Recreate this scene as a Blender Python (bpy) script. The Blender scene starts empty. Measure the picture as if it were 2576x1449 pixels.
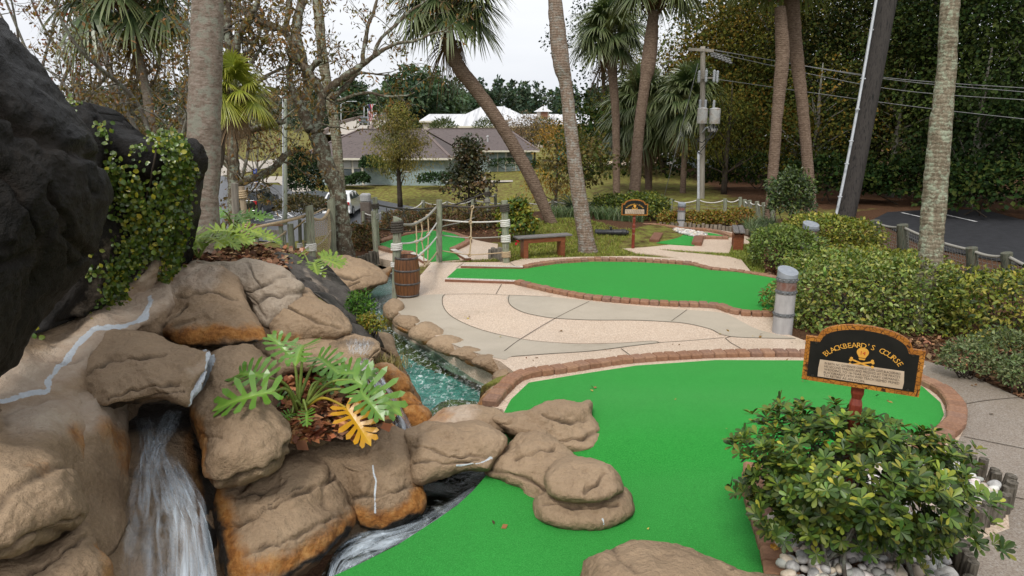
EXPO = 0.42
import bpy, math, random
import numpy as np
from mathutils import Vector, Matrix
from mathutils.geometry import delaunay_2d_cdt
random.seed(7)
R = np.random.default_rng(7)
SC = bpy.context.scene
COL = SC.collection
PI = math.pi
# ---------------------------------------------------------------- camera geometry (photo pixels of a 2576 px wide copy)
TH = math.radians(13.9); CZ = 3.6; FO = 1717.0
CT, ST = math.cos(TH), math.sin(TH)
def ray(u, v):
    x = (u-1288)/FO; y = (724.5-v)/FO
    return np.array((x, CT+y*ST, -ST+y*CT))
def D(u, v, d):                       # point at camera depth d
    return np.array((0, 0, CZ))+ray(u, v)*d
def G(u, v, z=0.0):                   # point on the level z
    r = ray(u, v); return np.array((0, 0, CZ))+r*((z-CZ)/r[2])
def YY(u, v, y):                      # point at world distance y
    r = ray(u, v); return np.array((0, 0, CZ))+r*(y/r[1])
def depth(p): return p[1]*CT-(p[2]-CZ)*ST
def proj(P):
    P = np.asarray(P, float); z = P[..., 2]-CZ
    d = P[..., 1]*CT-z*ST; up = P[..., 1]*ST+z*CT
    return 1288+FO*P[..., 0]/d, 724.5-FO*up/d
def sst(x, a, b):
    t = np.clip((np.asarray(x, float)-a)/(b-a), 0, 1); return t*t*(3-2*t)
# ---------------------------------------------------------------- noise
def _h(i, j, k, s):
    n = (i*374761393+j*668265263+k*2147483647+s*974634557) & 0xFFFFFFFF
    n = ((n ^ (n >> 13))*1274126177) & 0xFFFFFFFF
    return ((n ^ (n >> 16)) & 0xFFFF)/65535.0
def vnoise(P, s=0):
    P = np.asarray(P, float); I = np.floor(P).astype(np.int64); f = P-I; f = f*f*(3-2*f)
    o = 0
    for a in (0, 1):
        for b in (0, 1):
            for c in (0, 1):
                w = (f[..., 0] if a else 1-f[..., 0])*(f[..., 1] if b else 1-f[..., 1])*(f[..., 2] if c else 1-f[..., 2])
                o = o+w*_h(I[..., 0]+a, I[..., 1]+b, I[..., 2]+c, s)
    return o*2-1
def fbm(P, n=4, s=0, g=.5):
    o = 0; a = 1.0; P = np.asarray(P, float)
    for k in range(n):
        o = o+a*vnoise(P*(2.03**k)+k*17.3, s+k); a *= g
    return o
# ---------------------------------------------------------------- mesh building
def build(name, V, F, mat=None, parent=None, smooth=True, col=None, attrs=None, local=False):
    V = np.asarray(V, np.float64)
    q_ = parent
    while q_ is not None and not local: V = V-np.array(q_.location); q_ = q_.parent
    me = bpy.data.meshes.new(name)
    if not isinstance(F, (list, tuple)): F = [F]
    Fs = [np.asarray(f, np.int32) for f in F if len(f)]
    nl = sum(f.size for f in Fs); nf = sum(len(f) for f in Fs)
    me.vertices.add(len(V)); me.vertices.foreach_set('co', V.astype(np.float32).ravel())
    me.loops.add(nl); me.polygons.add(nf)
    me.loops.foreach_set('vertex_index', np.concatenate([f.ravel() for f in Fs]))
    tot = np.concatenate([np.full(len(f), f.shape[1], np.int32) for f in Fs])
    st = np.concatenate([[0], np.cumsum(tot)[:-1]]).astype(np.int32)
    me.polygons.foreach_set('loop_start', st); me.polygons.foreach_set('loop_total', tot)
    me.polygons.foreach_set('use_smooth', np.full(nf, bool(smooth)))
    if col is not None:
        c = np.asarray(col, np.float32)
        if c.shape[1] == 3: c = np.concatenate([c, np.ones((len(c), 1), np.float32)], 1)
        a = me.attributes.new('Col', 'FLOAT_COLOR', 'POINT'); a.data.foreach_set('color', c.ravel())
    for k, w in (attrs or {}).items():
        a = me.attributes.new(k, 'FLOAT', 'POINT'); a.data.foreach_set('value', np.asarray(w, np.float32).ravel())
    me.update(calc_edges=True)
    if mat: me.materials.append(mat)
    o = bpy.data.objects.new(name, me); COL.objects.link(o)
    if parent is not None: o.parent = parent
    return o
def tag(o, label=None, cat=None, group=None, kind=None):
    if label: o['label'] = label
    if cat: o['category'] = cat
    if group: o['group'] = group
    if kind: o['kind'] = kind
    return o
def thing(name, label, cat, loc=(0, 0, 0), group=None, rz=0.0):
    o = bpy.data.objects.new(name, None); COL.objects.link(o); o.empty_display_size = .2
    o.location = [float(a) for a in loc]; o.rotation_euler = (0, 0, rz)
    return tag(o, label, cat, group)
def copy_tree(o, loc=None, parent=None, rz=None, sc=None):
    c = o.copy(); COL.objects.link(c)
    if parent is not None: c.parent = parent
    for ch in list(o.children): copy_tree(ch, parent=c)
    if loc is not None: c.location = [float(a) for a in loc]
    if rz is not None: c.rotation_euler = (0, 0, rz)
    if sc is not None: c.scale = (sc, sc, sc) if np.isscalar(sc) else sc
    return c
class MB:
    def __init__(s): s.V = []; s.T = []; s.Q = []; s.n = 0
    def add(s, V, T=None, Q=None):
        V = np.asarray(V, float).reshape(-1, 3); s.V.append(V)
        if T is not None and len(T): s.T.append(np.asarray(T, np.int64)+s.n)
        if Q is not None and len(Q): s.Q.append(np.asarray(Q, np.int64)+s.n)
        s.n += len(V); return s
    def box(s, c, d, rz=0.0, bev=0.0, M=None):
        x, y, z = [a/2 for a in d]
        if bev > 0:
            b = min(bev, x*.9, y*.9, z*.9)
            V = []
            for sx in (-1, 1):
                for sy in (-1, 1):
                    for sz in (-1, 1):
                        V += [(sx*x, sy*(y-b), sz*(z-b)), (sx*(x-b), sy*y, sz*(z-b)), (sx*(x-b), sy*(y-b), sz*z)]
            Q = []; T = []
            ix = lambda sx, sy, sz, k: ((sx > 0)*4+(sy > 0)*2+(sz > 0))*3+k
            for q in (-1, 1):
                def fl(L): Q.append(L if q > 0 else L[::-1])
                fl([ix(q, -1, -1, 0), ix(q, 1, -1, 0), ix(q, 1, 1, 0), ix(q, -1, 1, 0)])
                fl([ix(1, q, -1, 1), ix(-1, q, -1, 1), ix(-1, q, 1, 1), ix(1, q, 1, 1)])
                fl([ix(-1, -1, q, 2), ix(1, -1, q, 2), ix(1, 1, q, 2), ix(-1, 1, q, 2)])
            for a in (-1, 1):
                for c2 in (-1, 1):
                    Q.append([ix(a, c2, -1, 0), ix(a, c2, -1, 1), ix(a, c2, 1, 1), ix(a, c2, 1, 0)])
                    Q.append([ix(a, -1, c2, 0), ix(a, 1, c2, 0), ix(a, 1, c2, 2), ix(a, -1, c2, 2)])
                    Q.append([ix(-1, a, c2, 1), ix(1, a, c2, 1), ix(1, a, c2, 2), ix(-1, a, c2, 2)])
                    for e in (-1, 1): T.append([ix(a, c2, e, 0), ix(a, c2, e, 1), ix(a, c2, e, 2)])
            V = np.array(V)
        else:
            V = np.array([(i*x, j*y, k*z) for i in (-1, 1) for j in (-1, 1) for k in (-1, 1)])
            Q = [[0, 1, 3, 2], [4, 6, 7, 5], [0, 4, 5, 1], [2, 3, 7, 6], [0, 2, 6, 4], [1, 5, 7, 3]]; T = []
        if M is not None: V = V@np.array(M).T
        if rz:
            ca, sa = math.cos(rz), math.sin(rz); V = np.stack([V[:, 0]*ca-V[:, 1]*sa, V[:, 0]*sa+V[:, 1]*ca, V[:, 2]], 1)
        return s.add(V+np.array(c), T, Q)
    def bar(s, a, b, w, h=None, bev=0.0):
        a = np.array(a, float); b = np.array(b, float); L = np.linalg.norm(b-a); x = (b-a)/L
        up = np.array((0, 0, 1.0)) if abs(x[2]) < .95 else np.array((0, 1.0, 0))
        y = np.cross(up, x); y /= np.linalg.norm(y); z = np.cross(x, y)
        return s.box((a+b)/2, (L, w, h or w), bev=bev, M=np.stack([x, y, z], 1))
    def tube(s, P, r, n=8, cap=True):
        P = np.asarray(P, float); m = len(P); r = np.broadcast_to(np.asarray(r, float), (m,))
        T = np.gradient(P, axis=0); T /= np.linalg.norm(T, axis=1)[:, None]+1e-9
        up = np.array((0, 0, 1.0)) if abs(T[0, 2]) < .9 else np.array((0, 1.0, 0))
        N = np.zeros_like(P); nn = np.cross(T[0], up); nn /= np.linalg.norm(nn)+1e-9
        for i in range(m):
            nn = nn-T[i]*np.dot(nn, T[i]); nn /= np.linalg.norm(nn)+1e-9; N[i] = nn
        B = np.cross(T, N); an = np.arange(n)*2*PI/n
        V = P[:, None]+r[:, None, None]*(N[:, None]*np.cos(an)[None, :, None]+B[:, None]*np.sin(an)[None, :, None])
        i = np.arange(m-1)[:, None]*n; j = np.arange(n)[None]; j2 = (j+1) % n
        Q = np.stack([i+j, i+j2, i+n+j2, i+n+j], -1).reshape(-1, 4)
        V = V.reshape(-1, 3); Tt = []
        if cap:
            V = np.concatenate([V, P[:1], P[-1:]]); c0 = m*n
            Tt = [[c0, (k+1) % n, k] for k in range(n)]+[[c0+1, (m-1)*n+k, (m-1)*n+(k+1) % n] for k in range(n)]
        return s.add(V, Tt, Q)
    def lathe(s, prof, n=24, c=(0, 0, 0)):
        P = np.array(prof, float); m = len(P); an = np.arange(n)*2*PI/n
        V = np.stack([P[:, 0, None]*np.cos(an), P[:, 0, None]*np.sin(an), np.repeat(P[:, 1, None], n, 1)], -1).reshape(-1, 3)+np.array(c)
        i = np.arange(m-1)[:, None]*n; j = np.arange(n)[None]; j2 = (j+1) % n
        Q = np.stack([i+j, i+j2, i+n+j2, i+n+j], -1).reshape(-1, 4)
        return s.add(V, None, Q)
    def prism(s, poly, z0, z1, M=None, off=(0, 0, 0)):          # poly in xy, extruded in z; M maps local -> world
        p = np.array(poly, float); n = len(p)
        r = delaunay_2d_cdt([Vector(a) for a in p], [], [list(range(n))], 1, 1e-6)
        pv = np.array([tuple(a) for a in r[0]]); tr = np.array([list(f) for f in r[2]])
        k = len(pv)
        V = np.concatenate([np.c_[pv, np.full(k, z0)], np.c_[pv, np.full(k, z1)], np.c_[p, np.full(n, z0)], np.c_[p, np.full(n, z1)]])
        i = np.arange(n); j = (i+1) % n
        ar = np.sum(p[i, 0]*p[j, 1]-p[j, 0]*p[i, 1])
        Q = np.stack([2*k+i, 2*k+j, 2*k+n+j, 2*k+n+i], 1)
        if ar < 0: Q = Q[:, ::-1]
        T = np.concatenate([tr[:, ::-1], tr+k])
        if M is not None: V = V@np.array(M).T
        return s.add(V+np.array(off), T, Q)
    def out(s, name, mat, parent=None, smooth=False, **k):
        F = [np.concatenate(a) for a in (s.T, s.Q) if a]
        return build(name, np.concatenate(s.V), F, mat, parent, smooth, **k)
def smooth_angle(o, deg=35):
    me = o.data
    me.polygons.foreach_set('use_smooth', np.ones(len(me.polygons), bool))
    try:
        me.set_sharp_from_angle(angle=math.radians(deg))
    except Exception: pass
    return o
def cr(P, n=8, closed=False):                              # Catmull-Rom through the points
    P = np.asarray(P, float); m = len(P); out = []
    g = (lambda i: P[i % m]) if closed else (lambda i: P[min(max(i, 0), m-1)])
    for i in range(m if closed else m-1):
        a, b, c, d = g(i-1), g(i), g(i+1), g(i+2)
        for t in np.arange(n)/n:
            out.append(.5*(2*b+(c-a)*t+(2*a-5*b+4*c-d)*t*t+(3*b-a-3*c+d)*t**3))
    if not closed: out.append(P[-1])
    return np.array(out)
def resamp(P, step, closed=False):
    P = np.asarray(P, float)
    if closed: P = np.concatenate([P, P[:1]])
    L = np.concatenate([[0], np.cumsum(np.linalg.norm(np.diff(P, axis=0), axis=1))]); n = max(2, int(round(L[-1]/step)))
    t = np.linspace(0, L[-1], n+1)
    o = np.stack([np.interp(t, L, P[:, k]) for k in range(P.shape[1])], 1)
    return o[:-1] if closed else o
def inpoly(x, y, poly):
    p = np.asarray(poly, float); r = np.zeros(np.shape(x), bool); j = len(p)-1
    for i in range(len(p)):
        c = ((p[i, 1] > y) != (p[j, 1] > y)) & (x < (p[j, 0]-p[i, 0])*(y-p[i, 1])/(p[j, 1]-p[i, 1]+1e-12)+p[i, 0]); r ^= c; j = i
    return r
def pdist(x, y, line):                                     # distance to polyline
    L = np.asarray(line, float); d = np.full(np.shape(x), 1e9)
    for a, b in zip(L[:-1], L[1:]):
        ab = b-a; t = np.clip(((x-a[0])*ab[0]+(y-a[1])*ab[1])/(ab@ab+1e-9), 0, 1)
        d = np.minimum(d, np.hypot(x-a[0]-t*ab[0], y-a[1]-t*ab[1]))
    return d
def sheet(name, outline, zf, mat, sp=.25, parent=None, skirt=.0, attrs=None):   # a sheet filling a plan outline, lying on zf(x,y)
    o = np.asarray(outline, float)[:, :2]; n = len(o)
    x0, y0 = o.min(0); x1, y1 = o.max(0)
    gx, gy = np.meshgrid(np.arange(x0+sp/2, x1, sp), np.arange(y0+sp/2, y1, sp)); gx = gx.ravel(); gy = gy.ravel()
    k = inpoly(gx, gy, o)&(pdist(gx, gy, np.concatenate([o, o[:1]])) > sp*.4)
    pts = [Vector(a) for a in o]+[Vector((a, b)) for a, b in zip(gx[k], gy[k])]
    r = delaunay_2d_cdt(pts, [], [list(range(n))], 1, 1e-5)
    V = np.array([tuple(a) for a in r[0]]); T = np.array([list(f) for f in r[2]])
    Z = zf(V[:, 0], V[:, 1]); W = np.c_[V, Z]
    e = [T]
    if skirt:
        Zo = zf(o[:, 0], o[:, 1]); m = len(W)
        W = np.concatenate([W, np.c_[o, Zo], np.c_[o, Zo-skirt]]); i = np.arange(n); j = (i+1) % n
        Q = np.stack([m+i, m+n+i, m+n+j, m+j], 1)
        if np.sum(o[i, 0]*o[j, 1]-o[j, 0]*o[i, 1]) < 0: Q = Q[:, ::-1]
        e.append(Q)
    return build(name, W, e, mat, parent, True, attrs=attrs)
def frames(Xd, up=None):
    X = Xd/np.linalg.norm(Xd, axis=1)[:, None]
    U = np.broadcast_to(np.array((0, 0, 1.0)), X.shape) if up is None else up
    Y = np.cross(U, X); l = np.linalg.norm(Y, axis=1)[:, None]; Y = np.where(l < 1e-3, np.array((0, 1.0, 0)), Y/np.maximum(l, 1e-6))
    return X, Y, np.cross(X, Y)
def inst(name, tv, tf, O, X, Y, Z, s, mat, parent=None, col=None, smooth=True, extra=None, attrs=None):
    tv = np.asarray(tv, float); k = len(tv); N = len(O); s = np.broadcast_to(np.asarray(s, float), (N,))
    V = O[:, None]+s[:, None, None]*(tv[None, :, 0, None]*X[:, None]+tv[None, :, 1, None]*Y[:, None]+tv[None, :, 2, None]*Z[:, None])
    fs = []
    for f in (tf if isinstance(tf, list) else [tf]):
        f = np.asarray(f); fs.append((f[None]+np.arange(N)[:, None, None]*k).reshape(-1, f.shape[1]))
    c = None if col is None else np.repeat(np.asarray(col, float), k, 0)
    V = V.reshape(-1, 3)
    return build(name, V, fs, mat, parent, smooth, col=c)
LEAF4 = ([(0, 0, 0), (.5, .5, .06), (1, 0, -.05), (.5, -.5, .06)], np.array([[0, 3, 2], [0, 2, 1]]))
LEAF8 = ([(0, 0, 0), (.35, .42, .07), (.72, .4, .03), (1, 0, -.14), (.72, -.4, .03), (.35, -.42, .07), (.35, 0, 0), (.72, 0, -.04)],
         [np.array([[0, 6, 1], [3, 2, 7], [0, 5, 6], [3, 7, 4]]), np.array([[6, 7, 2, 1], [5, 4, 7, 6]])])
def leafT(t, w): return ([(a, b*w, c) for a, b, c in t[0]], t[1])
def rdir(n, up=0.0, rng=R):
    d = rng.normal(size=(n, 3)); d /= np.linalg.norm(d, axis=1)[:, None]; d[:, 2] += up
    return d/np.linalg.norm(d, axis=1)[:, None]
def pal(cols, n, rng=R, jit=.25, w=None):
    c = np.array(cols, float)[rng.choice(len(cols), n, p=w)]
    return np.clip(c*(1+rng.normal(size=(n, 1))*jit)*(1+rng.normal(size=(n, 3))*jit*.25), .004, .9)
# ---------------------------------------------------------------- materials
MT = {}
def nmat(name):
    m = bpy.data.materials.new(name); m.use_nodes = True; nt = m.node_tree; nt.nodes.clear(); MT[name] = m
    N = nt.nodes.new; L = nt.links.new
    out = N('ShaderNodeOutputMaterial'); b = N('ShaderNodeBsdfPrincipled'); L(b.outputs[0], out.inputs[0])
    b.inputs['Specular IOR Level'].default_value = .35
    return m, nt, N, L, b, out
def tc(N, L, sc=(1, 1, 1), kind='Object'):
    t = N('ShaderNodeTexCoord'); mp = N('ShaderNodeMapping'); mp.inputs['Scale'].default_value = sc; L(t.outputs[kind], mp.inputs[0]); return mp.outputs[0]
def noise(N, L, co, scale, det=4, rough=.6, dist=0.0):
    n = N('ShaderNodeTexNoise'); n.inputs['Scale'].default_value = scale; n.inputs['Detail'].default_value = det
    n.inputs['Roughness'].default_value = rough; n.inputs['Distortion'].default_value = dist
    if co is not None: L(co, n.inputs['Vector'])
    return n.outputs['Fac']
def ramp(N, L, fac, stops, interp='LINEAR'):
    r = N('ShaderNodeValToRGB'); e = r.color_ramp; e.interpolation = interp
    while len(e.elements) < len(stops): e.elements.new(.5)
    for k, (p, c) in enumerate(stops):
        e.elements[k].position = p; e.elements[k].color = (*c, 1) if not np.isscalar(c) else (c, c, c, 1)
    L(fac, r.inputs[0]); return r.outputs[0]
def mix(N, L, f, a, b, mode='MIX'):
    m = N('ShaderNodeMix'); m.data_type = 'RGBA'; m.blend_type = mode
    for s, x in ((m.inputs[0], f), (m.inputs[6], a), (m.inputs[7], b)):
        if hasattr(x, 'links'): L(x, s)
        elif np.isscalar(x): s.default_value = x
        else: s.default_value = (*x, 1)
    return m.outputs[2]
def mth(N, L, op, a, b=0.0, clamp=False):
    m = N('ShaderNodeMath'); m.operation = op; m.use_clamp = clamp
    for s, x in ((m.inputs[0], a), (m.inputs[1], b)):
        if hasattr(x, 'links'): L(x, s)
        else: s.default_value = x
    return m.outputs[0]
def attr(N, name, out='Fac'):
    a = N('ShaderNodeAttribute'); a.attribute_name = name; return a.outputs[out]
def bump(N, L, b, h, st=.4, dist=.02):
    n = N('ShaderNodeBump'); n.inputs['Strength'].default_value = st; n.inputs['Distance'].default_value = dist
    L(h, n.inputs['Height']); L(n.outputs[0], b.inputs['Normal']); return n
def M(name, c1, c2=None, sc=8, rough=.7, bmp=0, bsc=None, bd=.01, stretch=(1, 1, 1), lo=.35, hi=.65, metal=0, spec=.35, c3=None, det=5, kind='Object'):
    m, nt, N, L, b, out = nmat(name)
    co = tc(N, L, stretch, kind); f = noise(N, L, co, sc, det)
    st = [(lo, c1), (hi, c2 or tuple(x*.75 for x in c1))]
    if c3: st = [(lo, c1), (.5, c2), (hi, c3)]
    L(ramp(N, L, f, st), b.inputs['Base Color']); b.inputs['Roughness'].default_value = rough; b.inputs['Metallic'].default_value = metal
    b.inputs['Specular IOR Level'].default_value = spec
    if bmp: bump(N, L, b, noise(N, L, co, bsc or sc*4, 5), bmp, bd)
    return m
def leafM(name, tr=.25, rough=.5, spec=.35, tint=(1, 1, 1), nsc=0):
    m, nt, N, L, b, out = nmat(name)
    c = attr(N, 'Col', 'Color'); c = mix(N, L, 1.0, c, tint, 'MULTIPLY')
    L(c, b.inputs['Base Color']); b.inputs['Roughness'].default_value = rough; b.inputs['Specular IOR Level'].default_value = spec
    if tr > 0:
        t = N('ShaderNodeBsdfTranslucent'); L(mix(N, L, 1.0, c, (1.3, 1.35, .6), 'MULTIPLY'), t.inputs[0])
        s = N('ShaderNodeMixShader'); s.inputs[0].default_value = tr; L(b.outputs[0], s.inputs[1]); L(t.outputs[0], s.inputs[2]); L(s.outputs[0], out.inputs[0])
    return m
leafM('leaf'); leafM('leaf_gloss', .15, .32, .5); leafM('leaf_dark', .12, .7, .08); leafM('chip', 0, .8, .2); leafM('stone_col', 0, .55, .4)
# ================================================================ camera, light, sky
cam = bpy.data.cameras.new('camera'); cam.lens = 24.0; cam.sensor_width = 36.0; cam.clip_end = 6000; cam.clip_start = .05
co = bpy.data.objects.new('camera', cam); COL.objects.link(co); co.location = (0, 0, CZ); co.rotation_euler = (PI/2-TH, 0, 0); SC.camera = co
SC.view_settings.view_transform = 'Standard'; SC.view_settings.look = 'None'; SC.view_settings.exposure = EXPO; SC.view_settings.gamma = 1
SUN_EL, SUN_AZ = math.radians(52), math.radians(200)      # behind the camera, a little to the left
w = bpy.data.worlds.new('World'); SC.world = w; w.use_nodes = True; nt = w.node_tree; nt.nodes.clear(); N = nt.nodes.new; L = nt.links.new
sky = N('ShaderNodeTexSky'); sky.sky_type = 'NISHITA'; sky.sun_disc = False; sky.sun_elevation = SUN_EL; sky.sun_rotation = SUN_AZ
sky.dust_density = 6; sky.air_density = 1.5
hs = N('ShaderNodeHueSaturation'); hs.inputs['Saturation'].default_value = .12; hs.inputs['Value'].default_value = 1; L(sky.outputs[0], hs.inputs['Color'])
cl = noise(N, L, tc(N, L, (1, 1, 5), 'Generated'), 2.2, 5, .55)
clr = ramp(N, L, cl, [(.3, (8.0, 8.3, 8.9)), (.7, (9.3, 9.5, 9.8))])
mx = mix(N, L, .8, hs.outputs[0], clr)
bg = N('ShaderNodeBackground'); bg.inputs[1].default_value = .094; L(mx, bg.inputs[0]); ow = N('ShaderNodeOutputWorld'); L(bg.outputs[0], ow.inputs[0])
sl = bpy.data.lights.new('sun', 'SUN'); sl.energy = 1.75; sl.angle = math.radians(14); sl.color = (1, .96, .9)
so = bpy.data.objects.new('sun', sl); COL.objects.link(so); so.rotation_euler = (PI/2-SUN_EL, 0, PI-SUN_AZ); so.location = (0, -20, 40)
SC.cycles.max_bounces = 7; SC.cycles.transparent_max_bounces = 16; SC.cycles.diffuse_bounces = 3; SC.cycles.glossy_bounces = 3; SC.cycles.transmission_bounces = 4
SC.cycles.caustics_reflective = False; SC.cycles.caustics_refractive = False
SC.cycles.use_denoising = True
try: SC.cycles.denoiser = 'OPENIMAGEDENOISE'
except Exception: pass
# ================================================================ levels of the course
def zc(x, y): return .3*(1-sst(y, 8.0, 11.5))
def S(u, v, dz=0.0):
    z = 0.1
    for _ in range(8):
        p = G(u, v, z+dz); z = float(zc(p[0], p[1]))
    return np.array((p[0], p[1], z+dz))
def pl(px, dz=0.0): return np.array([S(*p, dz) for p in px])
STREAM_PX = [(972, 660), (930, 703), (897, 742), (868, 800), (900, 860), (950, 900), (1020, 960), (1060, 1050), (1100, 1085), (1205, 1030), (1242, 1000), (1262, 968), (1240, 944), (1180, 914), (1100, 889), (1040, 862), (985, 826), (958, 790), (975, 760), (993, 742), (996, 670)]
STREAM = cr(np.array([G(u, v, -.3) for u, v in STREAM_PX])[:, :2], 4, True)
BASIN = np.concatenate([np.array([S(u+14, v+6) for u, v in [(1285, 1000), (1275, 1040), (1290, 1120), (1222, 1213), (1195, 1238), (1150, 1275), (1100, 1310), (1000, 1375), (900, 1425), (820, 1462), (700, 1700)]])[:, :2], np.array([(-3, 1.5), (-9, 1.5), (-9, 9), (-4.2, 12), (-2.2, 10), (-.7, 8.7)])])
def hfar(x, y):
    left = -3.2+.045*np.clip(y-46, 0, 24)+.006*np.clip(y-70, 0, 80)
    right = -.1-.03*np.clip(y-30, 0, 70)
    return left+(right-left)*sst(x-.0*(y-30), -1, 6)
def y0(x): return 27-8*sst(-x, 2.5, 8)-2*sst(x, 12, 20)
def h(x, y, fine=True):
    x = np.asarray(x, float); y = np.asarray(y, float)
    z0 = -.04+.3*(1-sst(y, 8.0, 11.5))
    e = sst(y, y0(x), y0(x)+12)
    z = z0+(hfar(x, y)-z0)*e
    z = z+.35*np.exp(-((x-2.2)/2.6)**2-((y-22.5)/2.2)**2)          # grassy knoll by the leaning palms
    z = z+.55*np.exp(-((x-8.6)/2.0)**2-((y-12.2)/3.0)**2)*0
    if fine:
        sel = (x > -6)&(x < 2)&(y < 20)&(y > 2)
        if np.any(sel):
            xs, ys = x[sel], y[sel]; zz = z[sel]
            ins = inpoly(xs, ys, STREAM); d = pdist(xs, ys, np.concatenate([STREAM, STREAM[:1]]))
            sg = np.where(ins, d, -d); zz = zz-.75*sst(sg, -.3, .05)
            zz = np.where(inpoly(xs, ys, BASIN), -1.0, zz); z[sel] = zz
    r = (y < 30)&(np.abs(x) < 30)
    z = z+np.where(r, 0, .25*fbm(np.stack([x*.03, y*.03, 0*x], -1), 2, 5)*sst(y, 45, 90))
    return z
xs = np.concatenate([-np.geomspace(20, 1400, 26)[::-1], np.arange(-19.6, 20, .2), np.geomspace(20.2, 1400, 26)])
ys = np.concatenate([np.array((-40, -20, -10, -4.)), np.arange(0, 32, .2), np.arange(32, 60, .8), np.geomspace(61, 2600, 50)])
X, Yg = np.meshgrid(xs, ys); Z = h(X.ravel().copy(), Yg.ravel().copy())
nx, ny = len(xs), len(ys)
i = np.arange(ny-1)[:, None]*nx; j = np.arange(nx-1)[None]
TQ = np.stack([i+j, i+j+1, i+nx+j+1, i+nx+j], -1).reshape(-1, 4)
XX, YV = X.ravel(), Yg.ravel()
def blob(px, z=None, grow=.4):
    P = np.array([S(*p) if z is None else G(*p, z) for p in px])[:, :2]
    ins = inpoly(XX, YV, P); d = np.full(len(XX), 9.)
    k = (XX > P[:, 0].min()-2)&(XX < P[:, 0].max()+2)&(YV > P[:, 1].min()-2)&(YV < P[:, 1].max()+2)
    d[k] = pdist(XX[k], YV[k], np.concatenate([P, P[:1]])); return np.where(ins, 1., 1-sst(d, 0, grow))
mulch = np.zeros(len(XX))
for px in ([(1890, 560), (1880, 620), (1920, 700), (1925, 800), (1975, 845), (2300, 905), (2576, 1010), (2900, 1100), (2900, 560), (2300, 520)],
           [(930, 560), (920, 650), (960, 642), (960, 600), (1085, 578), (1240, 605), (1330, 560), (1240, 540), (1000, 540)],
           [(1630, 560), (1740, 575), (1880, 585), (1900, 550), (1700, 530), (1560, 545)],
           [(1330, 545), (1380, 575), (1560, 590), (1620, 565), (1560, 520), (1400, 515)]):
    mulch = np.maximum(mulch, blob(px))
mulch = np.maximum(mulch, (inpoly(XX, YV, BASIN))*1.0)
woods = sst(XX-.16*(YV-30), 9.5, 14)*sst(YV, 27, 34)+sst(XX, 15, 19)*sst(YV, 20, 24)       # brown needle litter under the trees
mulch = np.maximum(mulch, np.clip(woods, 0, 1)*.9)
m, nt, N, L, b, out = nmat('terrain')
c0 = tc(N, L); g = ramp(N, L, noise(N, L, c0, .35, 6, .65), [(.3, (.16, .215, .028)), (.5, (.245, .255, .048)), (.68, (.36, .31, .105))])
g = mix(N, L, .55, g, ramp(N, L, noise(N, L, c0, 30, 4, .7), [(.3, (.06, .085, .014)), (.7, (.34, .33, .09))]), 'MIX')
mu = ramp(N, L, noise(N, L, c0, 26, 6, .75), [(.3, (.025, .012, .007)), (.5, (.09, .045, .024)), (.72, (.2, .11, .06))])
f = mth(N, L, 'MULTIPLY_ADD', noise(N, L, c0, 3, 5, .7), .7, False)
ff = mth(N, L, 'ADD', attr(N, 'mulch'), mth(N, L, 'SUBTRACT', f, .35)); ff = ramp(N, L, ff, [(.42, 0.0), (.6, 1.0)])
L(mix(N, L, ff, g, mu), b.inputs['Base Color']); b.inputs['Roughness'].default_value = .9; b.inputs['Specular IOR Level'].default_value = .1
bump(N, L, b, noise(N, L, c0, 40, 5, .8), .8, .04)
tag(build('ground', np.c_[XX, YV, Z], TQ, m, attrs={'mulch': mulch}), kind='structure')
# ---------------------------------------------------------------- paving
def pave(name, a, b2, pebble, sc=90, rough=.55, tint=(1, 1, 1)):
    m, nt, N, L, b, out = nmat(name); c0 = tc(N, L)
    base = ramp(N, L, noise(N, L, c0, .9, 5, .65), [(.3, a), (.7, b2)])
    if pebble:
        v = N('ShaderNodeTexVoronoi'); v.inputs['Scale'].default_value = sc; L(c0, v.inputs['Vector'])
        pc = ramp(N, L, v.outputs['Color'], [(.2, (.29, .19, .13)), (.45, (.52, .385, .275)), (.75, (.67, .54, .42)), (.95, (.82, .74, .64))])
        base = mix(N, L, .62, base, mix(N, L, 1.0, pc, tint, 'MULTIPLY')); bump(N, L, b, v.outputs['Distance'], -.35, .006)
    else:
        base = mix(N, L, .25, base, ramp(N, L, noise(N, L, c0, 60, 4, .8), [(.3, (.2, .16, .12)), (.7, (.6, .54, .45))])); bump(N, L, b, noise(N, L, c0, 120, 4, .8), .2, .004)
    st = ramp(N, L, noise(N, L, c0, .55, 5, .7, .6), [(.56, 0.0), (.7, 1.0)])
    L(mix(N, L, mth(N, L, 'MULTIPLY', st, .35), base, (.22, .17, .12)), b.inputs['Base Color'])
    L(ramp(N, L, noise(N, L, c0, .7, 3), [(.4, rough), (.65, rough*.72)]), b.inputs['Roughness']); b.inputs['Specular IOR Level'].default_value = .35
    return m
m_path = pave('exposed aggregate', (.52, .41, .31), (.60, .49, .38), True)
m_grey = pave('smooth concrete', (.36, .31, .235), (.47, .405, .315), False)
m_pathg = pave('grey aggregate', (.2, .165, .13), (.28, .235, .185), True, tint=(.42, .45, .49))
m_joint = M('joint', (.06, .045, .03), (.1, .08, .06), 30, .9)
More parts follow.
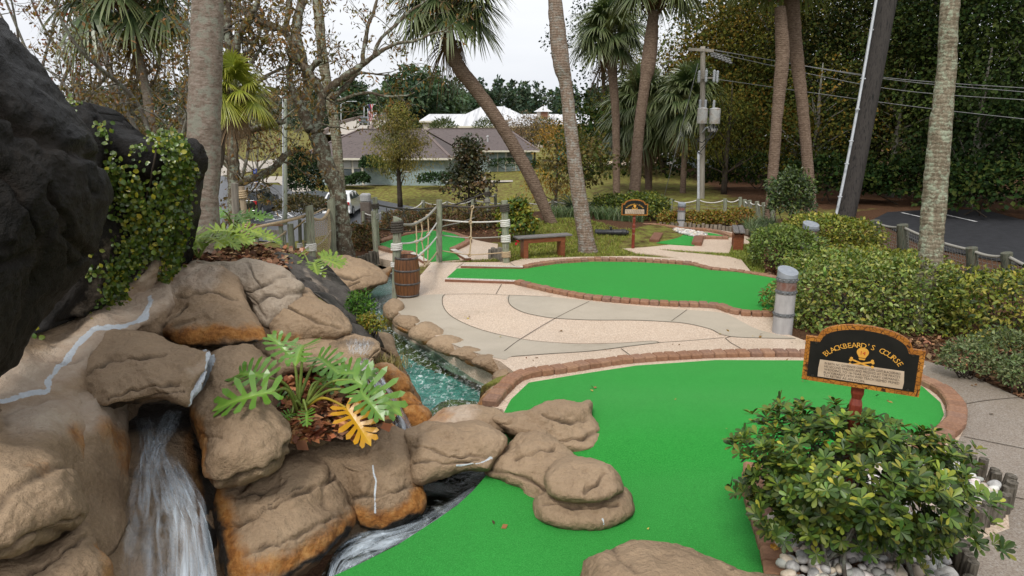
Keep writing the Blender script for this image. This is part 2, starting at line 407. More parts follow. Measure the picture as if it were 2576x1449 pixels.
P1 = [(988, 758), (1003, 786), (1055, 822), (1130, 862), (1200, 888), (1258, 908), (1296, 938), (1240, 990), (1222, 1018), (1265, 1030), (1300, 1110), (1215, 1215), (1150, 1275), (1100, 1310), (1000, 1375), (900, 1425), (820, 1462), (1000, 1800), (2900, 1800), (2900, 1130), (2576, 1006), (2420, 935), (2310, 903), (2150, 884), (2040, 862), (1975, 838), (2010, 800), (2020, 745), (1935, 697), (1850, 684), (1785, 676), (1745, 664), (1710, 650), (1592, 644), (1453, 646), (1314, 651), (1283, 659), (1140, 660), (1085, 661), (1060, 690), (1003, 748)]
tag(sheet('path', pl(P1), lambda x, y: zc(x, y), m_path, .3, skirt=.5), kind='structure')
P2 = [(1556, 622), (1617, 584), (1606, 566), (1635, 560), (1730, 570), (1802, 577), (1850, 585), (1898, 601), (1912, 614), (1865, 612), (1843, 609), (1834, 636), (1760, 632), (1653, 626)]
P3 = [(1556, 622), (1653, 626), (1700, 632), (1760, 637), (1831, 644), (1864, 652), (1890, 684), (1935, 697), (1850, 684), (1785, 676), (1745, 664), (1710, 650), (1660, 641), (1600, 636)]
P4 = [(950, 648), (936, 618), (985, 592), (1085, 578), (1150, 586), (1190, 598), (1253, 611), (1248, 650), (1177, 653), (1110, 657), (1075, 664), (1010, 676), (1000, 664), (985, 656)]
for px in (P2, P3, P4): tag(sheet('path', pl(px), lambda x, y: zc(x, y)-.004, m_path, .4, skirt=.2), kind='structure')
def Zr(px): return [(1140.4+.3471*a, 436+.3471*b) for a, b in px]
GREY1 = Zr([(405, 885), (400, 930), (430, 970), (510, 1010), (620, 1035), (740, 1052), (1000, 1065), (1300, 1066), (1560, 1078), (1700, 1092), (1860, 1130), (2010, 1185), (2200, 1195), (2480, 1200), (2330, 1165), (2200, 1130), (2080, 1070), (1980, 1020), (1850, 1000), (1600, 985), (1200, 950), (900, 915), (640, 893)])
GREY2 = [(1080, 742), (1010, 752), (992, 762)]+[(1005, 788), (1056, 823), (1131, 863), (1201, 889), (1270, 905)]+Zr([(420, 1330), (700, 1310), (1000, 1290), (1300, 1252), (1490, 1230), (1440, 1218), (1200, 1233), (900, 1238), (600, 1218), (400, 1185), (200, 1135), (60, 1080), (-30, 1025), (-75, 960), (-78, 900), (-60, 880)])
for px in (GREY1, GREY2): tag(sheet('path', cr(pl(px), 3, True), lambda x, y: zc(x, y)+.004, m_grey, .3), kind='structure')
RG = [(2310, 903), (2420, 935), (2576, 1006), (2900, 1130), (2900, 1800), (2300, 1800), (2380, 1390), (2540, 1330), (2530, 1230), (2390, 1150), (2425, 1080), (2415, 1020), (2370, 970), (2310, 945)]
tag(sheet('path', pl(RG), lambda x, y: zc(x, y)+.004, m_pathg, .3), kind='structure')
def ribbon(name, px, wd, mat, dz=.008, fn=S):
    P = cr(np.array([fn(*p) for p in px]), 6); T = np.gradient(P[:, :2], axis=0); T /= np.linalg.norm(T, axis=1)[:, None]+1e-9
    n = np.c_[-T[:, 1], T[:, 0], 0*T[:, 0]]*wd/2; P = P+np.array((0, 0, dz)); k = len(P)
    i = np.arange(k-1); return np.concatenate([P-n, P+n]), np.stack([i, i+1, k+i+1, k+i], 1)
jb = MB()
for px in (Zr([(-60, 878), (200, 876), (405, 885), (640, 893), (720, 890)]), Zr([(405, 885), (400, 930), (430, 970), (510, 1010), (620, 1035), (740, 1052), (1000, 1065), (1300, 1066), (1560, 1078), (1700, 1092), (1860, 1130), (2010, 1185), (2480, 1200)]),
           Zr([(-60, 880), (-78, 900), (-75, 960), (-30, 1025), (60, 1080), (200, 1135), (400, 1185), (600, 1218), (900, 1238), (1200, 1233), (1440, 1218), (1490, 1230)]), Zr([(420, 1330), (700, 1310), (1000, 1290), (1300, 1252), (1490, 1230), (1700, 1215), (1960, 1193)]),
           Zr([(985, 930), (740, 1052), (500, 1195), (370, 1290)]), Zr([(1695, 990), (1580, 1073)]), Zr([(1215, 1272), (1340, 1365)]), Zr([(1970, 1195), (2010, 1230), (2080, 1270), (2120, 1300)]), Zr([(2010, 1185), (1970, 1197)]), Zr([(350, 805), (310, 875)]),
           Zr([(75, 650), (20, 690)]), Zr([(410, 648), (470, 690)]), Zr([(1060, 600), (1085, 628)]), [(2380, 1028), (2470, 1010), (2576, 1000)], [(2425, 1100), (2576, 1130)], [(2540, 1250), (2600, 1262)]):
    V, Q = ribbon('', px, .014, None, .009); jb.add(V, None, Q)
tag(jb.out('path_joints', m_joint), kind='structure')
# ---------------------------------------------------------------- artificial turf greens
m, nt, N, L, b, out = nmat('turf'); c0 = tc(N, L)
tb = ramp(N, L, noise(N, L, c0, 1.1, 4, .6), [(.3, (.014, .215, .024)), (.7, (.021, .27, .032))])
tb = mix(N, L, ramp(N, L, noise(N, L, c0, .75, 5, .7), [(.42, 0.0), (.68, .5)]), tb, (.03, .16, .028)); tb = mix(N, L, .3, tb, ramp(N, L, noise(N, L, c0, 9, 5, .75), [(.3, (.010, .16, .018)), (.7, (.034, .34, .05))])); tb = mix(N, L, .6, tb, ramp(N, L, noise(N, L, c0, 85, 4, .85), [(.32, (.006, .11, .012)), (.5, (.02, .25, .032)), (.7, (.08, .44, .09))]))
L(tb, b.inputs['Base Color']); b.inputs['Roughness'].default_value = .75; b.inputs['Specular IOR Level'].default_value = .15; b.inputs['Sheen Weight'].default_value = .25
b.inputs['Sheen Roughness'].default_value = .4; b.inputs['Sheen Tint'].default_value = (.3, .9, .3, 1)
bump(N, L, b, noise(N, L, c0, 170, 3, .8), .7, .012); m_turf = m
def z14(x, y):
    z = zc(x, y)+.015
    z = z+.20*sst(y-.1*(x-1.5), 5.85, 6.5)*(1-sst(y, 6.8, 8.3))*sst(x, .3, 1.2)*(1-sst(x, 3.4, 4.6))
    z = z+.10*np.exp(-((x-3.0)/1.0)**2-((y-4.9)/.8)**2)
    return z
G14 = [(820, 1462), (900, 1425), (1000, 1375), (1100, 1310), (1150, 1275), (1190, 1238), (1212, 1213), (1290, 1120), (1268, 1040), (1285, 1008), (1330, 965), (1450, 945), (1600, 922), (1800, 908), (2035, 909), (2250, 945), (2320, 975), (2365, 1015), (2374, 1045), (2360, 1070), (2330, 1090), (2200, 1130), (2000, 1165), (1900, 1200), (1890, 1260), (1915, 1340), (1935, 1470), (1960, 1800), (1000, 1800)]
g14 = sheet('putting_green', pl(G14), z14, m_turf, .14, skirt=.45)
tag(g14, 'large bright green putting surface in the foreground, edged by brick and rock', 'putting green')
def z13(x, y): return zc(x, y)+.02+.05*sst(x, 4.0, 5.5)
G13 = [(1122, 702), (1300, 711), (1335, 719), (1400, 733), (1490, 749), (1600, 758), (1700, 764), (1800, 768), (1838, 782), (1875, 787), (1930, 788), (2000, 790), (2010, 750), (1970, 712), (1925, 703), (1850, 691), (1785, 684), (1742, 672), (1700, 667), (1600, 661), (1490, 660), (1400, 666), (1318, 678), (1150, 677)]
tag(sheet('putting_green', pl(G13), z13, m_turf, .2, skirt=.05), 'middle putting surface, a long oval with a tee strip at its left end', 'putting green')
G12 = [(954, 616), (985, 607), (1019, 599), (1085, 589), (1115, 591), (1143, 596), (1170, 606), (1167, 612), (1136, 629), (1157, 653), (1067, 660), (1033, 637), (988, 630), (956, 621)]
tag(sheet('putting_green', pl(G12), lambda x, y: zc(x, y)+.02+.12*sst(y, 19.5, 22.5), m_turf, .3, skirt=.05), 'putting surface at far left behind the rope rails and barrel', 'putting green')
G15 = [(1651, 613), (1660, 593), (1641, 584), (1622, 574), (1636, 570), (1662, 572), (1678, 577), (1712, 580), (1755, 583), (1797, 589), (1835, 598), (1756, 598), (1746, 619)]
tag(sheet('putting_green', pl(G15), lambda x, y: zc(x, y)+.02, m_turf, .3, skirt=.05), 'small far right putting surface split by a bed of white stones', 'putting green')
# ---------------------------------------------------------------- brick edgings
m, nt, N, L, b, out = nmat('brick'); c0 = tc(N, L); oi = N('ShaderNodeObjectInfo')
bc = ramp(N, L, oi.outputs['Random'], [(0, (.20, .095, .055)), (.35, (.27, .13, .07)), (.6, (.22, .12, .085)), (.8, (.31, .17, .10)), (1, (.15, .085, .07))])
bc = mix(N, L, .4, bc, ramp(N, L, noise(N, L, c0, 25, 5, .75), [(.3, (.1, .055, .04)), (.7, (.42, .25, .15))]))
L(bc, b.inputs['Base Color']); b.inputs['Roughness'].default_value = .85; bump(N, L, b, noise(N, L, c0, 70, 5, .8), .6, .008); m_brick = m
def brick_me(w, k):
    mb = MB(); mb.box((0, 0, 0), (w, .2, .1), bev=.018); V = np.concatenate(mb.V)
    V[:, 2] += np.where(V[:, 2] > 0, .012*np.cos(V[:, 0]/w*PI), 0); V += R.normal(size=V.shape)*.003
    o = build('brick', V, [np.concatenate(mb.T), np.concatenate(mb.Q)], m_brick, smooth=False); me = o.data; bpy.data.objects.remove(o); return me
BR = [brick_me(.183, k) for k in range(6)]
def edging(px, label, dz=.035, step=.19, wid=1.0, group=None, zf=zc):
    P = resamp(cr(np.array([S(*p) for p in px])[:, :2], 6), step); mid = (P[:-1]+P[1:])/2; t = P[1:]-P[:-1]
    base = mid[len(mid)//2]
    root = thing('brick_edging', label, 'brick edging', (base[0], base[1], float(zf(*base))), group)
    for q, d in zip(mid, t):
        o = bpy.data.objects.new('brick', BR[R.integers(6)]); COL.objects.link(o); o.parent = root
        o.location = (q[0]-base[0], q[1]-base[1], float(zf(*q))-float(zf(*base))+dz+R.normal()*.004)
        o.rotation_euler = (R.normal()*.03, R.normal()*.03, math.atan2(d[1], d[0])+R.normal()*.03); o.scale = (1, wid, 1)
    return root
edging([(1232, 1022), (1265, 985), (1312, 950), (1420, 934), (1560, 913), (1700, 902), (1800, 897), (1920, 895), (2035, 897), (2170, 915), (2300, 955), (2365, 985), (2400, 1022), (2405, 1060), (2385, 1090), (2350, 1110), (2300, 1125)], 'long curved brick edging round the far side of the large foreground green')
edging([(1905, 1190), (1900, 1215), (1900, 1250), (1912, 1290), (1925, 1330), (1940, 1375), (1955, 1420), (1965, 1470), (1975, 1530)], 'brick edging of the pebble bed at the right of the foreground green', .06, .2, 1.25)
edging([(1300, 714), (1340, 723), (1400, 737), (1490, 753), (1600, 763), (1700, 769), (1800, 773), (1838, 786), (1875, 792), (1935, 794), (1990, 793)], 'near brick edging of the middle green, facing the swirled concrete')
edging([(1320, 676), (1360, 668), (1400, 663), (1490, 657), (1600, 658), (1700, 664), (1745, 669), (1785, 681), (1850, 687), (1925, 699), (1965, 708)], 'far brick edging of the middle green, below the lawn with the bench')
edging([(955, 612), (985, 601), (1019, 593), (1085, 585), (1115, 587), (1148, 594), (1178, 605), (1170, 616), (1138, 631)], 'far brick edging of the green behind the rope rails')
edging([(956, 625), (972, 631), (988, 635), (1010, 638), (1036, 641)], 'short near brick edging of the green behind the rope rails')
edging([(1652, 592), (1628, 582), (1617, 573), (1630, 568), (1665, 570), (1712, 578), (1763, 580), (1805, 586), (1842, 597)], 'far brick edging round the small green with white stones')
edging([(1758, 600), (1780, 600), (1831, 601)], 'short straight brick edging in front of the white stones')
# ================================================================ sculpted rockwork
def rock_mat(name, a, b2, c, dark=(.022, .018, .014), bsc=27, top_amt=.33, rgh=.8):
    m, nt, N, L, b, out = nmat(name); c0 = tc(N, L)
    base = ramp(N, L, noise(N, L, c0, 1.6, 6, .68, .3), [(.28, a), (.5, b2), (.72, c)])
    stn = tc(N, L, (1, 1, .16)); base = mix(N, L, ramp(N, L, noise(N, L, stn, 3.2, 6, .75), [(.56, 0.0), (.72, .55)]), base, tuple(x*.42 for x in a)); base = mix(N, L, .62, base, ramp(N, L, noise(N, L, c0, 30, 6, .9), [(.32, tuple(x*.35 for x in a)), (.5, b2), (.68, tuple(min(1, x*1.6) for x in c))]))
    base = mix(N, L, .55, base, ramp(N, L, noise(N, L, c0, .9, 4, .6, .5), [(.35, tuple(x*.62 for x in b2)), (.62, tuple(min(1, x*1.12) for x in c))]))
    nz = N('ShaderNodeNewGeometry'); sz_ = N('ShaderNodeSeparateXYZ'); L(nz.outputs['Normal'], sz_.inputs[0]); top_lift = mth(N, L, 'MULTIPLY', ramp(N, L, mth(N, L, 'ADD', sz_.outputs[2], mth(N, L, 'MULTIPLY', mth(N, L, 'SUBTRACT', noise(N, L, c0, 7, 6, .8), .5), 1.1)), [(.45, 0.0), (.95, 1.0)]), top_amt)
    base = mix(N, L, top_lift, base, tuple(min(1, x*1.35+.02) for x in c))  # paler colour mixed onto upward faces to paint highlights on the tops
    n1 = noise(N, L, c0, 8, 7, .8)
    def lay(base, at, colr, lo=.25, hi=.75, k=.9):
        f = mth(N, L, 'ADD', attr(N, at), mth(N, L, 'MULTIPLY', mth(N, L, 'SUBTRACT', n1, .5), k))
        f = ramp(N, L, f, [(lo, 0.0), (hi, 1.0)]); return mix(N, L, f, base, colr), f
    oc = ramp(N, L, noise(N, L, c0, 9, 5, .7), [(.3, (.16, .055, .012)), (.5, (.36, .15, .035)), (.7, (.5, .27, .09))])
    pc = ramp(N, L, noise(N, L, c0, 4, 5, .7), [(.3, (.44, .32, .23)), (.7, (.56, .46, .36))])
    base, _ = lay(base, 'pale', pc, .3, .7, .5)
    base, f1 = lay(base, 'stain', oc, .22, .85, 1.3)
    base, f2 = lay(base, 'wet', dark, .25, .8, 1.1)  # damp rock, plus the painted shade of the waterfall cave
    n1 = noise(N, L, c0, 22, 6, .8); base, f3 = lay(base, 'caulk', (.60, .64, .68), .5, .6, 1.1)
    ao = mth(N, L, 'MULTIPLY', attr(N, 'crack'), .75); base = mix(N, L, ao, base, (.035, .025, .018))
    L(base, b.inputs['Base Color']); spc = .3 if rgh > .7 else .17
    L(mix(N, L, f2, (rgh,)*3, (.3,)*3), b.inputs['Roughness']); b.inputs['Specular IOR Level'].default_value = spc
    h1 = noise(N, L, c0, bsc, 6, .75); h2 = noise(N, L, c0, bsc*.22, 5, .7)
    h3 = noise(N, L, c0, bsc*.07, 5, .7, .8); bump(N, L, b, mth(N, L, 'ADD', mth(N, L, 'ADD', mth(N, L, 'MULTIPLY', h2, 2.0), mth(N, L, 'MULTIPLY', h3, 2.5)), h1), 1.0, .028)
    return m
m_rock = rock_mat('rock', (.16, .096, .050), (.25, .165, .096), (.35, .25, .158))
m_rockd = rock_mat('dark rock', (.004, .0038, .0038), (.0075, .0068, .0063), (.02, .0155, .0115), dark=(.003, .003, .0035), bsc=24, top_amt=.10, rgh=.58)
m_rockp = rock_mat('pale rock', (.25, .18, .12), (.34, .26, .185), (.42, .345, .265))
def wts(u, v, specs):
    w = np.zeros(len(u))
    for line, wd, st in specs or (): w = np.maximum(w, st*np.exp(-(pdist(u, v, line)/wd)**2))
    return w
def finish_rock(name, V, Q, front, u, v, cracks, stains, amp, seed, mat, smooth=True, parent=None, fis=.03):
    o = build(name, V, Q, mat, None, True); me = o.data
    nr = np.zeros(len(V)*3, np.float32); me.vertices.foreach_get('co', nr); nn = np.zeros(len(V)*3, np.float32); me.vertex_normals.foreach_get('vector', nn); nn = nn.reshape(-1, 3)
    P = V*1.0+seed*3.7
    dsp = amp*(fbm(P*1.7, 3, seed)*.8+.33*fbm(P*5.5, 3, seed+9))+.007*fbm(P*22, 3, seed+4)
    dsp += amp*.55*(.35-np.abs(vnoise(P*2.1+.5*fbm(P*3, 2, seed+6)[:, None], seed+7)))+amp*.3*(.35-np.abs(vnoise(P*6.3, seed+12)))
    rn = vnoise(P*np.array((1.2, 1.2, 2.2))+.4*fbm(P*2.5, 2, seed+2)[:, None], seed+5); fz = np.exp(-(rn/.05)**2)*sst(vnoise(P*.9, seed+8), -.1, .35)
    dsp -= fis*fz
    ck = np.zeros(len(V))
    for line, wd, dp in cracks or ():
        jn = 4*np.sin(u*.045+v*.03)+2.2*np.sin(u*.11-v*.08)+1.0*np.sin(u*.21+v*.17)
        e = np.exp(-(pdist(u+jn, v+jn*.7, line)/(wd*(.75+.3*np.sin(u*.07+v*.05))))**2)*front*(.8+.25*np.sin(u*.05-v*.06)); dsp -= dp*e; ck = np.maximum(ck, e)
    V2 = V+nn*dsp[:, None]
    me.vertices.foreach_set('co', V2.astype(np.float32).ravel())
    ck = np.maximum(np.clip(ck-.15, 0, 1)*1.15, np.clip(fz-.4, 0, 1)*.9)
    A = {'crack': ck}
    ju = 7*vnoise(V*6.5, seed+20)+3.5*vnoise(V*17, seed+21); jv = 7*vnoise(V*6.5+9, seed+22)+3.5*vnoise(V*17+5, seed+23)
    for k in ('stain', 'wet', 'pale', 'caulk'): A[k] = wts(u+ju, v+jv, (stains or {}).get(k))*(1+(.35*vnoise(V*9, seed+24) if k == 'caulk' else 0))
    for k, x in A.items():
        a = me.attributes.new(k, 'FLOAT', 'POINT'); a.data.foreach_set('value', x.astype(np.float32))
    me.update(); return o
NRK = [0]
def rock(label, px, d0, dv=0.0, du=0.0, bulge=.3, back=.4, c=None, p=2.2, q=2.0, cracks=None, stains=None, amp=.05, mat=None, name='boulder', res=1.0, fis=.03, cat='boulder', grow=1.015):
    NRK[0] += 1; seed = NRK[0]
    px = np.array(px, float); px = px.mean(0)+(px-px.mean(0))*grow; O = cr(px, 10, True); O = resamp(O, max(3.0, np.ptp(O[:, 0])*3.1/170/res), True); n = len(O)
    cc = np.array(c if c else O.mean(0)); rs = np.concatenate([np.linspace(0, .9, int(34*res))[1:], np.linspace(.9, 1, 9)[1:]])
    U = [np.array([cc])]; Dp = []
    pl0 = lambda q_: d0+du*(q_[:, 0]-cc[0])+dv*(q_[:, 1]-cc[1])
    Dp = [pl0(U[0])-bulge]
    for r in rs:
        q_ = cc+(O-cc)*r; U.append(q_); Dp.append(pl0(q_)-bulge*(max(0, 1-r**p))**(1/q))
    for r in (.985, .93, .8, .6, .3):
        q_ = cc+(O-cc)*r; U.append(q_); Dp.append(pl0(q_)+back*(1-r**2.2)**.5)
    U.append(np.array([cc])); Dp.append(pl0(U[-1])+back)
    uv = np.concatenate(U); dd = np.concatenate(Dp)
    x = (uv[:, 0]-1288)/FO; y = (724.5-uv[:, 1])/FO
    V = np.stack([x*dd, (CT+y*ST)*dd, CZ+(-ST+y*CT)*dd], 1)
    nr = len(rs)+5; j = np.arange(n); j2 = (j+1) % n
    Q = np.concatenate([np.stack([1+k*n+j, 1+k*n+j2, 1+(k+1)*n+j2, 1+(k+1)*n+j], 1) for k in range(nr-1)])
    T = np.concatenate([np.stack([0*j, j2+1, j+1], 1), np.stack([0*j+len(V)-1, 1+(nr-1)*n+j, 1+(nr-1)*n+j2], 1)])
    ar = np.sum(O[j, 0]*O[j2, 1]-O[j2, 0]*O[j, 1])
    if ar < 0: pass
    if ar < 0: Q = Q[:, ::-1]; T = T[:, ::-1]
    Q = Q[:, ::-1]; T = T[:, ::-1]
    Q = Q[:, ::-1]; T = T[:, ::-1]
    fr = np.ones(len(V)); fr[1+len(rs)*n:] = 0
    o = finish_rock(name, V, [T, Q], fr, uv[:, 0], uv[:, 1], cracks, stains, amp, seed, mat or m_rock, fis=fis)
    return tag(o, label, cat)
def gridrock(label, rows, n=10, thick=.5, cracks=None, stains=None, amp=.05, mat=None, name='rock_face', tdir=(0, .9, -.3), fis=.03, cat='rock face'):
    NRK[0] += 1; seed = NRK[0]
    A = np.array(rows, float)                               # rows x cols x (u,v,d)
    A = np.array([cr(r, n) for r in A]); A = np.array([cr(A[:, k], n) for k in range(A.shape[1])]).transpose(1, 0, 2)
    m, k = A.shape[:2]; uv = A.reshape(-1, 3)
    x = (uv[:, 0]-1288)/FO; y = (724.5-uv[:, 1])/FO; dd = uv[:, 2]
    V = np.stack([x*dd, (CT+y*ST)*dd, CZ+(-ST+y*CT)*dd], 1)
    B = V+np.array(tdir)*thick
    i = np.arange(m-1)[:, None]*k; j = np.arange(k-1)[None]; Q = np.stack([i+j, i+k+j, i+k+j+1, i+j+1], -1).reshape(-1, 4)
    ring = np.concatenate([np.arange(k), np.arange(1, m)*k+k-1, (m-1)*k+np.arange(k-1)[::-1], np.arange(1, m-1)[::-1]*k]); r2 = np.roll(ring, -1); o = m*k
    S4 = np.stack([ring, r2, r2+o, ring+o], 1)
    Vn = np.concatenate([V, B]); F = np.concatenate([Q, Q[:, ::-1]+o, S4])
    u2 = np.concatenate([uv[:, 0]]*2); v2 = np.concatenate([uv[:, 1]]*2); fr = np.r_[np.ones(o), np.zeros(o)]
    ob = finish_rock(name, Vn, F, fr, u2, v2, cracks, stains, amp, seed, mat or m_rock, fis=fis)
    return tag(ob, label, cat)
# ---- the lower left: the waterfall cave
WET = [[(255, 1050), (240, 1200), (280, 1449)], [(480, 1040), (520, 1200), (560, 1449)]]
rock('rounded brown arch boulder bridging the cave above the left waterfall', [(238, 1026), (205, 1000), (176, 965), (166, 936), (180, 895), (245, 843), (309, 827), (373, 835), (443, 858), (507, 870), (536, 876), (532, 930), (508, 975), (478, 1018), (443, 1016), (397, 1008), (327, 1022), (262, 1034)],
     5.75, -.0042, 0, .28, .5, (350, 935), cracks=[([(170, 958), (235, 930), (285, 905), (350, 893), (420, 890)], 5, .05), ([(260, 1000), (330, 975), (390, 970), (450, 955)], 4, .035), ([(370, 1005), (415, 985), (465, 980)], 4, .03)],
     stains={'caulk': [([(534, 876), (530, 930), (505, 975), (480, 1018)], 11, 1)], 'pale': [([(480, 930), (530, 905)], 30, .5)], 'wet': [([(250, 1035), (330, 1028), (450, 1022)], 9, .8)]})
rock('tall rounded boulder right of the left waterfall, under the planter', [(532, 885), (600, 868), (660, 890), (690, 950), (695, 1010), (720, 1060), (738, 1100), (700, 1165), (640, 1195), (590, 1208), (535, 1205), (505, 1150), (488, 1080), (474, 1020), (500, 970)],
     5.85, -.0032, .0002, .38, .5, (600, 1040), cracks=[([(530, 1205), (590, 1202), (650, 1185), (700, 1160), (738, 1100)], 7, .06), ([(490, 1080), (520, 1100), (560, 1105)], 4, .03)],
     stains={'stain': [([(484, 1040), (500, 1120), (520, 1200)], 24, .9)], 'caulk': [([(532, 890), (522, 940), (500, 975), (476, 1018)], 9, .9)], 'wet': [([(474, 1030), (490, 1120), (505, 1190)], 9, .8)]})
rock('big tan boulder with long diagonal creases at the foot of the left waterfall', [(535, 1208), (590, 1203), (650, 1190), (705, 1160), (735, 1125), (790, 1128), (832, 1165), (852, 1210), (870, 1258), (892, 1300), (872, 1345), (815, 1405), (720, 1470), (600, 1490), (555, 1420), (540, 1330), (528, 1260)],
     5.75, -.0028, .0006, .35, .5, (690, 1310), cracks=[([(560, 1330), (640, 1300), (720, 1262), (800, 1225), (845, 1200)], 5, .045), ([(640, 1290), (700, 1260), (760, 1230)], 3, .02), ([(590, 1255), (650, 1240), (720, 1210)], 4, .03), ([(620, 1400), (700, 1370), (780, 1330), (880, 1290)], 5, .035)],
     stains={'stain': [([(540, 1230), (555, 1330), (600, 1450)], 40, 1), ([(620, 1440), (720, 1420), (820, 1370), (880, 1310)], 34, .85)], 'wet': [([(532, 1230), (545, 1340), (575, 1449)], 16, 1), ([(700, 1460), (810, 1400), (880, 1330)], 10, .9)]})
rock('blocky tan boulder with a white crack, left of the dark opening', [(742, 1122), (800, 1128), (855, 1105), (920, 1075), (970, 1062), (1022, 1085), (1042, 1130), (1047, 1200), (1062, 1262), (1045, 1292), (965, 1325), (898, 1308), (878, 1262), (852, 1205), (820, 1150)],
     6.4, -.0028, .0006, .30, .5, (935, 1200), cracks=[([(790, 1128), (830, 1165), (858, 1215), (880, 1270), (900, 1308)], 7, .06), ([(885, 1255), (960, 1245), (1050, 1225)], 4, .03)],
     stains={'stain': [([(890, 1300), (960, 1312), (1040, 1280), (1055, 1240)], 26, 1)], 'caulk': [([(938, 1175), (945, 1215), (940, 1250), (942, 1290)], 3.2, .95)], 'wet': [([(900, 1318), (965, 1328), (1050, 1295)], 9, 1)]})
# stream floor and cave
gridrock('continuous tan rock face behind the front boulders, seen in their joints', [[(475, 860, 6.75), (600, 850, 7.1), (720, 845, 7.3), (800, 930, 7.2)], [(500, 990, 6.2), (600, 980, 6.35), (690, 1010, 6.4), (760, 1080, 6.5)], [(515, 1120, 5.9), (620, 1120, 6.0), (720, 1110, 6.2), (850, 1110, 6.4), ][:4], [(528, 1240, 5.7), (660, 1200, 5.85), (800, 1160, 6.1), (1030, 1110, 6.6)], [(535, 1340, 5.62), (680, 1300, 5.7), (850, 1270, 5.95), (1040, 1230, 6.4)], [(545, 1500, 5.6), (660, 1470, 5.6), (820, 1400, 5.85), (1035, 1300, 6.35)]], 10, .5, amp=.03, stains={'stain': [([(545, 1240), (560, 1449)], 40, 1)], 'wet': [([(540, 1230), (560, 1449)], 14, .9)]})
gridrock('wet stepped stone slab under the left waterfall', [[(230, 1015, 6.1), (300, 1015, 6.3), (380, 1015, 6.35), (460, 1015, 6.2), (520, 1020, 6.0)], [(235, 1090, 5.5), (300, 1080, 5.85), (380, 1080, 5.9), (450, 1080, 5.85), (505, 1090, 5.85)],
     [(240, 1180, 5.15), (300, 1175, 5.35), (380, 1180, 5.35), (460, 1190, 5.45), (535, 1210, 5.72)], [(245, 1300, 4.85), (300, 1300, 5.0), (380, 1310, 5.05), (470, 1320, 5.2), (560, 1330, 5.6)], [(250, 1500, 4.55), (300, 1500, 4.6), (380, 1500, 4.7), (480, 1500, 4.9), (600, 1500, 5.45)]], 10, .3,
     cracks=[([(270, 1180), (350, 1195), (440, 1190), (530, 1180)], 7, .07), ([(280, 1300), (370, 1320), (470, 1310), (540, 1290)], 6, .05)], stains={'wet': [([(300, 1020), (380, 1100), (400, 1449)], 130, .42), ([(492, 1060), (520, 1200), (548, 1449)], 30, .95), ([(270, 1035), (480, 1035)], 62, 1.2)], 'stain': [([(240, 1080), (245, 1300)], 22, 1.0), ([(490, 1060), (520, 1200), (560, 1449)], 40, 1.0)],  # broad wet stroke across the cave top paints in the recess's shade
     'pale': [([(330, 1370), (360, 1400), (380, 1440), (350, 1449)], 24, 1.2), ([(315, 1310), (330, 1345)], 8, 1.2), ([(370, 1420), (410, 1449)], 18, 1.1)]}, amp=.03, mat=m_rock, name='waterfall_slab', cat='stone slab')
gridrock('orange stained cave wall left of the waterfall', [[(225, 985, 5.7), (240, 1010, 5.75), (258, 1035, 5.9), (285, 1030, 6.3)], [(195, 1060, 5.15), (225, 1080, 5.2), (250, 1090, 5.4), (275, 1090, 5.8)], [(200, 1200, 4.8), (225, 1200, 4.85), (250, 1205, 5.0), (270, 1205, 5.3)], [(215, 1330, 4.5), (235, 1330, 4.6), (262, 1330, 4.75), (285, 1330, 5.0)], [(235, 1500, 4.2), (255, 1500, 4.25), (285, 1500, 4.4), (310, 1500, 4.6)]], 10, .4,
     stains={'stain': [([(245, 1040), (235, 1150), (240, 1300), (260, 1449)], 30, 1)], 'wet': [([(262, 1035), (258, 1150), (270, 1300)], 9, .8)]}, amp=.04, tdir=(-.6, .6, -.2))
# left wall
gridrock('pale pinkish rock wall under the dark overhang at left', [[(-60, 860, 5.2), (60, 850, 5.6), (150, 800, 6.2), (240, 700, 6.9), (330, 640, 7.4), (430, 600, 7.8)], [(-60, 960, 4.85), (60, 930, 5.2), (150, 880, 5.7), (250, 790, 6.3), (340, 740, 6.8), (420, 690, 7.2)], [(-60, 1030, 4.5), (70, 1000, 4.9), (170, 940, 5.4), (250, 850, 5.95), (340, 820, 6.3), (420, 760, 6.8)],
     [(-60, 1130, 4.2), (80, 1090, 4.5), (180, 1030, 5.0), (240, 960, 5.6), (330, 850, 6.3), (400, 830, 6.6)], [(-60, 1260, 3.9), (80, 1200, 4.2), (170, 1150, 4.6), (220, 1080, 5.1), (300, 980, 6.1), (400, 900, 6.7)], [(-60, 1500, 3.6), (80, 1500, 3.8), (180, 1450, 4.1), (245, 1350, 4.6), (280, 1200, 5.4), (400, 1000, 6.7)]], 12, .4,
     cracks=[([(290, 985), (330, 1015), (300, 1060)], 3, .02)], stains={'pale': [([(0, 960), (130, 930), (200, 880), (300, 800), (390, 730)], 60, .9), ([(60, 1060), (200, 1040), (240, 1060)], 70, .8)], 'caulk': [([(-10, 1010), (60, 992), (120, 985), (128, 945), (190, 870), (240, 825), (330, 815), (365, 800), (380, 750)], 9, 1.0)],
     'stain': [([(180, 1090), (215, 1120), (240, 1200)], 30, .7)], 'wet': [([(180, 760), (260, 740), (300, 700)], 55, .7), ([(0, 880), (80, 830)], 40, .8)]}, amp=.05, mat=m_rock, fis=.02)
rock('large brown boulder bulging in at the lower left corner', [(-80, 1120), (40, 1118), (120, 1128), (180, 1190), (213, 1262), (205, 1310), (120, 1370), (0, 1410), (-80, 1420)], 4.0, -.002, .001, .28, .4, (50, 1250), cracks=[([(0, 1395), (60, 1365), (140, 1335), (208, 1298)], 6, .05)], stains={'stain': [([(80, 1170), (110, 1180)], 25, .35)]})
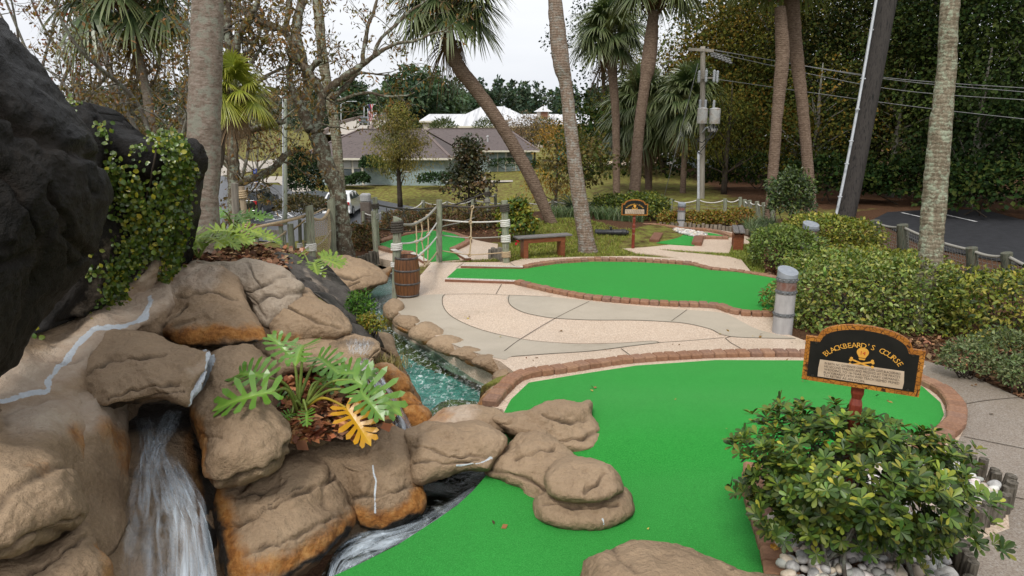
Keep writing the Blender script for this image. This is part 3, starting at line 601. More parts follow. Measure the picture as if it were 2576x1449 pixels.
rock('low brown rock filling the lower left corner under the boulder', [(-80, 1390), (60, 1370), (150, 1330), (215, 1310), (240, 1380), (262, 1480), (220, 1560), (-80, 1560)], 3.95, -.0018, .0008, .2, .4, (100, 1450), cracks=[([(60, 1449), (140, 1400), (215, 1350)], 5, .04)], stains={'stain': [([(240, 1380), (255, 1449)], 16, .7)]})
# dark overhang
rock('huge black overhanging boulder at the left edge', [(-140, 20), (0, 55), (60, 110), (135, 205), (200, 300), (238, 350), (262, 430), (276, 495), (255, 560), (235, 610), (190, 690), (130, 765), (70, 860), (20, 940), (-140, 1000)], 4.55, -.0004, .0022, .75, .8, (40, 480), p=2.6, q=1.8,
     cracks=[([(0, 255), (60, 310), (130, 350), (190, 385), (250, 400)], 22, .10), ([(125, 470), (150, 540), (170, 590), (215, 640)], 10, .07)], stains={'pale': [([(60, 480), (180, 420), (100, 620)], 40, .25)], 'wet': [([(0, 100), (120, 260), (230, 380)], 50, .6)]}, amp=.055, mat=m_rockd, fis=.05, res=1.2)
gridrock('dark rock wall behind the overhang, hung with creeping fig', [[(170, 250, 6.3), (215, 252, 6.2), (250, 268, 6.2), (290, 305, 6.3), (340, 340, 6.4), (400, 338, 6.5), (450, 345, 6.7), (490, 375, 7.1)], [(170, 300, 6.1), (215, 300, 6.0), (250, 320, 6.0), (290, 360, 6.1), (340, 385, 6.1), (400, 385, 6.2), (450, 390, 6.4), (488, 410, 6.9)],
     [(170, 420, 6.1), (215, 420, 6.0), (250, 440, 6.0), (290, 470, 6.2), (350, 480, 6.3), (410, 480, 6.4), (450, 480, 6.6), (478, 480, 7.1)], [(165, 560, 6.2), (210, 560, 6.1), (250, 570, 6.1), (290, 580, 6.3), (350, 600, 6.5), (410, 600, 6.6), (440, 600, 6.8), (462, 600, 7.3)], [(140, 700, 6.1), (190, 700, 6.1), (240, 700, 6.2), (290, 700, 6.4), (340, 700, 6.6), (385, 700, 6.8), (415, 690, 7.0), (440, 680, 7.4)], [(60, 840, 5.6), (120, 830, 5.7), (190, 800, 6.1), (250, 780, 6.4), (320, 765, 6.7), (375, 745, 6.9), (400, 730, 7.1), (425, 715, 7.5)]], 9, .6,
     cracks=[([(250, 300), (265, 380), (275, 470), (255, 560)], 10, .05)], stains={'pale': [([(280, 600), (260, 700), (200, 780)], 40, .35), ([(400, 690), (340, 740), (300, 780)], 36, 1.0)]}, amp=.07, mat=m_rockd, tdir=(-.2, .9, -.1))
# upper boulders below the mulch mound
rock('brown boulder over the orange trickle, left of the pale stones', [(338, 812), (372, 770), (420, 700), (470, 665), (545, 672), (590, 700), (625, 760), (650, 800), (672, 848), (640, 866), (560, 868), (480, 866), (420, 852), (372, 838)], 7.0, -.0045, 0, .25, .5, (500, 785), cracks=[([(375, 842), (430, 800), (470, 770)], 4, .03), ([(440, 745), (520, 730), (600, 750)], 4, .03)],
     stains={'stain': [([(400, 850), (480, 850), (560, 835), (660, 840)], 26, 1.1)], 'pale': [([(400, 740), (450, 690), (520, 690)], 40, .9)], 'wet': [([(440, 868), (560, 872), (650, 866)], 9, 1)]})
rock('pale grey boulder with square fractures below the mulch', [(480, 668), (560, 660), (640, 655), (705, 672), (752, 715), (745, 762), (700, 800), (672, 822), (640, 800), (610, 755), (560, 715)], 7.55, -.004, 0, .22, .5, (650, 730), mat=m_rockp, cracks=[([(545, 700), (600, 735), (640, 760), (668, 800)], 5, .05), ([(590, 735), (660, 725), (720, 700)], 5, .04), ([(630, 770), (690, 745), (750, 735)], 5, .04), ([(620, 660), (640, 700), (665, 725)], 3, .03)], amp=.06, fis=.05)
rock('broad tan boulder above the flat ledge of the upper channel', [(672, 790), (700, 755), (745, 722), (792, 738), (850, 785), (884, 828), (850, 848), (780, 852), (720, 862), (668, 868), (655, 835)], 7.35, -.0042, -.0002, .24, .5, (770, 805), cracks=[([(668, 765), (668, 815), (680, 850)], 5, .06), ([(720, 775), (790, 810), (860, 830)], 4, .03)], stains={'stain': [([(670, 855), (740, 852)], 20, .8)], 'wet': [([(660, 868), (720, 864)], 8, .9)]})
gridrock('dark weathered rock slope running down to the upstream bank', [[(690, 640, 9.6), (740, 640, 10.0), (790, 650, 10.4)], [(720, 668, 8.7), (780, 680, 9.2), (830, 690, 9.8)], [(755, 715, 8.2), (815, 735, 8.6), (875, 745, 9.2)], [(800, 745, 7.9), (850, 775, 8.2), (900, 790, 8.8)], [(850, 790, 7.6), (885, 815, 7.8), (925, 830, 8.3)], [(870, 830, 7.4), (900, 845, 7.5), (940, 870, 8.0)]], 10, .6, amp=.06, mat=rock_mat('weathered slope', (.026, .022, .019), (.055, .047, .04), (.11, .095, .08), top_amt=.3), stains={'pale': [([(770, 680), (850, 760)], 12, .45)]})
# planter rim and ledge
rock('rough tan boulder rim behind the big leaved planter', [(534, 880), (570, 862), (620, 850), (700, 836), (770, 838), (840, 850), (880, 870), (890, 905), (850, 930), (780, 935), (720, 942), (690, 965), (640, 975), (590, 930)], 7.0, -.004, 0, .2, .5, (710, 895), cracks=[([(640, 880), (700, 905), (690, 960)], 5, .04), ([(690, 850), (740, 880), (800, 890)], 4, .03)], amp=.05)
rock('flat topped wet ledge stone at the lip of the middle waterfall', [(800, 848), (860, 838), (915, 845), (950, 858), (958, 885), (935, 915), (912, 945), (900, 965), (870, 950), (840, 920), (805, 890)], 7.0, -.004, 0, .16, .4, (885, 895), cracks=[([(905, 905), (930, 900), (955, 880)], 4, .04)], stains={'wet': [([(820, 862), (900, 862), (940, 862)], 20, .5)], 'stain': [([(900, 955), (925, 925)], 16, .5)]}, amp=.03)
rock('long front boulder rim of the planter', [(690, 1000), (720, 1058), (745, 1110), (800, 1120), (850, 1100), (920, 1070), (965, 1052), (985, 1020), (960, 1000), (900, 1060), (820, 1085), (760, 1085), (720, 1030)], 6.3, -.003, .0008, .1, .35, (740, 1080), amp=.04)
# left bank of the teal pool
rock('orange stained block beside the middle waterfall', [(920, 935), (955, 915), (990, 925), (1022, 960), (1030, 990), (1060, 1020), (1078, 1048), (1060, 1085), (1035, 1075), (1005, 1050), (965, 1000)], 7.7, -.003, 0, .22, .5, (1000, 995), cracks=[([(960, 965), (1000, 985), (1035, 985)], 5, .05), ([(1000, 985), (1005, 1020), (1030, 1060)], 4, .04), ([(1010, 1020), (1060, 1020)], 4, .03)], stains={'stain': [([(930, 940), (1000, 980), (1050, 1060)], 50, 1.0)], 'wet': [([(960, 990), (1000, 1040)], 10, .8)]})
rock('sloping tan boulder forming the left wall of the teal pool', [(930, 850), (975, 850), (995, 880), (1016, 930), (1040, 980), (1064, 1030), (1074, 1062), (1060, 1030), (1030, 985), (1010, 950), (975, 915), (945, 890)], 9.1, -.001, -.0003, .18, .6, (1010, 935), cracks=[([(960, 880), (1000, 905)], 4, .04), ([(1000, 945), (1040, 940)], 4, .04), ([(1030, 990), (1060, 985)], 4, .03)], stains={'stain': [([(1080, 1055), (1050, 985), (1010, 895)], 12, .6)]})
# bridge slab and rocks on the green
rock('flat rock slab bridging the dark stream opening', [(1015, 1095), (1040, 1080), (1075, 1068), (1140, 1062), (1210, 1060), (1268, 1085), (1278, 1115), (1245, 1175), (1225, 1190), (1170, 1185), (1100, 1195), (1050, 1208), (1038, 1150)], 6.6, -.0035, 0, .26, .45, (1150, 1128), q=3, p=3, cracks=[([(1040, 1125), (1090, 1135), (1130, 1150), (1180, 1140), (1235, 1150)], 4, .035), ([(1050, 1170), (1120, 1165), (1210, 1155)], 4, .03)], stains={'caulk': [([(1150, 1170), (1200, 1160), (1240, 1150)], 5, .7)]})
rock('upper pinkish rock behind the bridging slab', [(1060, 1078), (1090, 1045), (1140, 1022), (1200, 1022), (1250, 1032), (1288, 1050), (1285, 1085), (1230, 1095), (1150, 1090), (1090, 1092)], 7.25, -.003, 0, .22, .4, (1170, 1060), stains={'pale': [([(1100, 1045), (1170, 1040)], 40, .8)], 'stain': [([(1070, 1070), (1120, 1040)], 24, .6)]}, amp=.04)
rock('angular rock outcrop on the green, farthest along the turf', [(1225, 1048), (1300, 1028), (1345, 1022), (1395, 1008), (1440, 1014), (1484, 1016), (1492, 1045), (1516, 1085), (1514, 1135), (1450, 1140), (1395, 1135), (1340, 1105), (1290, 1100)], 7.22, -.0032, .0002, .3, .4, (1390, 1075), p=4.5, q=2.6, cracks=[([(1395, 1115), (1440, 1100), (1512, 1082)], 5, .05), ([(1360, 1040), (1420, 1062), (1480, 1050)], 5, .04)], amp=.06, fis=.04)
rock('long rock arm lying across the green', [(1235, 1155), (1275, 1110), (1310, 1085), (1360, 1090), (1400, 1115), (1450, 1150), (1480, 1180), (1440, 1250), (1385, 1290), (1340, 1270), (1300, 1232), (1255, 1205), (1218, 1192)], 6.5, -.0034, -.001, .28, .4, (1345, 1180), cracks=[([(1225, 1180), (1280, 1190), (1340, 1212), (1380, 1235)], 6, .05), ([(1290, 1150), (1350, 1140), (1400, 1130)], 4, .035)], amp=.06)
rock('flat cap stone on the near end of the rock arm', [(1370, 1190), (1400, 1158), (1450, 1148), (1510, 1160), (1548, 1185), (1570, 1228), (1560, 1245), (1510, 1265), (1440, 1262), (1390, 1250), (1368, 1220)], 5.9, -.0034, 0, .22, .35, (1470, 1208), p=6, q=2.6, cracks=[([(1470, 1240), (1500, 1215), (1520, 1190)], 4, .04)], amp=.026)
rock('thick base stone with a rounded nose under the cap stone', [(1345, 1262), (1380, 1238), (1450, 1240), (1530, 1228), (1572, 1232), (1592, 1280), (1575, 1305), (1520, 1330), (1450, 1332), (1385, 1322), (1350, 1305)], 5.92, -.003, 0, .26, .4, (1465, 1285), p=5, q=2.6, cracks=[([(1360, 1265), (1450, 1280), (1560, 1275)], 4, .04)], amp=.026, stains={'caulk': [([(1512, 1308), (1514, 1320)], 3, .7)]})
rock('big grey brown boulder cut by the bottom edge of the frame', [(1472, 1449), (1490, 1405), (1560, 1386), (1640, 1370), (1700, 1374), (1745, 1384), (1810, 1402), (1890, 1425), (1990, 1452), (2060, 1520), (1900, 1640), (1600, 1640), (1470, 1540)], 4.6, -.0028, 0, .3, .5, (1720, 1500), cracks=[([(1540, 1390), (1560, 1420), (1600, 1449)], 5, .03), ([(1820, 1449), (1850, 1425)], 4, .02)], amp=.06)
# right bank of the pool: a chain of mortared boulders
for k, (lb, px, d) in enumerate([('first bank boulder, beside the barrel', [(966, 770), (990, 752), (1015, 765), (1010, 795), (985, 808), (968, 795)], 12.6), ('second bank boulder below the barrel', [(985, 806), (1012, 790), (1050, 800), (1062, 830), (1030, 842), (998, 830)], 11.9), ('third bank boulder, wide and low', [(1030, 842), (1060, 815), (1100, 822), (1125, 848), (1112, 872), (1070, 866)], 11.4),
     ('fourth bank boulder at the middle of the pool edge', [(1075, 866), (1110, 845), (1160, 855), (1182, 878), (1165, 900), (1115, 892)], 10.9), ('fifth bank boulder with a deep joint', [(1130, 890), (1175, 868), (1218, 885), (1228, 908), (1200, 920), (1160, 908)], 10.5), ('sixth bank boulder near the pool bend', [(1185, 912), (1220, 888), (1268, 900), (1280, 925), (1262, 950), (1225, 938)], 10.2), ('last bank boulder at the corner of the brick edging', [(1240, 945), (1268, 925), (1292, 932), (1290, 965), (1268, 985), (1248, 980)], 9.9)]):
    _vm = max(q[1] for q in px); _vc = sum(q[1] for q in px)/len(px); _uc = sum(q[0] for q in px)/len(px)
    rock(lb+' on the right shore', px, float(depth(G(_uc, _vm, -.28)))-.20-(.28 if k > 3 else 0)+.004*(_vm-_vc), -.004, 0, .26, .5, amp=.035, stains={'stain': [([(px[-1][0], px[-1][1]+6), (px[-2][0], px[-2][1]+6)], 12, .9)]}, fis=.015, mat=m_rock)['group'] = 'boulders along the pool edge'
KB = [(996, 742), (972, 768), (992, 803), (1040, 838), (1105, 876), (1172, 902), (1238, 924), (1268, 955), (1250, 992), (1214, 1018)]
zd = lambda L, du, dv, z: [(u+du, v+dv, float(depth(G(u+du, v+dv, z)))) for u, v in L]
gridrock('mortared rock kerb along the right shore of the stream', [zd(KB, 24, -16, -.03), zd(KB, 10, -6, -.06), zd(KB, -2, 6, -.2), zd(KB, -9, 16, -.6)], 8, .3, amp=.02, mat=m_rockp, tdir=(.1, .1, -.9), stains={'stain': [([(960, 790), (1030, 858), (1100, 892), (1170, 918), (1240, 946)], 9, .8)]}, fis=.01)
rock('orange tinged boulder closing the end of the brick edging at the pool', [(1196, 1040), (1205, 1012), (1228, 982), (1256, 968), (1272, 984), (1252, 1012), (1226, 1036)], 8.42, -.004, 0, .2, .5, amp=.035, stains={'stain': [([(1200, 1030), (1240, 985)], 14, .7)]}, fis=.015)
# left bank of the upstream channel
rock('smooth brown bank boulder below the rope net', [(790, 690), (815, 655), (860, 640), (905, 650), (950, 672), (975, 700), (955, 720), (900, 735), (850, 760), (820, 735)], 15.3, -.012, 0, .4, .6, (880, 695), cracks=[([(830, 690), (880, 700), (930, 690)], 4, .05), ([(860, 720), (900, 705)], 4, .04)])
rock('brown bank boulder at the waterline of the upstream channel', [(840, 745), (880, 720), (940, 690), (985, 672), (972, 700), (930, 730), (898, 752), (880, 790), (855, 780)], 15.5, -.01, .004, .25, .6, (895, 735), stains={'stain': [([(880, 780), (930, 735), (985, 685)], 10, .7)]})
# ================================================================ soil beds, chips, water
m_soil = M('mulch', (.035, .018, .01), (.13, .07, .04), 30, .95, .8, 60, .03, c3=(.22, .13, .075))
def soil_px(px, n=8, thick=.25, lab=None):                  # rows of (u,v,d)
    A = np.array(px, float); A = np.array([cr(r, n) for r in A]); A = np.array([cr(A[:, k], n) for k in range(A.shape[1])]).transpose(1, 0, 2)
    m, k = A.shape[:2]; V = np.array([D(*q) for q in A.reshape(-1, 3)]); V[:, 2] += .03*fbm(V*4, 3, 3)
    i = np.arange(m-1)[:, None]*k; j = np.arange(k-1)[None]; Q = np.stack([i+j, i+k+j, i+k+j+1, i+j+1], -1).reshape(-1, 4)
    return V, Q, m, k
def chips(name, V, n, sz, cols, parent=None, lift=.02, seed=1):
    g = np.random.default_rng(seed); I = g.integers(0, len(V), n); O = V[I]+g.normal(size=(n, 3))*np.array((.05, .05, .012))+np.array((0, 0, lift))
    Xd, Yd, Zd = frames(rdir(n, 0, g)*np.array((1, 1, .35)), None)
    rl = rdir(n, 1.2, g); Yd = np.cross(rl, Xd); Yd /= np.linalg.norm(Yd, axis=1)[:, None]; Zd = np.cross(Xd, Yd)
    return inst(name, *leafT(LEAF4, .7), O, Xd, Yd, Zd, sz*(.5+g.random(n)), MT['chip'], parent, pal(cols, n, g, .3))
MULCHC = [(.30, .14, .075), (.2, .09, .05), (.42, .25, .15), (.12, .06, .035), (.36, .2, .11)]
V, Q, m_, k_ = soil_px([[(420, 640, 8.2), (470, 615, 8.7), (540, 612, 9.1), (620, 622, 9.5), (700, 632, 10.2), (760, 640, 11)], [(410, 680, 7.7), (470, 655, 8.1), (540, 650, 8.4), (620, 655, 8.7), (690, 660, 9.3), (740, 662, 10)], [(430, 720, 7.3), (480, 690, 7.6), (540, 685, 7.8), (620, 680, 8.1), (680, 678, 8.6), (720, 680, 9.2)], [(440, 760, 7.2), (490, 730, 7.5), (550, 730, 7.7), (630, 715, 8.0), (690, 700, 8.5), (730, 710, 9.1)]])
md = tag(build('mulch_mound', V, Q, m_soil), 'mound of reddish brown bark mulch under the thick palm trunk', 'mulch bed', kind='stuff')
tag(chips('bark_mulch', V, 5200, .085, MULCHC, None, .025), 'loose reddish bark chips and fallen leaves on the upper mound', 'mulch', kind='stuff')
V, Q, m_, k_ = soil_px([[(660, 960, 6.9), (740, 930, 7.1), (830, 925, 7.2), (900, 930, 7.2)], [(670, 1000, 6.45), (740, 985, 6.6), (830, 985, 6.7), (930, 985, 6.8)], [(690, 1050, 6.15), (760, 1040, 6.25), (840, 1040, 6.3), (940, 1030, 6.5)], [(730, 1110, 5.95), (780, 1105, 6.0), (850, 1095, 6.05), (940, 1075, 6.3)]])
tag(build('planter_soil', V, Q, m_soil), 'dark leaf littered soil in the rock planter', 'soil', kind='stuff')
tag(chips('leaf_litter', V, 1500, .11, [(.32, .12, .05), (.22, .08, .04), (.45, .22, .1), (.15, .08, .05)], None, .03, 5), 'dry red brown leaves lying in the rock planter', 'leaf litter', kind='stuff')
# ---------------------------------------------------------------- water
m, nt, N, L, b, out = nmat('stream bed'); c0 = tc(N, L)
v = N('ShaderNodeTexVoronoi'); v.inputs['Scale'].default_value = 9; L(c0, v.inputs['Vector'])
bb = ramp(N, L, noise(N, L, c0, 3.5, 5, .7), [(.3, (.05, .21, .18)), (.5, (.15, .44, .38)), (.7, (.42, .66, .58))])
bb = mix(N, L, .45, bb, ramp(N, L, v.outputs['Color'], [(.2, (.02, .07, .06)), (.55, (.10, .30, .26)), (.85, (.5, .62, .55))]))
sy_ = N('ShaderNodeSeparateXYZ'); L(c0, sy_.inputs[0]); L(mix(N, L, ramp(N, L, mth(N, L, 'MULTIPLY', sy_.outputs[1], .05), [(.55, 0.0), (.68, 1.0)]), bb, (.27, .29, .28)), b.inputs['Base Color']); b.inputs['Roughness'].default_value = .8  # upstream bed coloured pale grey to suggest sky reflected off the water
tag(sheet('stream_bed', STREAM, lambda x, y: -.62+.05*np.sin(3*x+2*y), m, .3), kind='structure')
def water_mat(name, tint, foam=.5, sx=1, sy=1, gr=.06, bst=.5):
    m, nt, N, L, b, out = nmat(name); c0 = tc(N, L, (sx, sy, 1))
    t = N('ShaderNodeBsdfTransparent'); t.inputs[0].default_value = (*tint, 1); g = N('ShaderNodeBsdfGlossy'); g.inputs['Roughness'].default_value = gr
    bm = N('ShaderNodeBump'); bm.inputs['Strength'].default_value = bst; bm.inputs['Distance'].default_value = .05
    hh = mth(N, L, 'ADD', noise(N, L, c0, 7, 4, .6, 1.2), mth(N, L, 'MULTIPLY', noise(N, L, c0, 24, 3, .6, .6), .35)); L(hh, bm.inputs['Height'])
    L(bm.outputs[0], g.inputs['Normal']); fr = N('ShaderNodeFresnel'); fr.inputs['IOR'].default_value = 1.36; L(bm.outputs[0], fr.inputs['Normal'])
    s = N('ShaderNodeMixShader'); L(fr.outputs[0], s.inputs[0]); L(t.outputs[0], s.inputs[1]); L(g.outputs[0], s.inputs[2])
    d = N('ShaderNodeBsdfDiffuse'); d.inputs[0].default_value = (.75, .8, .8, 1); s2 = N('ShaderNodeMixShader')
    ff = ramp(N, L, noise(N, L, c0, 8, 7, .75, 1.5), [(.53, 0.0), (.66, foam)]); L(ff, s2.inputs[0]); L(s.outputs[0], s2.inputs[1]); L(d.outputs[0], s2.inputs[2]); L(s2.outputs[0], out.inputs[0]); return m
m_w = water_mat('stream water', (.72, .97, .93), .75, 1.6, .8)
m_w2 = water_mat('dark stream water', (.6, .75, .72), .35, 1, 1, .08)
tag(sheet('water', STREAM, lambda x, y: -.3+.018*fbm(np.stack([x*3.2, y*1.7, 0*x], -1), 3, 2), m_w, .1), kind='structure')
def fall_mat(name, dens=1.0, colr=(.74, .84, .93), us=26, vs=1.3):
    m, nt, N, L, b, out = nmat(name); cx = N('ShaderNodeCombineXYZ'); L(mth(N, L, 'MULTIPLY', attr(N, 'su'), us), cx.inputs[0]); L(mth(N, L, 'MULTIPLY', attr(N, 'sv'), vs), cx.inputs[1])
    n1 = noise(N, L, cx.outputs[0], 1.0, 4, .58, .4); a = ramp(N, L, n1, [(.34, 0.0), (.8, dens)]); a = mth(N, L, 'MULTIPLY', a, attr(N, 'env'), True)
    L(mix(N, L, .0, colr, colr), b.inputs['Base Color']); b.inputs['Roughness'].default_value = .35; L(a, b.inputs['Alpha']); b.inputs['Emission Strength'].default_value = 0
    return m
m_fall = fall_mat('falling water', .78, us=10, vs=.8)
def fall(name, rows, label, env=None, n=14, mat=None, cat='waterfall'):
    A = np.array(rows, float); A = np.array([cr(r, n) for r in A]); A = np.array([cr(A[:, k], n) for k in range(A.shape[1])]).transpose(1, 0, 2)
    m, k = A.shape[:2]; V = np.array([D(*q) for q in A.reshape(-1, 3)])
    su = np.tile(np.linspace(0, 1, k), m); sv = np.repeat(np.linspace(0, len(rows)-1, m), k)
    e = np.minimum(1, np.minimum(su, 1-su)*3.6)*np.interp(sv, np.arange(len(rows)), env or [1]*len(rows))
    V = V+np.stack([0*su, -.025*np.sin(su*37+3*np.sin(sv*2)), .02*np.sin(su*53+sv)], 1)
    i = np.arange(m-1)[:, None]*k; j = np.arange(k-1)[None]; Q = np.stack([i+j, i+k+j, i+k+j+1, i+j+1], -1).reshape(-1, 4)
    return tag(build(name, V, Q, mat or m_fall, attrs={'su': su, 'sv': sv, 'env': e}), kind='structure')
fall('waterfall', [[(330, 1050, 6.0), (375, 1050, 6.05), (430, 1050, 6.0)], [(350, 1105, 5.65), (378, 1105, 5.62), (410, 1105, 5.65)], [(335, 1180, 5.3), (385, 1180, 5.25), (440, 1180, 5.3)], [(315, 1270, 5.02), (400, 1270, 4.98), (480, 1270, 5.05)], [(300, 1360, 4.85), (410, 1360, 4.8), (525, 1360, 4.85)], [(295, 1500, 4.5), (420, 1500, 4.5), (560, 1500, 4.55)]], '', [.15, .75, .75, .55, .55, .75])
fall('waterfall', [[(390, 1150, 5.4), (420, 1150, 5.38), (450, 1150, 5.4)], [(410, 1230, 5.1), (455, 1230, 5.08), (500, 1230, 5.15)], [(420, 1330, 4.85), (480, 1330, 4.82), (530, 1330, 4.9)], [(410, 1500, 4.45), (490, 1500, 4.42), (560, 1500, 4.5)]], '', [.1, .7, .8, 1])
fall('waterfall', [[(415, 1035, 6.1), (440, 1035, 6.1), (462, 1035, 6.1)], [(395, 1080, 5.8), (420, 1080, 5.78), (445, 1080, 5.8)], [(370, 1130, 5.5), (395, 1130, 5.45), (415, 1130, 5.5)], [(345, 1200, 5.2), (370, 1200, 5.18), (400, 1200, 5.2)]], '', [.5, .6, .6, .1])
m_film = fall_mat('water film', .6, us=9, vs=3)
fall('waterfall', [[(862, 858, 6.98), (905, 852, 7.0), (948, 858, 7.0)], [(868, 872, 6.86), (905, 868, 6.84), (940, 872, 6.86)], [(880, 892, 6.76), (900, 888, 6.74), (926, 893, 6.76)]], '', [.2, .8, .7], mat=m_film)
fall('waterfall', [[(893, 905, 6.78), (910, 905, 6.75), (930, 900, 6.78)], [(902, 940, 6.72), (925, 935, 6.68), (948, 930, 6.72)], [(925, 985, 6.72), (955, 980, 6.68), (982, 975, 6.75)], [(950, 1035, 6.75), (985, 1030, 6.72), (1015, 1030, 6.8)], [(965, 1080, 6.75), (1005, 1085, 6.72), (1045, 1090, 6.8)]], '', [.5, .85, .9, 1, 1])
# lower stream beside the green
V, Q, m_, k_ = soil_px([[(1035, 1160, 7.2), (1110, 1160, 7.3), (1190, 1160, 7.3), (1260, 1170, 7.2)], [(1030, 1235, 6.72), (1100, 1235, 6.75), (1180, 1235, 6.75), (1235, 1225, 6.8)], [(1000, 1300, 6.3), (1060, 1290, 6.35), (1130, 1280, 6.4), (1195, 1250, 6.6)], [(900, 1340, 6.05), (960, 1335, 6.08), (1030, 1330, 6.15), (1130, 1310, 6.25)], [(835, 1400, 5.85), (880, 1380, 5.85), (950, 1375, 5.9), (1010, 1385, 5.9)], [(790, 1500, 5.6), (850, 1500, 5.6), (900, 1500, 5.6), (940, 1500, 5.6)]])
tag(build('stream_bed', V-np.array((0, 0, .06)), Q, M('wet stone', (.03, .022, .015), (.09, .06, .035), 7, .3, .4, 30, .02)), kind='structure')
tag(build('water', V, Q, m_w2), kind='structure')
fall('waterfall', [[(1190, 1222, 6.66), (1205, 1226, 6.62), (1218, 1232, 6.58)], [(1110, 1272, 6.38), (1135, 1280, 6.3), (1160, 1290, 6.24)], [(1010, 1318, 6.12), (1040, 1335, 6.0), (1065, 1352, 5.9)], [(925, 1335, 6.0), (950, 1360, 5.86), (975, 1385, 5.75)], [(868, 1358, 5.92), (890, 1385, 5.76), (920, 1412, 5.62)], [(838, 1395, 5.8), (850, 1420, 5.62), (870, 1445, 5.5)], [(822, 1450, 5.6), (832, 1475, 5.45), (845, 1500, 5.3)]], '', [.25, .3, .55, .9, 1, 1, 1])
# upper channel trickle
fall('waterfall', [[(540, 872, 6.75), (600, 866, 6.85), (660, 862, 6.9)], [(545, 880, 6.6), (600, 874, 6.7), (655, 870, 6.8)]], '', [.7, .6], mat=m_film)
# ================================================================ course furniture
def txt(s, size=.1, sp=1.0):                                # outline text as triangles in the xy plane, centred
    c = bpy.data.curves.new('t', 'FONT'); c.body = s; c.size = size; c.align_x = 'CENTER'; c.align_y = 'CENTER'; c.space_character = sp; c.resolution_u = 2
    o = bpy.data.objects.new('t', c); COL.objects.link(o); bpy.context.view_layer.update()
    e = o.evaluated_get(bpy.context.evaluated_depsgraph_get()); me = e.to_mesh(); me.calc_loop_triangles()
    V = np.zeros(len(me.vertices)*3, np.float32); me.vertices.foreach_get('co', V); T = np.zeros(len(me.loop_triangles)*3, np.int32); me.loop_triangles.foreach_get('vertices', T)
    e.to_mesh_clear(); bpy.data.objects.remove(o); bpy.data.curves.remove(c); return V.reshape(-1, 3).astype(float), T.reshape(-1, 3)
def base_at(u, v, z=None):
    return S(u, v) if z is None else G(u, v, z)
m_pgreen = M('weathered green post', (.16, .19, .13), (.27, .28, .205), 5, .85, .5, 40, .01, (6, 6, .6), c3=(.12, .10, .075))
m_pdark = M('dark post', (.04, .05, .035), (.12, .125, .09), 5, .85, .5, 40, .01, (6, 6, .6), c3=(.07, .05, .035))
m_pgrey = M('grey wood', (.13, .115, .095), (.24, .21, .175), 4, .85, .5, 40, .01, (6, 6, .5))
m_ropet = M('tan rope', (.36, .26, .155), (.50, .39, .25), 60, .9, .8, 90, .01)
m_ropew = M('white rope', (.55, .53, .48), (.7, .68, .64), 60, .85, .8, 90, .01)
m_roped = M('dark rope', (.035, .03, .025), (.10, .085, .068), 60, .9, .8, 90, .01)
m_ropeg = M('grey rope', (.24, .23, .2), (.36, .34, .3), 60, .9, .8, 90, .01)
# barrel
bp = S(1026, 744); bd = depth(bp); rb = 33*bd/FO*.98; hb = 100*bd/FO*1.0
br = thing('barrel', 'brown wooden barrel with iron hoops standing open beside the rope post', 'barrel', bp)
mb = MB(); pr = [(rb*(.86+.14*math.sin(PI*t)), hb*t) for t in np.linspace(0, 1, 17)]
mb.lathe([(0.01, 0)]+pr+[(rb*.80, hb), (rb*.80, hb*.72), (.01, hb*.72)], 40); m, nt, N, L, b, out = nmat('barrel wood'); c0 = tc(N, L)
wv = N('ShaderNodeTexWave'); wv.wave_type = 'BANDS'; wv.bands_direction = 'X'; cx = N('ShaderNodeCombineXYZ'); sp_ = N('ShaderNodeSeparateXYZ'); L(c0, sp_.inputs[0]); L(mth(N, L, 'ARCTAN2', sp_.outputs[1], sp_.outputs[0]), cx.inputs[0]); L(cx.outputs[0], wv.inputs['Vector']); wv.inputs['Scale'].default_value = 1.1
wd = ramp(N, L, noise(N, L, tc(N, L, (9, 9, 1)), 3, 5, .7), [(.3, (.075, .03, .012)), (.7, (.18, .075, .028))]); L(mix(N, L, ramp(N, L, wv.outputs['Fac'], [(.0, 1.0), (.06, 0.0)]), wd, (.02, .01, .006)), b.inputs['Base Color']); b.inputs['Roughness'].default_value = .45
mb.out('staves', m, br, True, local=True); m_hoop = M('hoop iron', (.045, .04, .038), (.10, .09, .085), 12, .5, .2)
for t in (.02, .33, .66, .965):
    mb = MB(); a = rb*(.86+.14*math.sin(PI*t))+.006; a2 = rb*(.86+.14*math.sin(PI*min(1, t+.045)))+.006
    mb.lathe([(a-.012, hb*t), (a, hb*t), (a2, hb*t+.04), (a2-.016, hb*t+.04)], 40); mb.out('hoop', m_hoop, br, True, local=True)
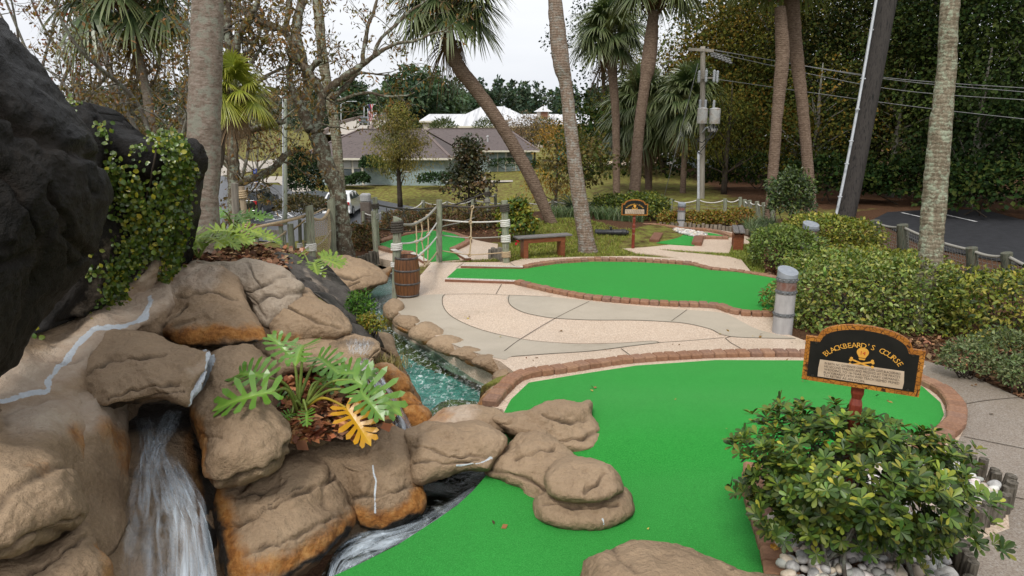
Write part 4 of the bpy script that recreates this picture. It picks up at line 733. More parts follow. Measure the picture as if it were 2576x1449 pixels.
# bollards: capped iron-banded pipes
m_bgrey = M('bollard grey', (.30, .29, .29), (.40, .39, .385), 6, .5, .15, 60, .005, (1, 1, .3)); m_bcap = M('bollard cap', (.20, .22, .25), (.27, .29, .32), 9, .4)
m_bband = M('bollard band', (.09, .095, .10), (.15, .155, .16), 14, .5); m_rust = M('bollard rust', (.10, .045, .032), (.20, .13, .11), 6, .6, .3, 40, .006, c3=(.15, .06, .04))
def bollard(px, H, wpx, lab, num=None, slant=.16, rz=0.0):
    p = S(*px); d = depth(p); r = wpx/2*d/FO; t = thing('bollard', lab, 'bollard', p, 'pipe bollards with iron bands')
    mb = MB().lathe([(r*1.02, -.1), (r, .64*H)], 32); mb.out('pipe', m_bgrey, t, True, local=True)
    mb = MB().lathe([(r*1.0, .64*H), (r*1.0, .86*H)], 32); mb.out('rusty_sleeve', m_rust, t, True, local=True)
    for z0, z1 in ((.28*H, .335*H), (.645*H, .70*H), (.835*H, .895*H)):
        mb = MB().lathe([(r*.98, z0), (r*1.06, z0), (r*1.06, z1), (r*.98, z1)], 32); o = mb.out('band', m_bband, t, False, local=True); smooth_angle(o)
        for k in range(14):
            rv = MB(); a = k*2*PI/14; rv.lathe([(.022, 0), (.016, .01), (.003, .014)], 6)
            rv.V[-1] = rv.V[-1]@np.array([[0, 0, 1], [0, 1, 0], [-1, 0, 0]]).T*1.0
            ca, sa = math.cos(a), math.sin(a); v = rv.V[-1].copy(); v[:, 0] = np.abs(v[:, 0])+r*1.055
            rv.V[-1] = np.stack([v[:, 0]*ca-v[:, 1]*sa, v[:, 0]*sa+v[:, 1]*ca, v[:, 2]+(z0+z1)/2], 1)
            rv.out('rivet', m_bband, o, True, local=True)
    mb = MB(); n = 32; an = np.arange(n)*2*PI/n; V = [(r*1.03*math.cos(a), r*1.03*math.sin(a), .88*H) for a in an]+[(r*1.03*math.cos(a), r*1.03*math.sin(a), H+slant*r*(math.sin(a-rz))) for a in an]+[(0, 0, H)]
    mb.add(V, [[2*n, n+k, n+(k+1) % n] for k in range(n)], [[k, (k+1) % n, n+(k+1) % n, n+k] for k in range(n)]); smooth_angle(mb.out('slanted_cap', m_bcap, t, True, local=True), 40)
    if num:
        V, T = txt(num, .11*H*1.6); a = V[:, 0]/r-PI/2-math.atan2(p[0], p[1])*-1*-1; V = np.stack([r*1.012*np.cos(a), r*1.012*np.sin(a), V[:, 1]+.765*H], 1)
        build('number', V, T, M('red number', (.30, .05, .035)), t, local=True)
    return t
bollard((1967, 836), 1.1, 47, 'nearest grey pipe bollard, half buried in the clipped hedge by the path', slant=.34, rz=.2)
bollard((2030, 662), 1.02, 37, 'grey pipe bollard with a slanted cap among the hedges behind the nearest one', '15', slant=.3, rz=.2)
bollard((1712, 571), .82, 18.5, 'farthest pipe bollard with red numbers, among the reddish shrubs', '16', slant=.2)
# bench
m_bwood = M('bench red wood', (.13, .038, .016), (.21, .07, .03), 4, .4, .2, 30, .004, (1, 6, 6)); m_bplank = M('weathered planks', (.10, .09, .085), (.19, .175, .165), 5, .5, .3, 40, .004, (1, 9, 9))
def bench(p, q, H, W, lab, ov=.25):
    p = np.array(p); q = np.array(q); d = q-p; Ln = math.hypot(d[0], d[1]); rz = math.atan2(d[1], d[0]); c = (p+q)/2; t = thing('bench', lab, 'bench', (c[0], c[1], c[2]), None, rz)
    for s in (-1, 1): MB().box((s*Ln/2, 0, H/2-.1), (.13, .28, H+.1), bev=.012).out('leg', m_bwood, t, local=True)
    for s in (-1, 1): MB().box((0, s*.12, H-.07), (Ln+.14, .035, .12), bev=.006).out('apron', m_bwood, t, local=True)
    for s in (-1, 1): MB().box((0, s*W/4, H+.02), (Ln+2*ov, W/2-.012, .045), bev=.008).out('seat_plank', m_bplank, t, local=True)
    return t
pa, pb = S(1319, 648), S(1411, 641); da = depth(pa)
bench(pa, pb, 50*da/FO, .36, 'wooden bench with red legs and a grey plank seat on the grass by the stream', .26)
pc = S(1856, 628); bench(pc+np.array((.25, .9, 0)), pc, 44*depth(pc)/FO, .32, 'small wooden bench seen end on, beside the white stone green', .2)
# cannon
cp = (S(1496, 603)+S(1580, 601))/2; dc = depth(cp); Lc = 86*dc/FO; rc = 8.2*dc/FO
cp[2] = float(h(np.array([cp[0]]), np.array([cp[1]]), False)[0])
cn = thing('cannon', 'black iron cannon barrel lying in the grass behind the rough palm trunk', 'cannon', cp+np.array((0, 0, rc*.8)), None, math.radians(-2))
pr = [(.005, 0), (.55, .01), (.62, .04), (.55, .06), (.8, .07), (1.0, .09), (1.0, .16), (1.08, .17), (1.08, .2), (.98, .21), (.93, .45), (1.03, .46), (1.03, .5), (.92, .51), (.86, .8), (.98, .83), (.98, .87), (.88, .88), (1.0, .95), (1.0, .985), (.6, .99), (.55, .9), (.01, .9)]
mb = MB().lathe([(a*rc, (b_-.5)*Lc) for a, b_ in pr], 28); Rm = np.array([[0, 0, -1], [0, 1, 0], [1, 0, 0]]); mb.V = [v@Rm.T for v in mb.V]
m_iron = M('black iron', (.012, .012, .014), (.03, .03, .034), 12, .42, .3, 60, .004, spec=.5); smooth_angle(mb.out('gun_barrel', m_iron, cn, True, local=True))
mb = MB().tube([(-.03, 0, rc*.7), (-.03, 0, rc*1.55)], rc*.35, 12).tube([(-.03, 0, rc*1.5), (-.03, 0, rc*1.72)], rc*.5, 12); mb.out('trunnion', m_iron, cn, True, local=True)
# signs
m_sgold = M('crackled gold', (.42, .15, .02), (.58, .25, .045), 14, .45); m, nt, N, L, b, out = nmat('crackled gold frame'); c0 = tc(N, L)
v = N('ShaderNodeTexVoronoi'); v.feature = 'DISTANCE_TO_EDGE'; v.inputs['Scale'].default_value = 34; L(c0, v.inputs['Vector'])
L(mix(N, L, ramp(N, L, v.outputs['Distance'], [(.02, 1.0), (.06, 0.0)]), ramp(N, L, noise(N, L, c0, 6), [(.35, (.27, .09, .014)), (.65, (.46, .19, .03))]), (.05, .018, .008)), b.inputs['Base Color']); b.inputs['Roughness'].default_value = .4; m_frame = m
m_black = M('sign black', (.008, .008, .009), (.014, .013, .013), 10, .3); m_gold = M('gold paint', (.62, .30, .045), (.70, .36, .06), 20, .45); m_parch = M('parchment', (.42, .31, .215), (.54, .42, .31), 7, .6); m_ink = M('ink', (.02, .015, .012)); m_red = M('red paint', (.45, .02, .015)); m_redpost = M('red post', (.13, .022, .014), (.22, .045, .022), 5, .35, .2, 30, .004, (6, 6, 1)); m_screw = M('screw', (.06, .055, .05), None, 8, .4, metal=.7)
def sign(ctr, W, yaw, zb, lab, num, lines, hs=.0, panel=True):
    t = thing('course_sign', lab, 'sign', (ctr[0], ctr[1], zb), 'course signs on red posts', yaw)
    H = .445*W; zc_ = ctr[2]-zb
    def shape(k, ds):                                        # outline inset by k
        w = W/2-k; o = [(-w, -H/2+k), (w, -H/2+k), (w, H/2-k), (W*.40-k*.6, H/2-k)]
        for a in np.linspace(0, PI, 25)[1:-1]: o.append((math.cos(a)*(W*.39-k*.6), H/2-k+.004*W+math.sin(a)**.9*(W*.165)*1.0))
        return o+[(-W*.40+k*.6, H/2-k), (-w, H/2-k)]
    up = np.array([[1, 0, 0], [0, 0, -1], [0, 1, 0]])        # local (x, y, z) -> (x, -z, y): outward is -y
    def put(poly, a, b2, nm, mt, par=t): return MB().prism(poly, a, b2, up, (0, 0, zc_)).out(nm, mt, par, local=True)
    fr = put(shape(0, 0), -.012, .02, 'board_frame', m_frame); put(shape(.044*W, 0), .02, .024, 'black_panel', m_black)
    f3 = lambda V, z: np.stack([V[:, 0], -z+0*V[:, 0], V[:, 1]+zc_], 1)
    mb = MB(); s = "BLACKBEARD'S COURSE"; Rr = W*.40; n = len(s)
    for k, ch in enumerate(s):
        if ch == ' ': continue
        a = PI/2+(n/2-.5-k)*.099; V, T = txt(ch, .072*W); ca, sa = math.cos(a-PI/2), math.sin(a-PI/2)
        x = V[:, 0]*ca-V[:, 1]*sa+Rr*1.0*math.cos(a); y = V[:, 0]*sa+V[:, 1]*ca+Rr*.86*math.sin(a)-.145*W
        mb.add(f3(np.stack([x, y], 1), .0262), T)
    mb.out('lettering', m_gold, t, local=True)
    sk = MB()                                                # skull and crossed bones
    W0 = W; W = W*1.22; cy = .076*W; hd = [(.042*W*math.cos(a), cy+.036*W+.036*W*math.sin(a)) for a in np.linspace(-.35, PI+.35, 20)]+[(-.022*W, cy-.008*W), (.022*W, cy-.008*W)]
    sk.prism(hd, .024, .0262, up, (0, 0, zc_)); sk.prism([(-.024*W, cy-.014*W), (.024*W, cy-.014*W), (.018*W, cy-.026*W), (-.018*W, cy-.026*W)], .024, .0262, up, (0, 0, zc_))
    for s_ in (-1, 1):
        A = np.array((-.072*W, cy-.032*W if s_ > 0 else cy-.078*W)); B = np.array((.072*W, cy-.078*W if s_ > 0 else cy-.032*W)); d = (B-A)/np.linalg.norm(B-A); nn = np.array((-d[1], d[0]))*.006*W
        sk.prism([A+nn, A-nn, B-nn, B+nn], .024, .0262+.0004*s_, up, (0, 0, zc_))
        for e, sg in ((A, -1), (B, 1)):
            for q in (-1, 1):
                cc = e+nn*q*1.4+d*sg*.003*W; sk.prism([(cc[0]+.011*W*math.cos(a), cc[1]+.011*W*math.sin(a)) for a in np.linspace(0, 2*PI, 9)[:-1]], .024, .0266+.0004*q+.0008*s_, up, (0, 0, zc_))
    W = W0; cy = .093*W; sk.out('skull_and_crossbones', m_gold, t, local=True)
    V, T = txt(num, .052*W); V[:, 1] += cy+.034*W; build('number', f3(V, .0275), T, m_red, t, local=True)
    Pp = [(-.36*W, -.165*W), (.36*W, -.165*W), (.365*W, -.10*W), (.355*W, .008*W), (-.355*W, .008*W), (-.362*W, -.08*W)]
    pp = put(Pp, .024, .0275, 'parchment_plaque', m_parch)
    mb = MB(); k = 0
    for ln in lines:
        V, T = txt(ln, .0335*W, .98) if panel else txt(ln, .03*W); V[:, 0] += -.31*W-V[:, 0].min(); w = np.ptp(V[:, 0]);
        if w > .64*W: V[:, 0] = -.31*W+(V[:, 0]+.31*W)*.64*W/w
        V[:, 1] += -.022*W-k*.031*W; mb.add(f3(V, .0285), T); k += 1
    if lines: mb.out('story_text', m_ink, t, local=True)
    mb = MB()
    for x in (-.405, .405):
        for y in (-.165, .17): mb.prism([(x*W+.011*W*math.cos(a), y*W+.011*W*math.sin(a)) for a in np.linspace(0, 2*PI, 13)[:-1]], .024, .031, up, (0, 0, zc_))
    mb.out('screws', m_screw, t, local=True)
    # turned square post
    zt = zc_-H/2; w = .052*W*1.1; mb = MB(); z = zt+.06; n = 8
    prof = [(w, 0), (w, zt*.42), (w*.7, zt*.45), (w, zt*.48), (w, zt*.58), (w*.72, zt*.60), (w, zt*.63), (w, zt*.70), (w*.75, zt*.73), (w*.75, zt*.78), (w, zt*.80), (w, zt*.90), (w*.72, zt*.93), (w, zt*.96), (w, zt+.05)]
    V = []; 
    for r_, zz in prof:
        c = r_*.35; V += [(r_, -r_+c, zz), (r_, r_-c, zz), (r_-c, r_, zz), (-r_+c, r_, zz), (-r_, r_-c, zz), (-r_, -r_+c, zz), (-r_+c, -r_, zz), (r_-c, -r_, zz)]
    m2 = len(prof); Q = [[i*8+j, i*8+(j+1) % 8, (i+1)*8+(j+1) % 8, (i+1)*8+j] for i in range(m2-1) for j in range(8)]
    V = np.array(V); V[:, 1] += .012+w; mb.add(V, None, Q); mb.out('turned_post', m_redpost, t, local=True)
    return t
c14 = D(2166, 918, 4.75); sign(c14, .735, -math.radians(27), float(zc(c14[0], c14[1])), 'large black and gold sign numbered 14 on a red post above the bushy shrub', '14',
     ["IN BATH, NC, GOVERNOR CHARLES EDEN GAVE BLACKBEARD", "HIS SECOND PARDON AND PRESIDED AT THE PIRATE'S", "WEDDING TO 16-YEAR OLD MARY ORMAND-", "BLACKBEARD'S 14TH WIFE! TEACH SEEMED PRIMED", "TO RETIRE AS AN ICON."])
b13 = S(1596, 625); d13 = depth(b13); W13 = 65*d13/FO
c13 = YY(1596.5, 527, b13[1]); s13 = sign(c13, W13, -math.radians(6), b13[2], 'small black and gold sign numbered 13 on a red post by the cannon', '13', [])
mb = MB()
for k in range(5):
    for q in range(7+k % 2): mb.box((-.30*W13+q*.085*W13+.01*k, -.0285, c13[2]-b13[2]-.025*W13-k*.03*W13), (.06*W13, .001, .008*W13))
mb.out('story_text', m_ink, s13, local=True)
# tee boards with stencilled lettering
m_board = M('white tee board', (.50, .44, .38), (.62, .56, .5), 12, .6); m_btrim = M('tee board wood', (.15, .065, .035), (.22, .10, .06), 8, .6); m_sten = M('stencil', (.13, .10, .08))
def board(a, b2, wid, lab, s=None, flip=False, mat=m_board, h_=.07, ts=.075):
    a = S(*a); b2 = S(*b2); d = b2-a; Ln = math.hypot(d[0], d[1]); rz = math.atan2(d[1], d[0]); c = (a+b2)/2; t = thing('tee_board', lab, 'tee board', c, None, rz)
    MB().box((0, 0, h_*.3), (Ln, wid+.012, h_), bev=.008).out('plank', m_btrim, t, local=True); MB().box((0, 0, h_*.8+.004), (Ln-.015, wid-.01, .012)).out('painted_top', mat, t, local=True)
    if s:
        V, T = txt(s, ts, 1.25); V[:, 0] *= (Ln*.9)/np.ptp(V[:, 0])
        if flip: V[:, :2] *= -1
        V[:, 2] = h_*.8+.0115; build('lettering', V, T, m_sten, t, local=True)
board((1121, 707), (1300, 713), .13, 'white stencilled board along the near side of the tee strip', "BLACKBEARD'S CHALLENGE", True)
board((1160, 673), (1316, 677), .13, 'white stencilled board along the far side of the tee strip', "BLACKBEARD'S CHALLENGE")
board((1036, 640), (1072, 662), .16, 'pale tee board left of the green behind the rope rails', None)
board((1139, 632), (1178, 655), .16, 'pale tee board right of the green behind the rope rails', None)
board((1656, 593), (1645, 611), .28, 'brown plank at the left of the small far tee', None, mat=m_btrim, h_=.12)
board((1758, 601), (1752, 618), .28, 'brown plank at the right of the small far tee', None, mat=m_btrim, h_=.12)
# ---------------------------------------------------------------- rope rails, nets and posts
def post(mbp, top, bot, wpx, mat, z=None, slant=0, name='post', sink=.3):
    p = base_at(bot[0], bot[1], z); q = YY(top[0], top[1], p[1]); d = depth((p+q)/2); r = wpx/2*d/FO
    t = np.linspace(0, 1, 6)[:, None]; P = (p-np.array((0, 0, sink)))*(1-t)+q*t
    mb = MB().tube(P, r*np.array((1.04, 1.02, 1, .99, .98, .97)), 14)
    if slant: V = mb.V[-1]; k = V[:, 2] > q[2]-.1; V[k, 2] += slant*(V[k, 0]-q[0])
    o = mb.out(name, mat, mbp, True); smooth_angle(o, 50); return p, q, r
def rope(par, px, d0, d1, r, mat, name='rope', sm=6):
    L_ = np.array(px, float); s = np.concatenate([[0], np.cumsum(np.hypot(*np.diff(L_, axis=0).T))]); s /= s[-1]
    P = cr(np.array([D(u, v, d0+(d1-d0)*t) for (u, v), t in zip(L_, s)]), sm); return MB().tube(P, r, 6).out(name, mat, par, True)
def wrap(par, p, q, r, u, v, n, mat, rr=.02, name='rope_wrap'):
    t = (YY(u, v, p[1])[2]-p[2])/(q[2]-p[2]); c = p+(q-p)*t; a = np.linspace(0, n*2*PI, n*16); ax = (q-p)/np.linalg.norm(q-p)
    P = c+np.stack([np.cos(a)*(r+rr*.7), np.sin(a)*(r+rr*.7), 0*a], 1)+ax*((a/(2*PI)-n/2)*rr*1.9)[:, None]; return MB().tube(P, rr, 6).out(name, mat, par, True)
zb = lambda a, b_: (898.9+.17187*a, 456.1+.17187*b_)
bz = lambda L_: [zb(*q) for q in L_]
rt = thing('rope_rail', 'rope ladder rail strung between three weathered green posts behind the barrel', 'rope rail', S(1105, 656))
A = post(rt, (999.5, 548), (995, 742), 22, m_pgreen, slant=-.35); B = post(rt, (1105, 503), (1104, 657), 15.5, m_pgreen); C = post(rt, (1269, 505), (1274, 660), 17.5, m_pgreen)
dA, dB, dC = depth(A[0]), depth(B[0]), depth(C[0]); dA -= .1
for L_, r, mt in (([(650, 630), (780, 635), (880, 605), (1020, 520), (1110, 430), (1185, 350)], .03, m_ropeg), ([(650, 910), (750, 905), (830, 890), (940, 850), (1040, 780), (1190, 570)], .02, m_ropew), ([(860, 1120), (1030, 970), (1110, 880), (1175, 800)], .02, m_ropew), ([(980, 1249), (1050, 1180), (1110, 1110), (1170, 1030)], .02, m_ropet)): rope(rt, bz(L_), dA, dB, r, mt)
for L_, f in (([(860, 620), (865, 760), (870, 880), (868, 1130)], .4), ([(935, 580), (950, 720), (940, 850), (965, 1000), (975, 1180)], .55), ([(1028, 500), (1040, 640), (1040, 780), (1035, 970), (1030, 1190)], .72)): rope(rt, bz(L_), dA+(dB-dA)*f, dA+(dB-dA)*f, .016, m_ropet)
for a_, b_, f in ((860, 610, .4), (925, 585, .55), (1025, 510, .72), (865, 885, .4), (940, 850, .55), (1040, 775, .72), (940, 1060, .55), (1030, 965, .72), (1000, 1210, .6)):
    P = D(*zb(a_, b_), dA+(dB-dA)*f-.02); an = np.linspace(0, 4*PI, 20); MB().tube(P+np.stack([.035*np.cos(an), .02*np.sin(2*an), .035*np.sin(an)], 1), .018, 6).out('knot', m_ropet, rt, True)
for a_, b_ in ((1685, 380), (1655, 600), (1655, 830), (1640, 1080)):
    P = D(*zb(a_, b_), (dB+dC)/2-.02); an = np.linspace(0, 4*PI, 20); MB().tube(P+np.stack([.035*np.cos(an), .02*np.sin(2*an), .04*np.sin(an)], 1), .018, 6).out('knot', m_ropet, rt, True)
for L_, r, mt in (([(1240, 350), (1500, 372), (1700, 380), (1900, 375), (2110, 355)], .028, m_roped), ([(1240, 565), (1450, 585), (1650, 598), (1900, 595), (2110, 585)], .02, m_ropew), ([(1240, 790), (1450, 815), (1650, 828), (1900, 825), (2120, 812)], .017, m_ropeg), ([(1240, 1018), (1450, 1050), (1650, 1075), (1900, 1062), (2125, 1045)], .015, m_ropet)): rope(rt, bz(L_), dB, dC, r, mt)
rope(rt, bz([(1690, 370), (1668, 500), (1660, 600), (1665, 720), (1658, 830), (1655, 960), (1640, 1085)]), (dB+dC)/2, (dB+dC)/2, .02, m_ropet)
wrap(rt, *A, 1002, 572, 5, m_roped, .026); wrap(rt, *A, 998, 621, 4, m_ropew, .02); wrap(rt, *A, 996, 665, 3, m_ropew, .018)
wrap(rt, *C, 1271, 524, 4, m_roped, .026); wrap(rt, *C, 1272, 562, 4, m_ropew, .024); wrap(rt, *C, 1273, 601, 4, m_ropew, .024); wrap(rt, *C, 1274, 640, 4, m_ropet, .02)
rt = thing('rope_rail', 'dark rope rail behind the far left green, on old posts bound with black rope', 'rope rail', S(948, 640))
D1 = post(rt, (943, 496.5), (949, 622), 13, m_pgreen); D2 = post(rt, (939, 531), (947, 646), 13, m_pgreen); E1 = post(rt, (1225, 473), (1229, 577), 10, m_pgreen); F1 = post(rt, (1246, 487), (1248, 560), 8, m_pdark); G1 = post(rt, (1189, 499), (1191, 560), 9, m_pgreen)
d1, e1 = depth(D1[0]), depth(E1[0]); dm = (d1+e1)/2
for L_, r, mt, a_, b_ in (([(300, 345), (480, 382), (670, 405), (860, 412), (1000, 405), (1170, 385)], .028, m_roped, d1, dm), ([(1250, 380), (1400, 350), (1600, 280), (1860, 180)], .028, m_roped, dm, e1), ([(290, 690), (480, 710), (700, 735), (900, 715), (1150, 690)], .02, m_roped, d1, dm), ([(1250, 660), (1380, 630), (1500, 605), (1640, 560), (1880, 470)], .02, m_ropeg, dm, e1), ([(1420, 350), (1560, 460), (1650, 460), (1760, 420), (1870, 290)], .016, m_roped, dm, e1), ([(425, 390), (470, 640), (500, 660)], .014, m_roped, d1, d1+.3), ([(660, 410), (740, 600), (800, 700)], .014, m_roped, d1+.5, d1+.7), ([(890, 410), (960, 540), (1050, 690)], .014, m_roped, d1+.8, dm), ([(690, 420), (640, 540), (610, 600)], .012, m_roped, d1+.6, d1+.5), ([(1580, 285), (1620, 410), (1655, 460)], .014, m_roped, dm+.7, dm+.8), ([(1390, 360), (1400, 440)], .02, m_roped, dm+.4, dm+.4), ([(1925, 220), (1980, 225), (2020, 200)], .025, m_ropeg, e1, depth(F1[0])), ([(1690, 280), (1800, 270), (1870, 250)], .02, m_roped, depth(G1[0]), e1)): rope(rt, bz(L_), a_, b_, r, mt)
wrap(rt, *D1, 943.5, 519, 3, m_roped, .024); wrap(rt, *D1, 946, 545, 4, m_ropeg, .02); wrap(rt, *E1, 1226, 488, 3, m_roped, .025); wrap(rt, *E1, 1226, 505, 3, m_ropeg, .02); wrap(rt, *E1, 1228, 541, 6, m_roped, .028)
zn = lambda a, b_: (576.9+.16662*a, 429.3+.16662*b_)
nz = lambda L_: [zn(*q) for q in L_]
rt = thing('rope_net_gate', 'knotted rope net hung between two thick green posts above the mulch mound', 'rope net', G(784, 653, .35))
N1 = post(rt, (778, 517.6), (785, 660), 20, m_pgreen, .35, slant=.2); N2 = post(rt, (833, 500), (836, 644), 20, m_pgreen, .2, slant=.5); n1, n2 = depth(N1[0]), depth(N2[0])
nm = MB(); Tn = cr(nz([(1230, 660), (1310, 735), (1400, 735), (1470, 660), (1530, 530)]), 8); Bn = cr(nz([(1240, 1300), (1330, 1345), (1400, 1400), (1470, 1395), (1500, 1290)]), 8)
def netp(s, t): 
    k = s*(len(Tn)-1); i = min(int(k), len(Tn)-2); f = k-i; a = Tn[i]*(1-f)+Tn[i+1]*f; b_ = Bn[i]*(1-f)+Bn[i+1]*f
    q = a*(1-t)+b_*t; q[1] += 9*math.sin(PI*t)*(1-abs(2*s-1))*.3; return D(q[0]+5*math.sin(PI*t)*s, q[1], n1+(n2-n1)*s-.25*math.sin(PI*s)-.12)
for k in range(24):
    nm.tube([netp(s, (k+1)/24+.02*math.sin(PI*s)) for s in np.linspace(0, 1, 15)], .007, 4, False)
for k in range(13):
    nm.tube([netp((k+.5)/13+.012*(-1)**j, j/24) for j in range(25)], .007, 4, False)
nm.out('net', m_ropet, rt, True)
rope(rt, nz([(1200, 700), (1310, 735), (1400, 735), (1470, 660), (1530, 530)]), n1-.15, n2-.12, .035, m_ropet)
rope(rt, nz([(1250, 1110), (1340, 1120), (1450, 1020), (1550, 870)]), n1-.12, n2-.12, .02, m_ropew); rope(rt, nz([(1030, 1280), (1170, 1150), (1250, 1130)]), n1-.5, n1-.13, .02, m_ropew)
wrap(rt, *N1, 782, 617, 2, m_ropew, .02); wrap(rt, *N1, 783, 626, 3, m_ropew, .018)
rope(rt, nz([(1280, 650), (1380, 600), (1460, 572)]), n1+.2, n2+.3, .02, m_ropet)
rt = thing('rope_rail', 'thick tan rope rail climbing from a rope bound leaning post beside the palm', 'rope rail', G(594, 624, 1.0))
L1 = post(rt, (590, 461), (596, 640), 18, m_pgrey, 1.0); L2 = post(rt, (607, 469), (625, 620), 15, M('pale post', (.24, .18, .12), (.36, .29, .21), 4, .85, .4, 40, .01, (6, 6, .6)), 1.0)
N3 = post(rt, (730, 563), (737, 650), 16, m_pgreen, .35); N4 = post(rt, (754, 552), (755, 650), 9, m_pdark, .35); N5 = post(rt, (767, 560), (768, 650), 7, m_pgreen, .3)
l1 = depth(L1[0])
rope(rt, nz([(170, 930), (330, 885), (490, 840), (830, 765), (1190, 672)]), l1-.1, n1-.05, .035, m_ropet); rope(rt, nz([(450, 1120), (650, 1060), (860, 920)]), l1+.4, depth(N3[0])-.1, .018, m_ropet); rope(rt, nz([(950, 905), (1020, 850), (1140, 750)]), depth(N3[0]), n1, .02, m_ropet); rope(rt, nz([(1080, 1112), (1160, 1070)]), depth(N4[0]), n1, .012, m_ropet)
for v, n in ((490, 4), (563, 4), (597, 4)): wrap(rt, *L2, 612, v, n, m_ropet, .022)
wrap(rt, *N4, 755, 618, 3, m_ropew, .02)
def railbox(a, b_, z, d, w, mt, lab):
    P, Q_ = D(*a, d), D(*b_, d); t = thing('wooden_rail', lab, 'rail', (P+Q_)/2)
    MB().bar(P, Q_, .05, w).out('rail_board', mt, t)
    for k, q in enumerate((P+(Q_-P)*.1, P+(Q_-P)*.9)): MB().bar(q-np.array((0, -.06, .9)), q+np.array((0, .06, w*.4)), .09).out('post', m_pgreen, t)
railbox((632, 566), (712, 566), 0, 17.5, .05, M('brown rail', (.16, .08, .04), (.22, .12, .07), 4, .6), 'thin brown wooden rail in front of the car park')
railbox((632, 583), (720, 585), 0, 19, .12, m_pgrey, 'grey wooden rail below the thin brown rail')
# net fences: posts, top rope and netting
def netfence(lab, tops, bots, wpx, mat, sag, nd=26, ropem=None, netm=None, z=None, mesh=.11, rr=.022, top_off=.03, nr=.005):
    root = thing('net_fence', lab, 'net fence', base_at(*bots[0], z)); PP = [post(root, a, b_, w_, mat, z) for a, b_, w_ in zip(tops, bots, wpx)]
    for (p, q, r), (p2, q2, r2) in zip(PP[:-1], PP[1:]):
        n = 12; t = np.linspace(0, 1, n)[:, None]; a = p+(q-p)*.93; b_ = p2+(q2-p2)*.93; s = np.array((0, 0, -1))*(sag*4*t*(1-t)); T = a*(1-t)+b_*t+s; MB().tube(T, rr, 6).out('top_rope', ropem or m_ropew, root, True)
        Lw = np.linalg.norm(p2-p); k = max(3, int(Lw/mesh)); nb = MB(); tt = np.linspace(0, 1, k)
        hgt = lambda s_: (a*(1-s_)+b_*s_)-np.array((0, 0, sag*4*s_*(1-s_)))
        lo = lambda s_: p*(1-s_)+p2*s_+np.array((0, 0, .05))
        for s_ in tt[1:-1]: nb.tube([hgt(s_), lo(s_)], nr, 3, False)
        kv = max(3, int((q[2]-p[2])/mesh))
        for j in range(1, kv): nb.tube([hgt(s_)*(1-j/kv)+lo(s_)*(j/kv) for s_ in np.linspace(0, 1, 6)], nr, 3, False)
        nb.out('net', netm or m_ropeg, root, True)
    return root
netfence('long low net fence with a white top rope along the far edge of the course', [(914, 532), (962, 530), (1023, 521), (1064, 504), (1124, 506), (1189, 501), (1316, 504), (1390, 505), (1540, 503), (1688, 500), (1756, 500), (1824, 500), (1862, 496)], [(914, 566), (966, 566), (1025, 555), (1066, 543), (1125, 537), (1190, 533), (1317, 533), (1391, 533), (1540, 533), (1688, 535), (1757, 535), (1825, 537), (1864, 537)], [8, 8, 9, 9, 7, 9, 8, 8, 8, 10, 10, 10, 9], m_pgreen, .12, mesh=.22, nr=.006)
netfence('line of leaning green posts with white rope at the end of the far net fence', [(1873, 502), (1885, 504), (1904, 507), (1921, 510), (1940, 515)], [(1880, 548), (1893, 553), (1914, 560), (1931, 566), (1952, 572)], [10, 11, 11, 11, 11], m_pgreen, .08, mesh=.12)
netfence('heavy net fence with dark posts beside the black car park at right', [(2201, 554), (2270, 565), (2444, 623), (2532, 636), (2680, 690)], [(2203, 625), (2278, 655), (2455, 720), (2545, 745), (2700, 800)], [24, 27, 27, 27, 28], m_pdark, .06, ropem=m_ropeg, mesh=.1, nr=.006, rr=.035)
# ================================================================ car parks, drive, cars
m_asph = M('asphalt', (.035, .037, .042), (.06, .063, .07), 5, .35, .4, 120, .006); m_asphd = M('dark asphalt', (.012, .012, .014), (.026, .026, .03), 4, .7, .4, 120, .006)
m_line = M('road paint', (.55, .55, .55), (.68, .68, .67), 30, .6); m_conc = M('far concrete', (.36, .32, .27), (.46, .41, .35), 3, .8)
def gz(L_, z): return np.array([G(u, v, z) for u, v in L_])
hz = lambda k: (lambda x, y: h(np.array(x), np.array(y), False)+k)
LOT = gz([(560, 600), (1000, 640), (1290, 560), (1240, 545), (1100, 540), (900, 510), (690, 488), (560, 470), (420, 480), (420, 600)], -3.2)
tag(sheet('car_park', LOT, hz(.06), m_asph, 2.0), kind='structure')
DRV = gz([(420, 470), (560, 465), (640, 452), (705, 432), (712, 415), (640, 425), (560, 410), (420, 400)], -3.0); tag(sheet('drive', DRV, hz(.07), m_conc, 2.0), kind='structure')
WLK = gz([(640, 483), (700, 482), (740, 500), (800, 497), (720, 470), (650, 470)], -3.1); tag(sheet('path', WLK, hz(.075), m_conc, 2.0), kind='structure')
WK2 = gz([(870, 467), (1290, 462), (1290, 465), (870, 471)], -2.5); tag(sheet('path', WK2, hz(.05), m_conc, 2.0), kind='structure')
SND = gz([(1470, 440), (1480, 415), (1560, 408), (1680, 418), (1745, 428), (1690, 432), (1560, 428)], -2.0); tag(sheet('sandy_drive', SND, hz(.06), M('sand', (.40, .30, .21), (.52, .41, .30), 2, .9), 3.0), kind='structure')
LR = gz([(2195, 575), (2230, 556), (2320, 550), (2470, 548), (2560, 575), (2800, 640), (3300, 800), (2900, 860), (2560, 700), (2320, 650)], -.35); tag(sheet('car_park', LR, hz(.05), m_asphd, .8), kind='structure')
lm = MB()
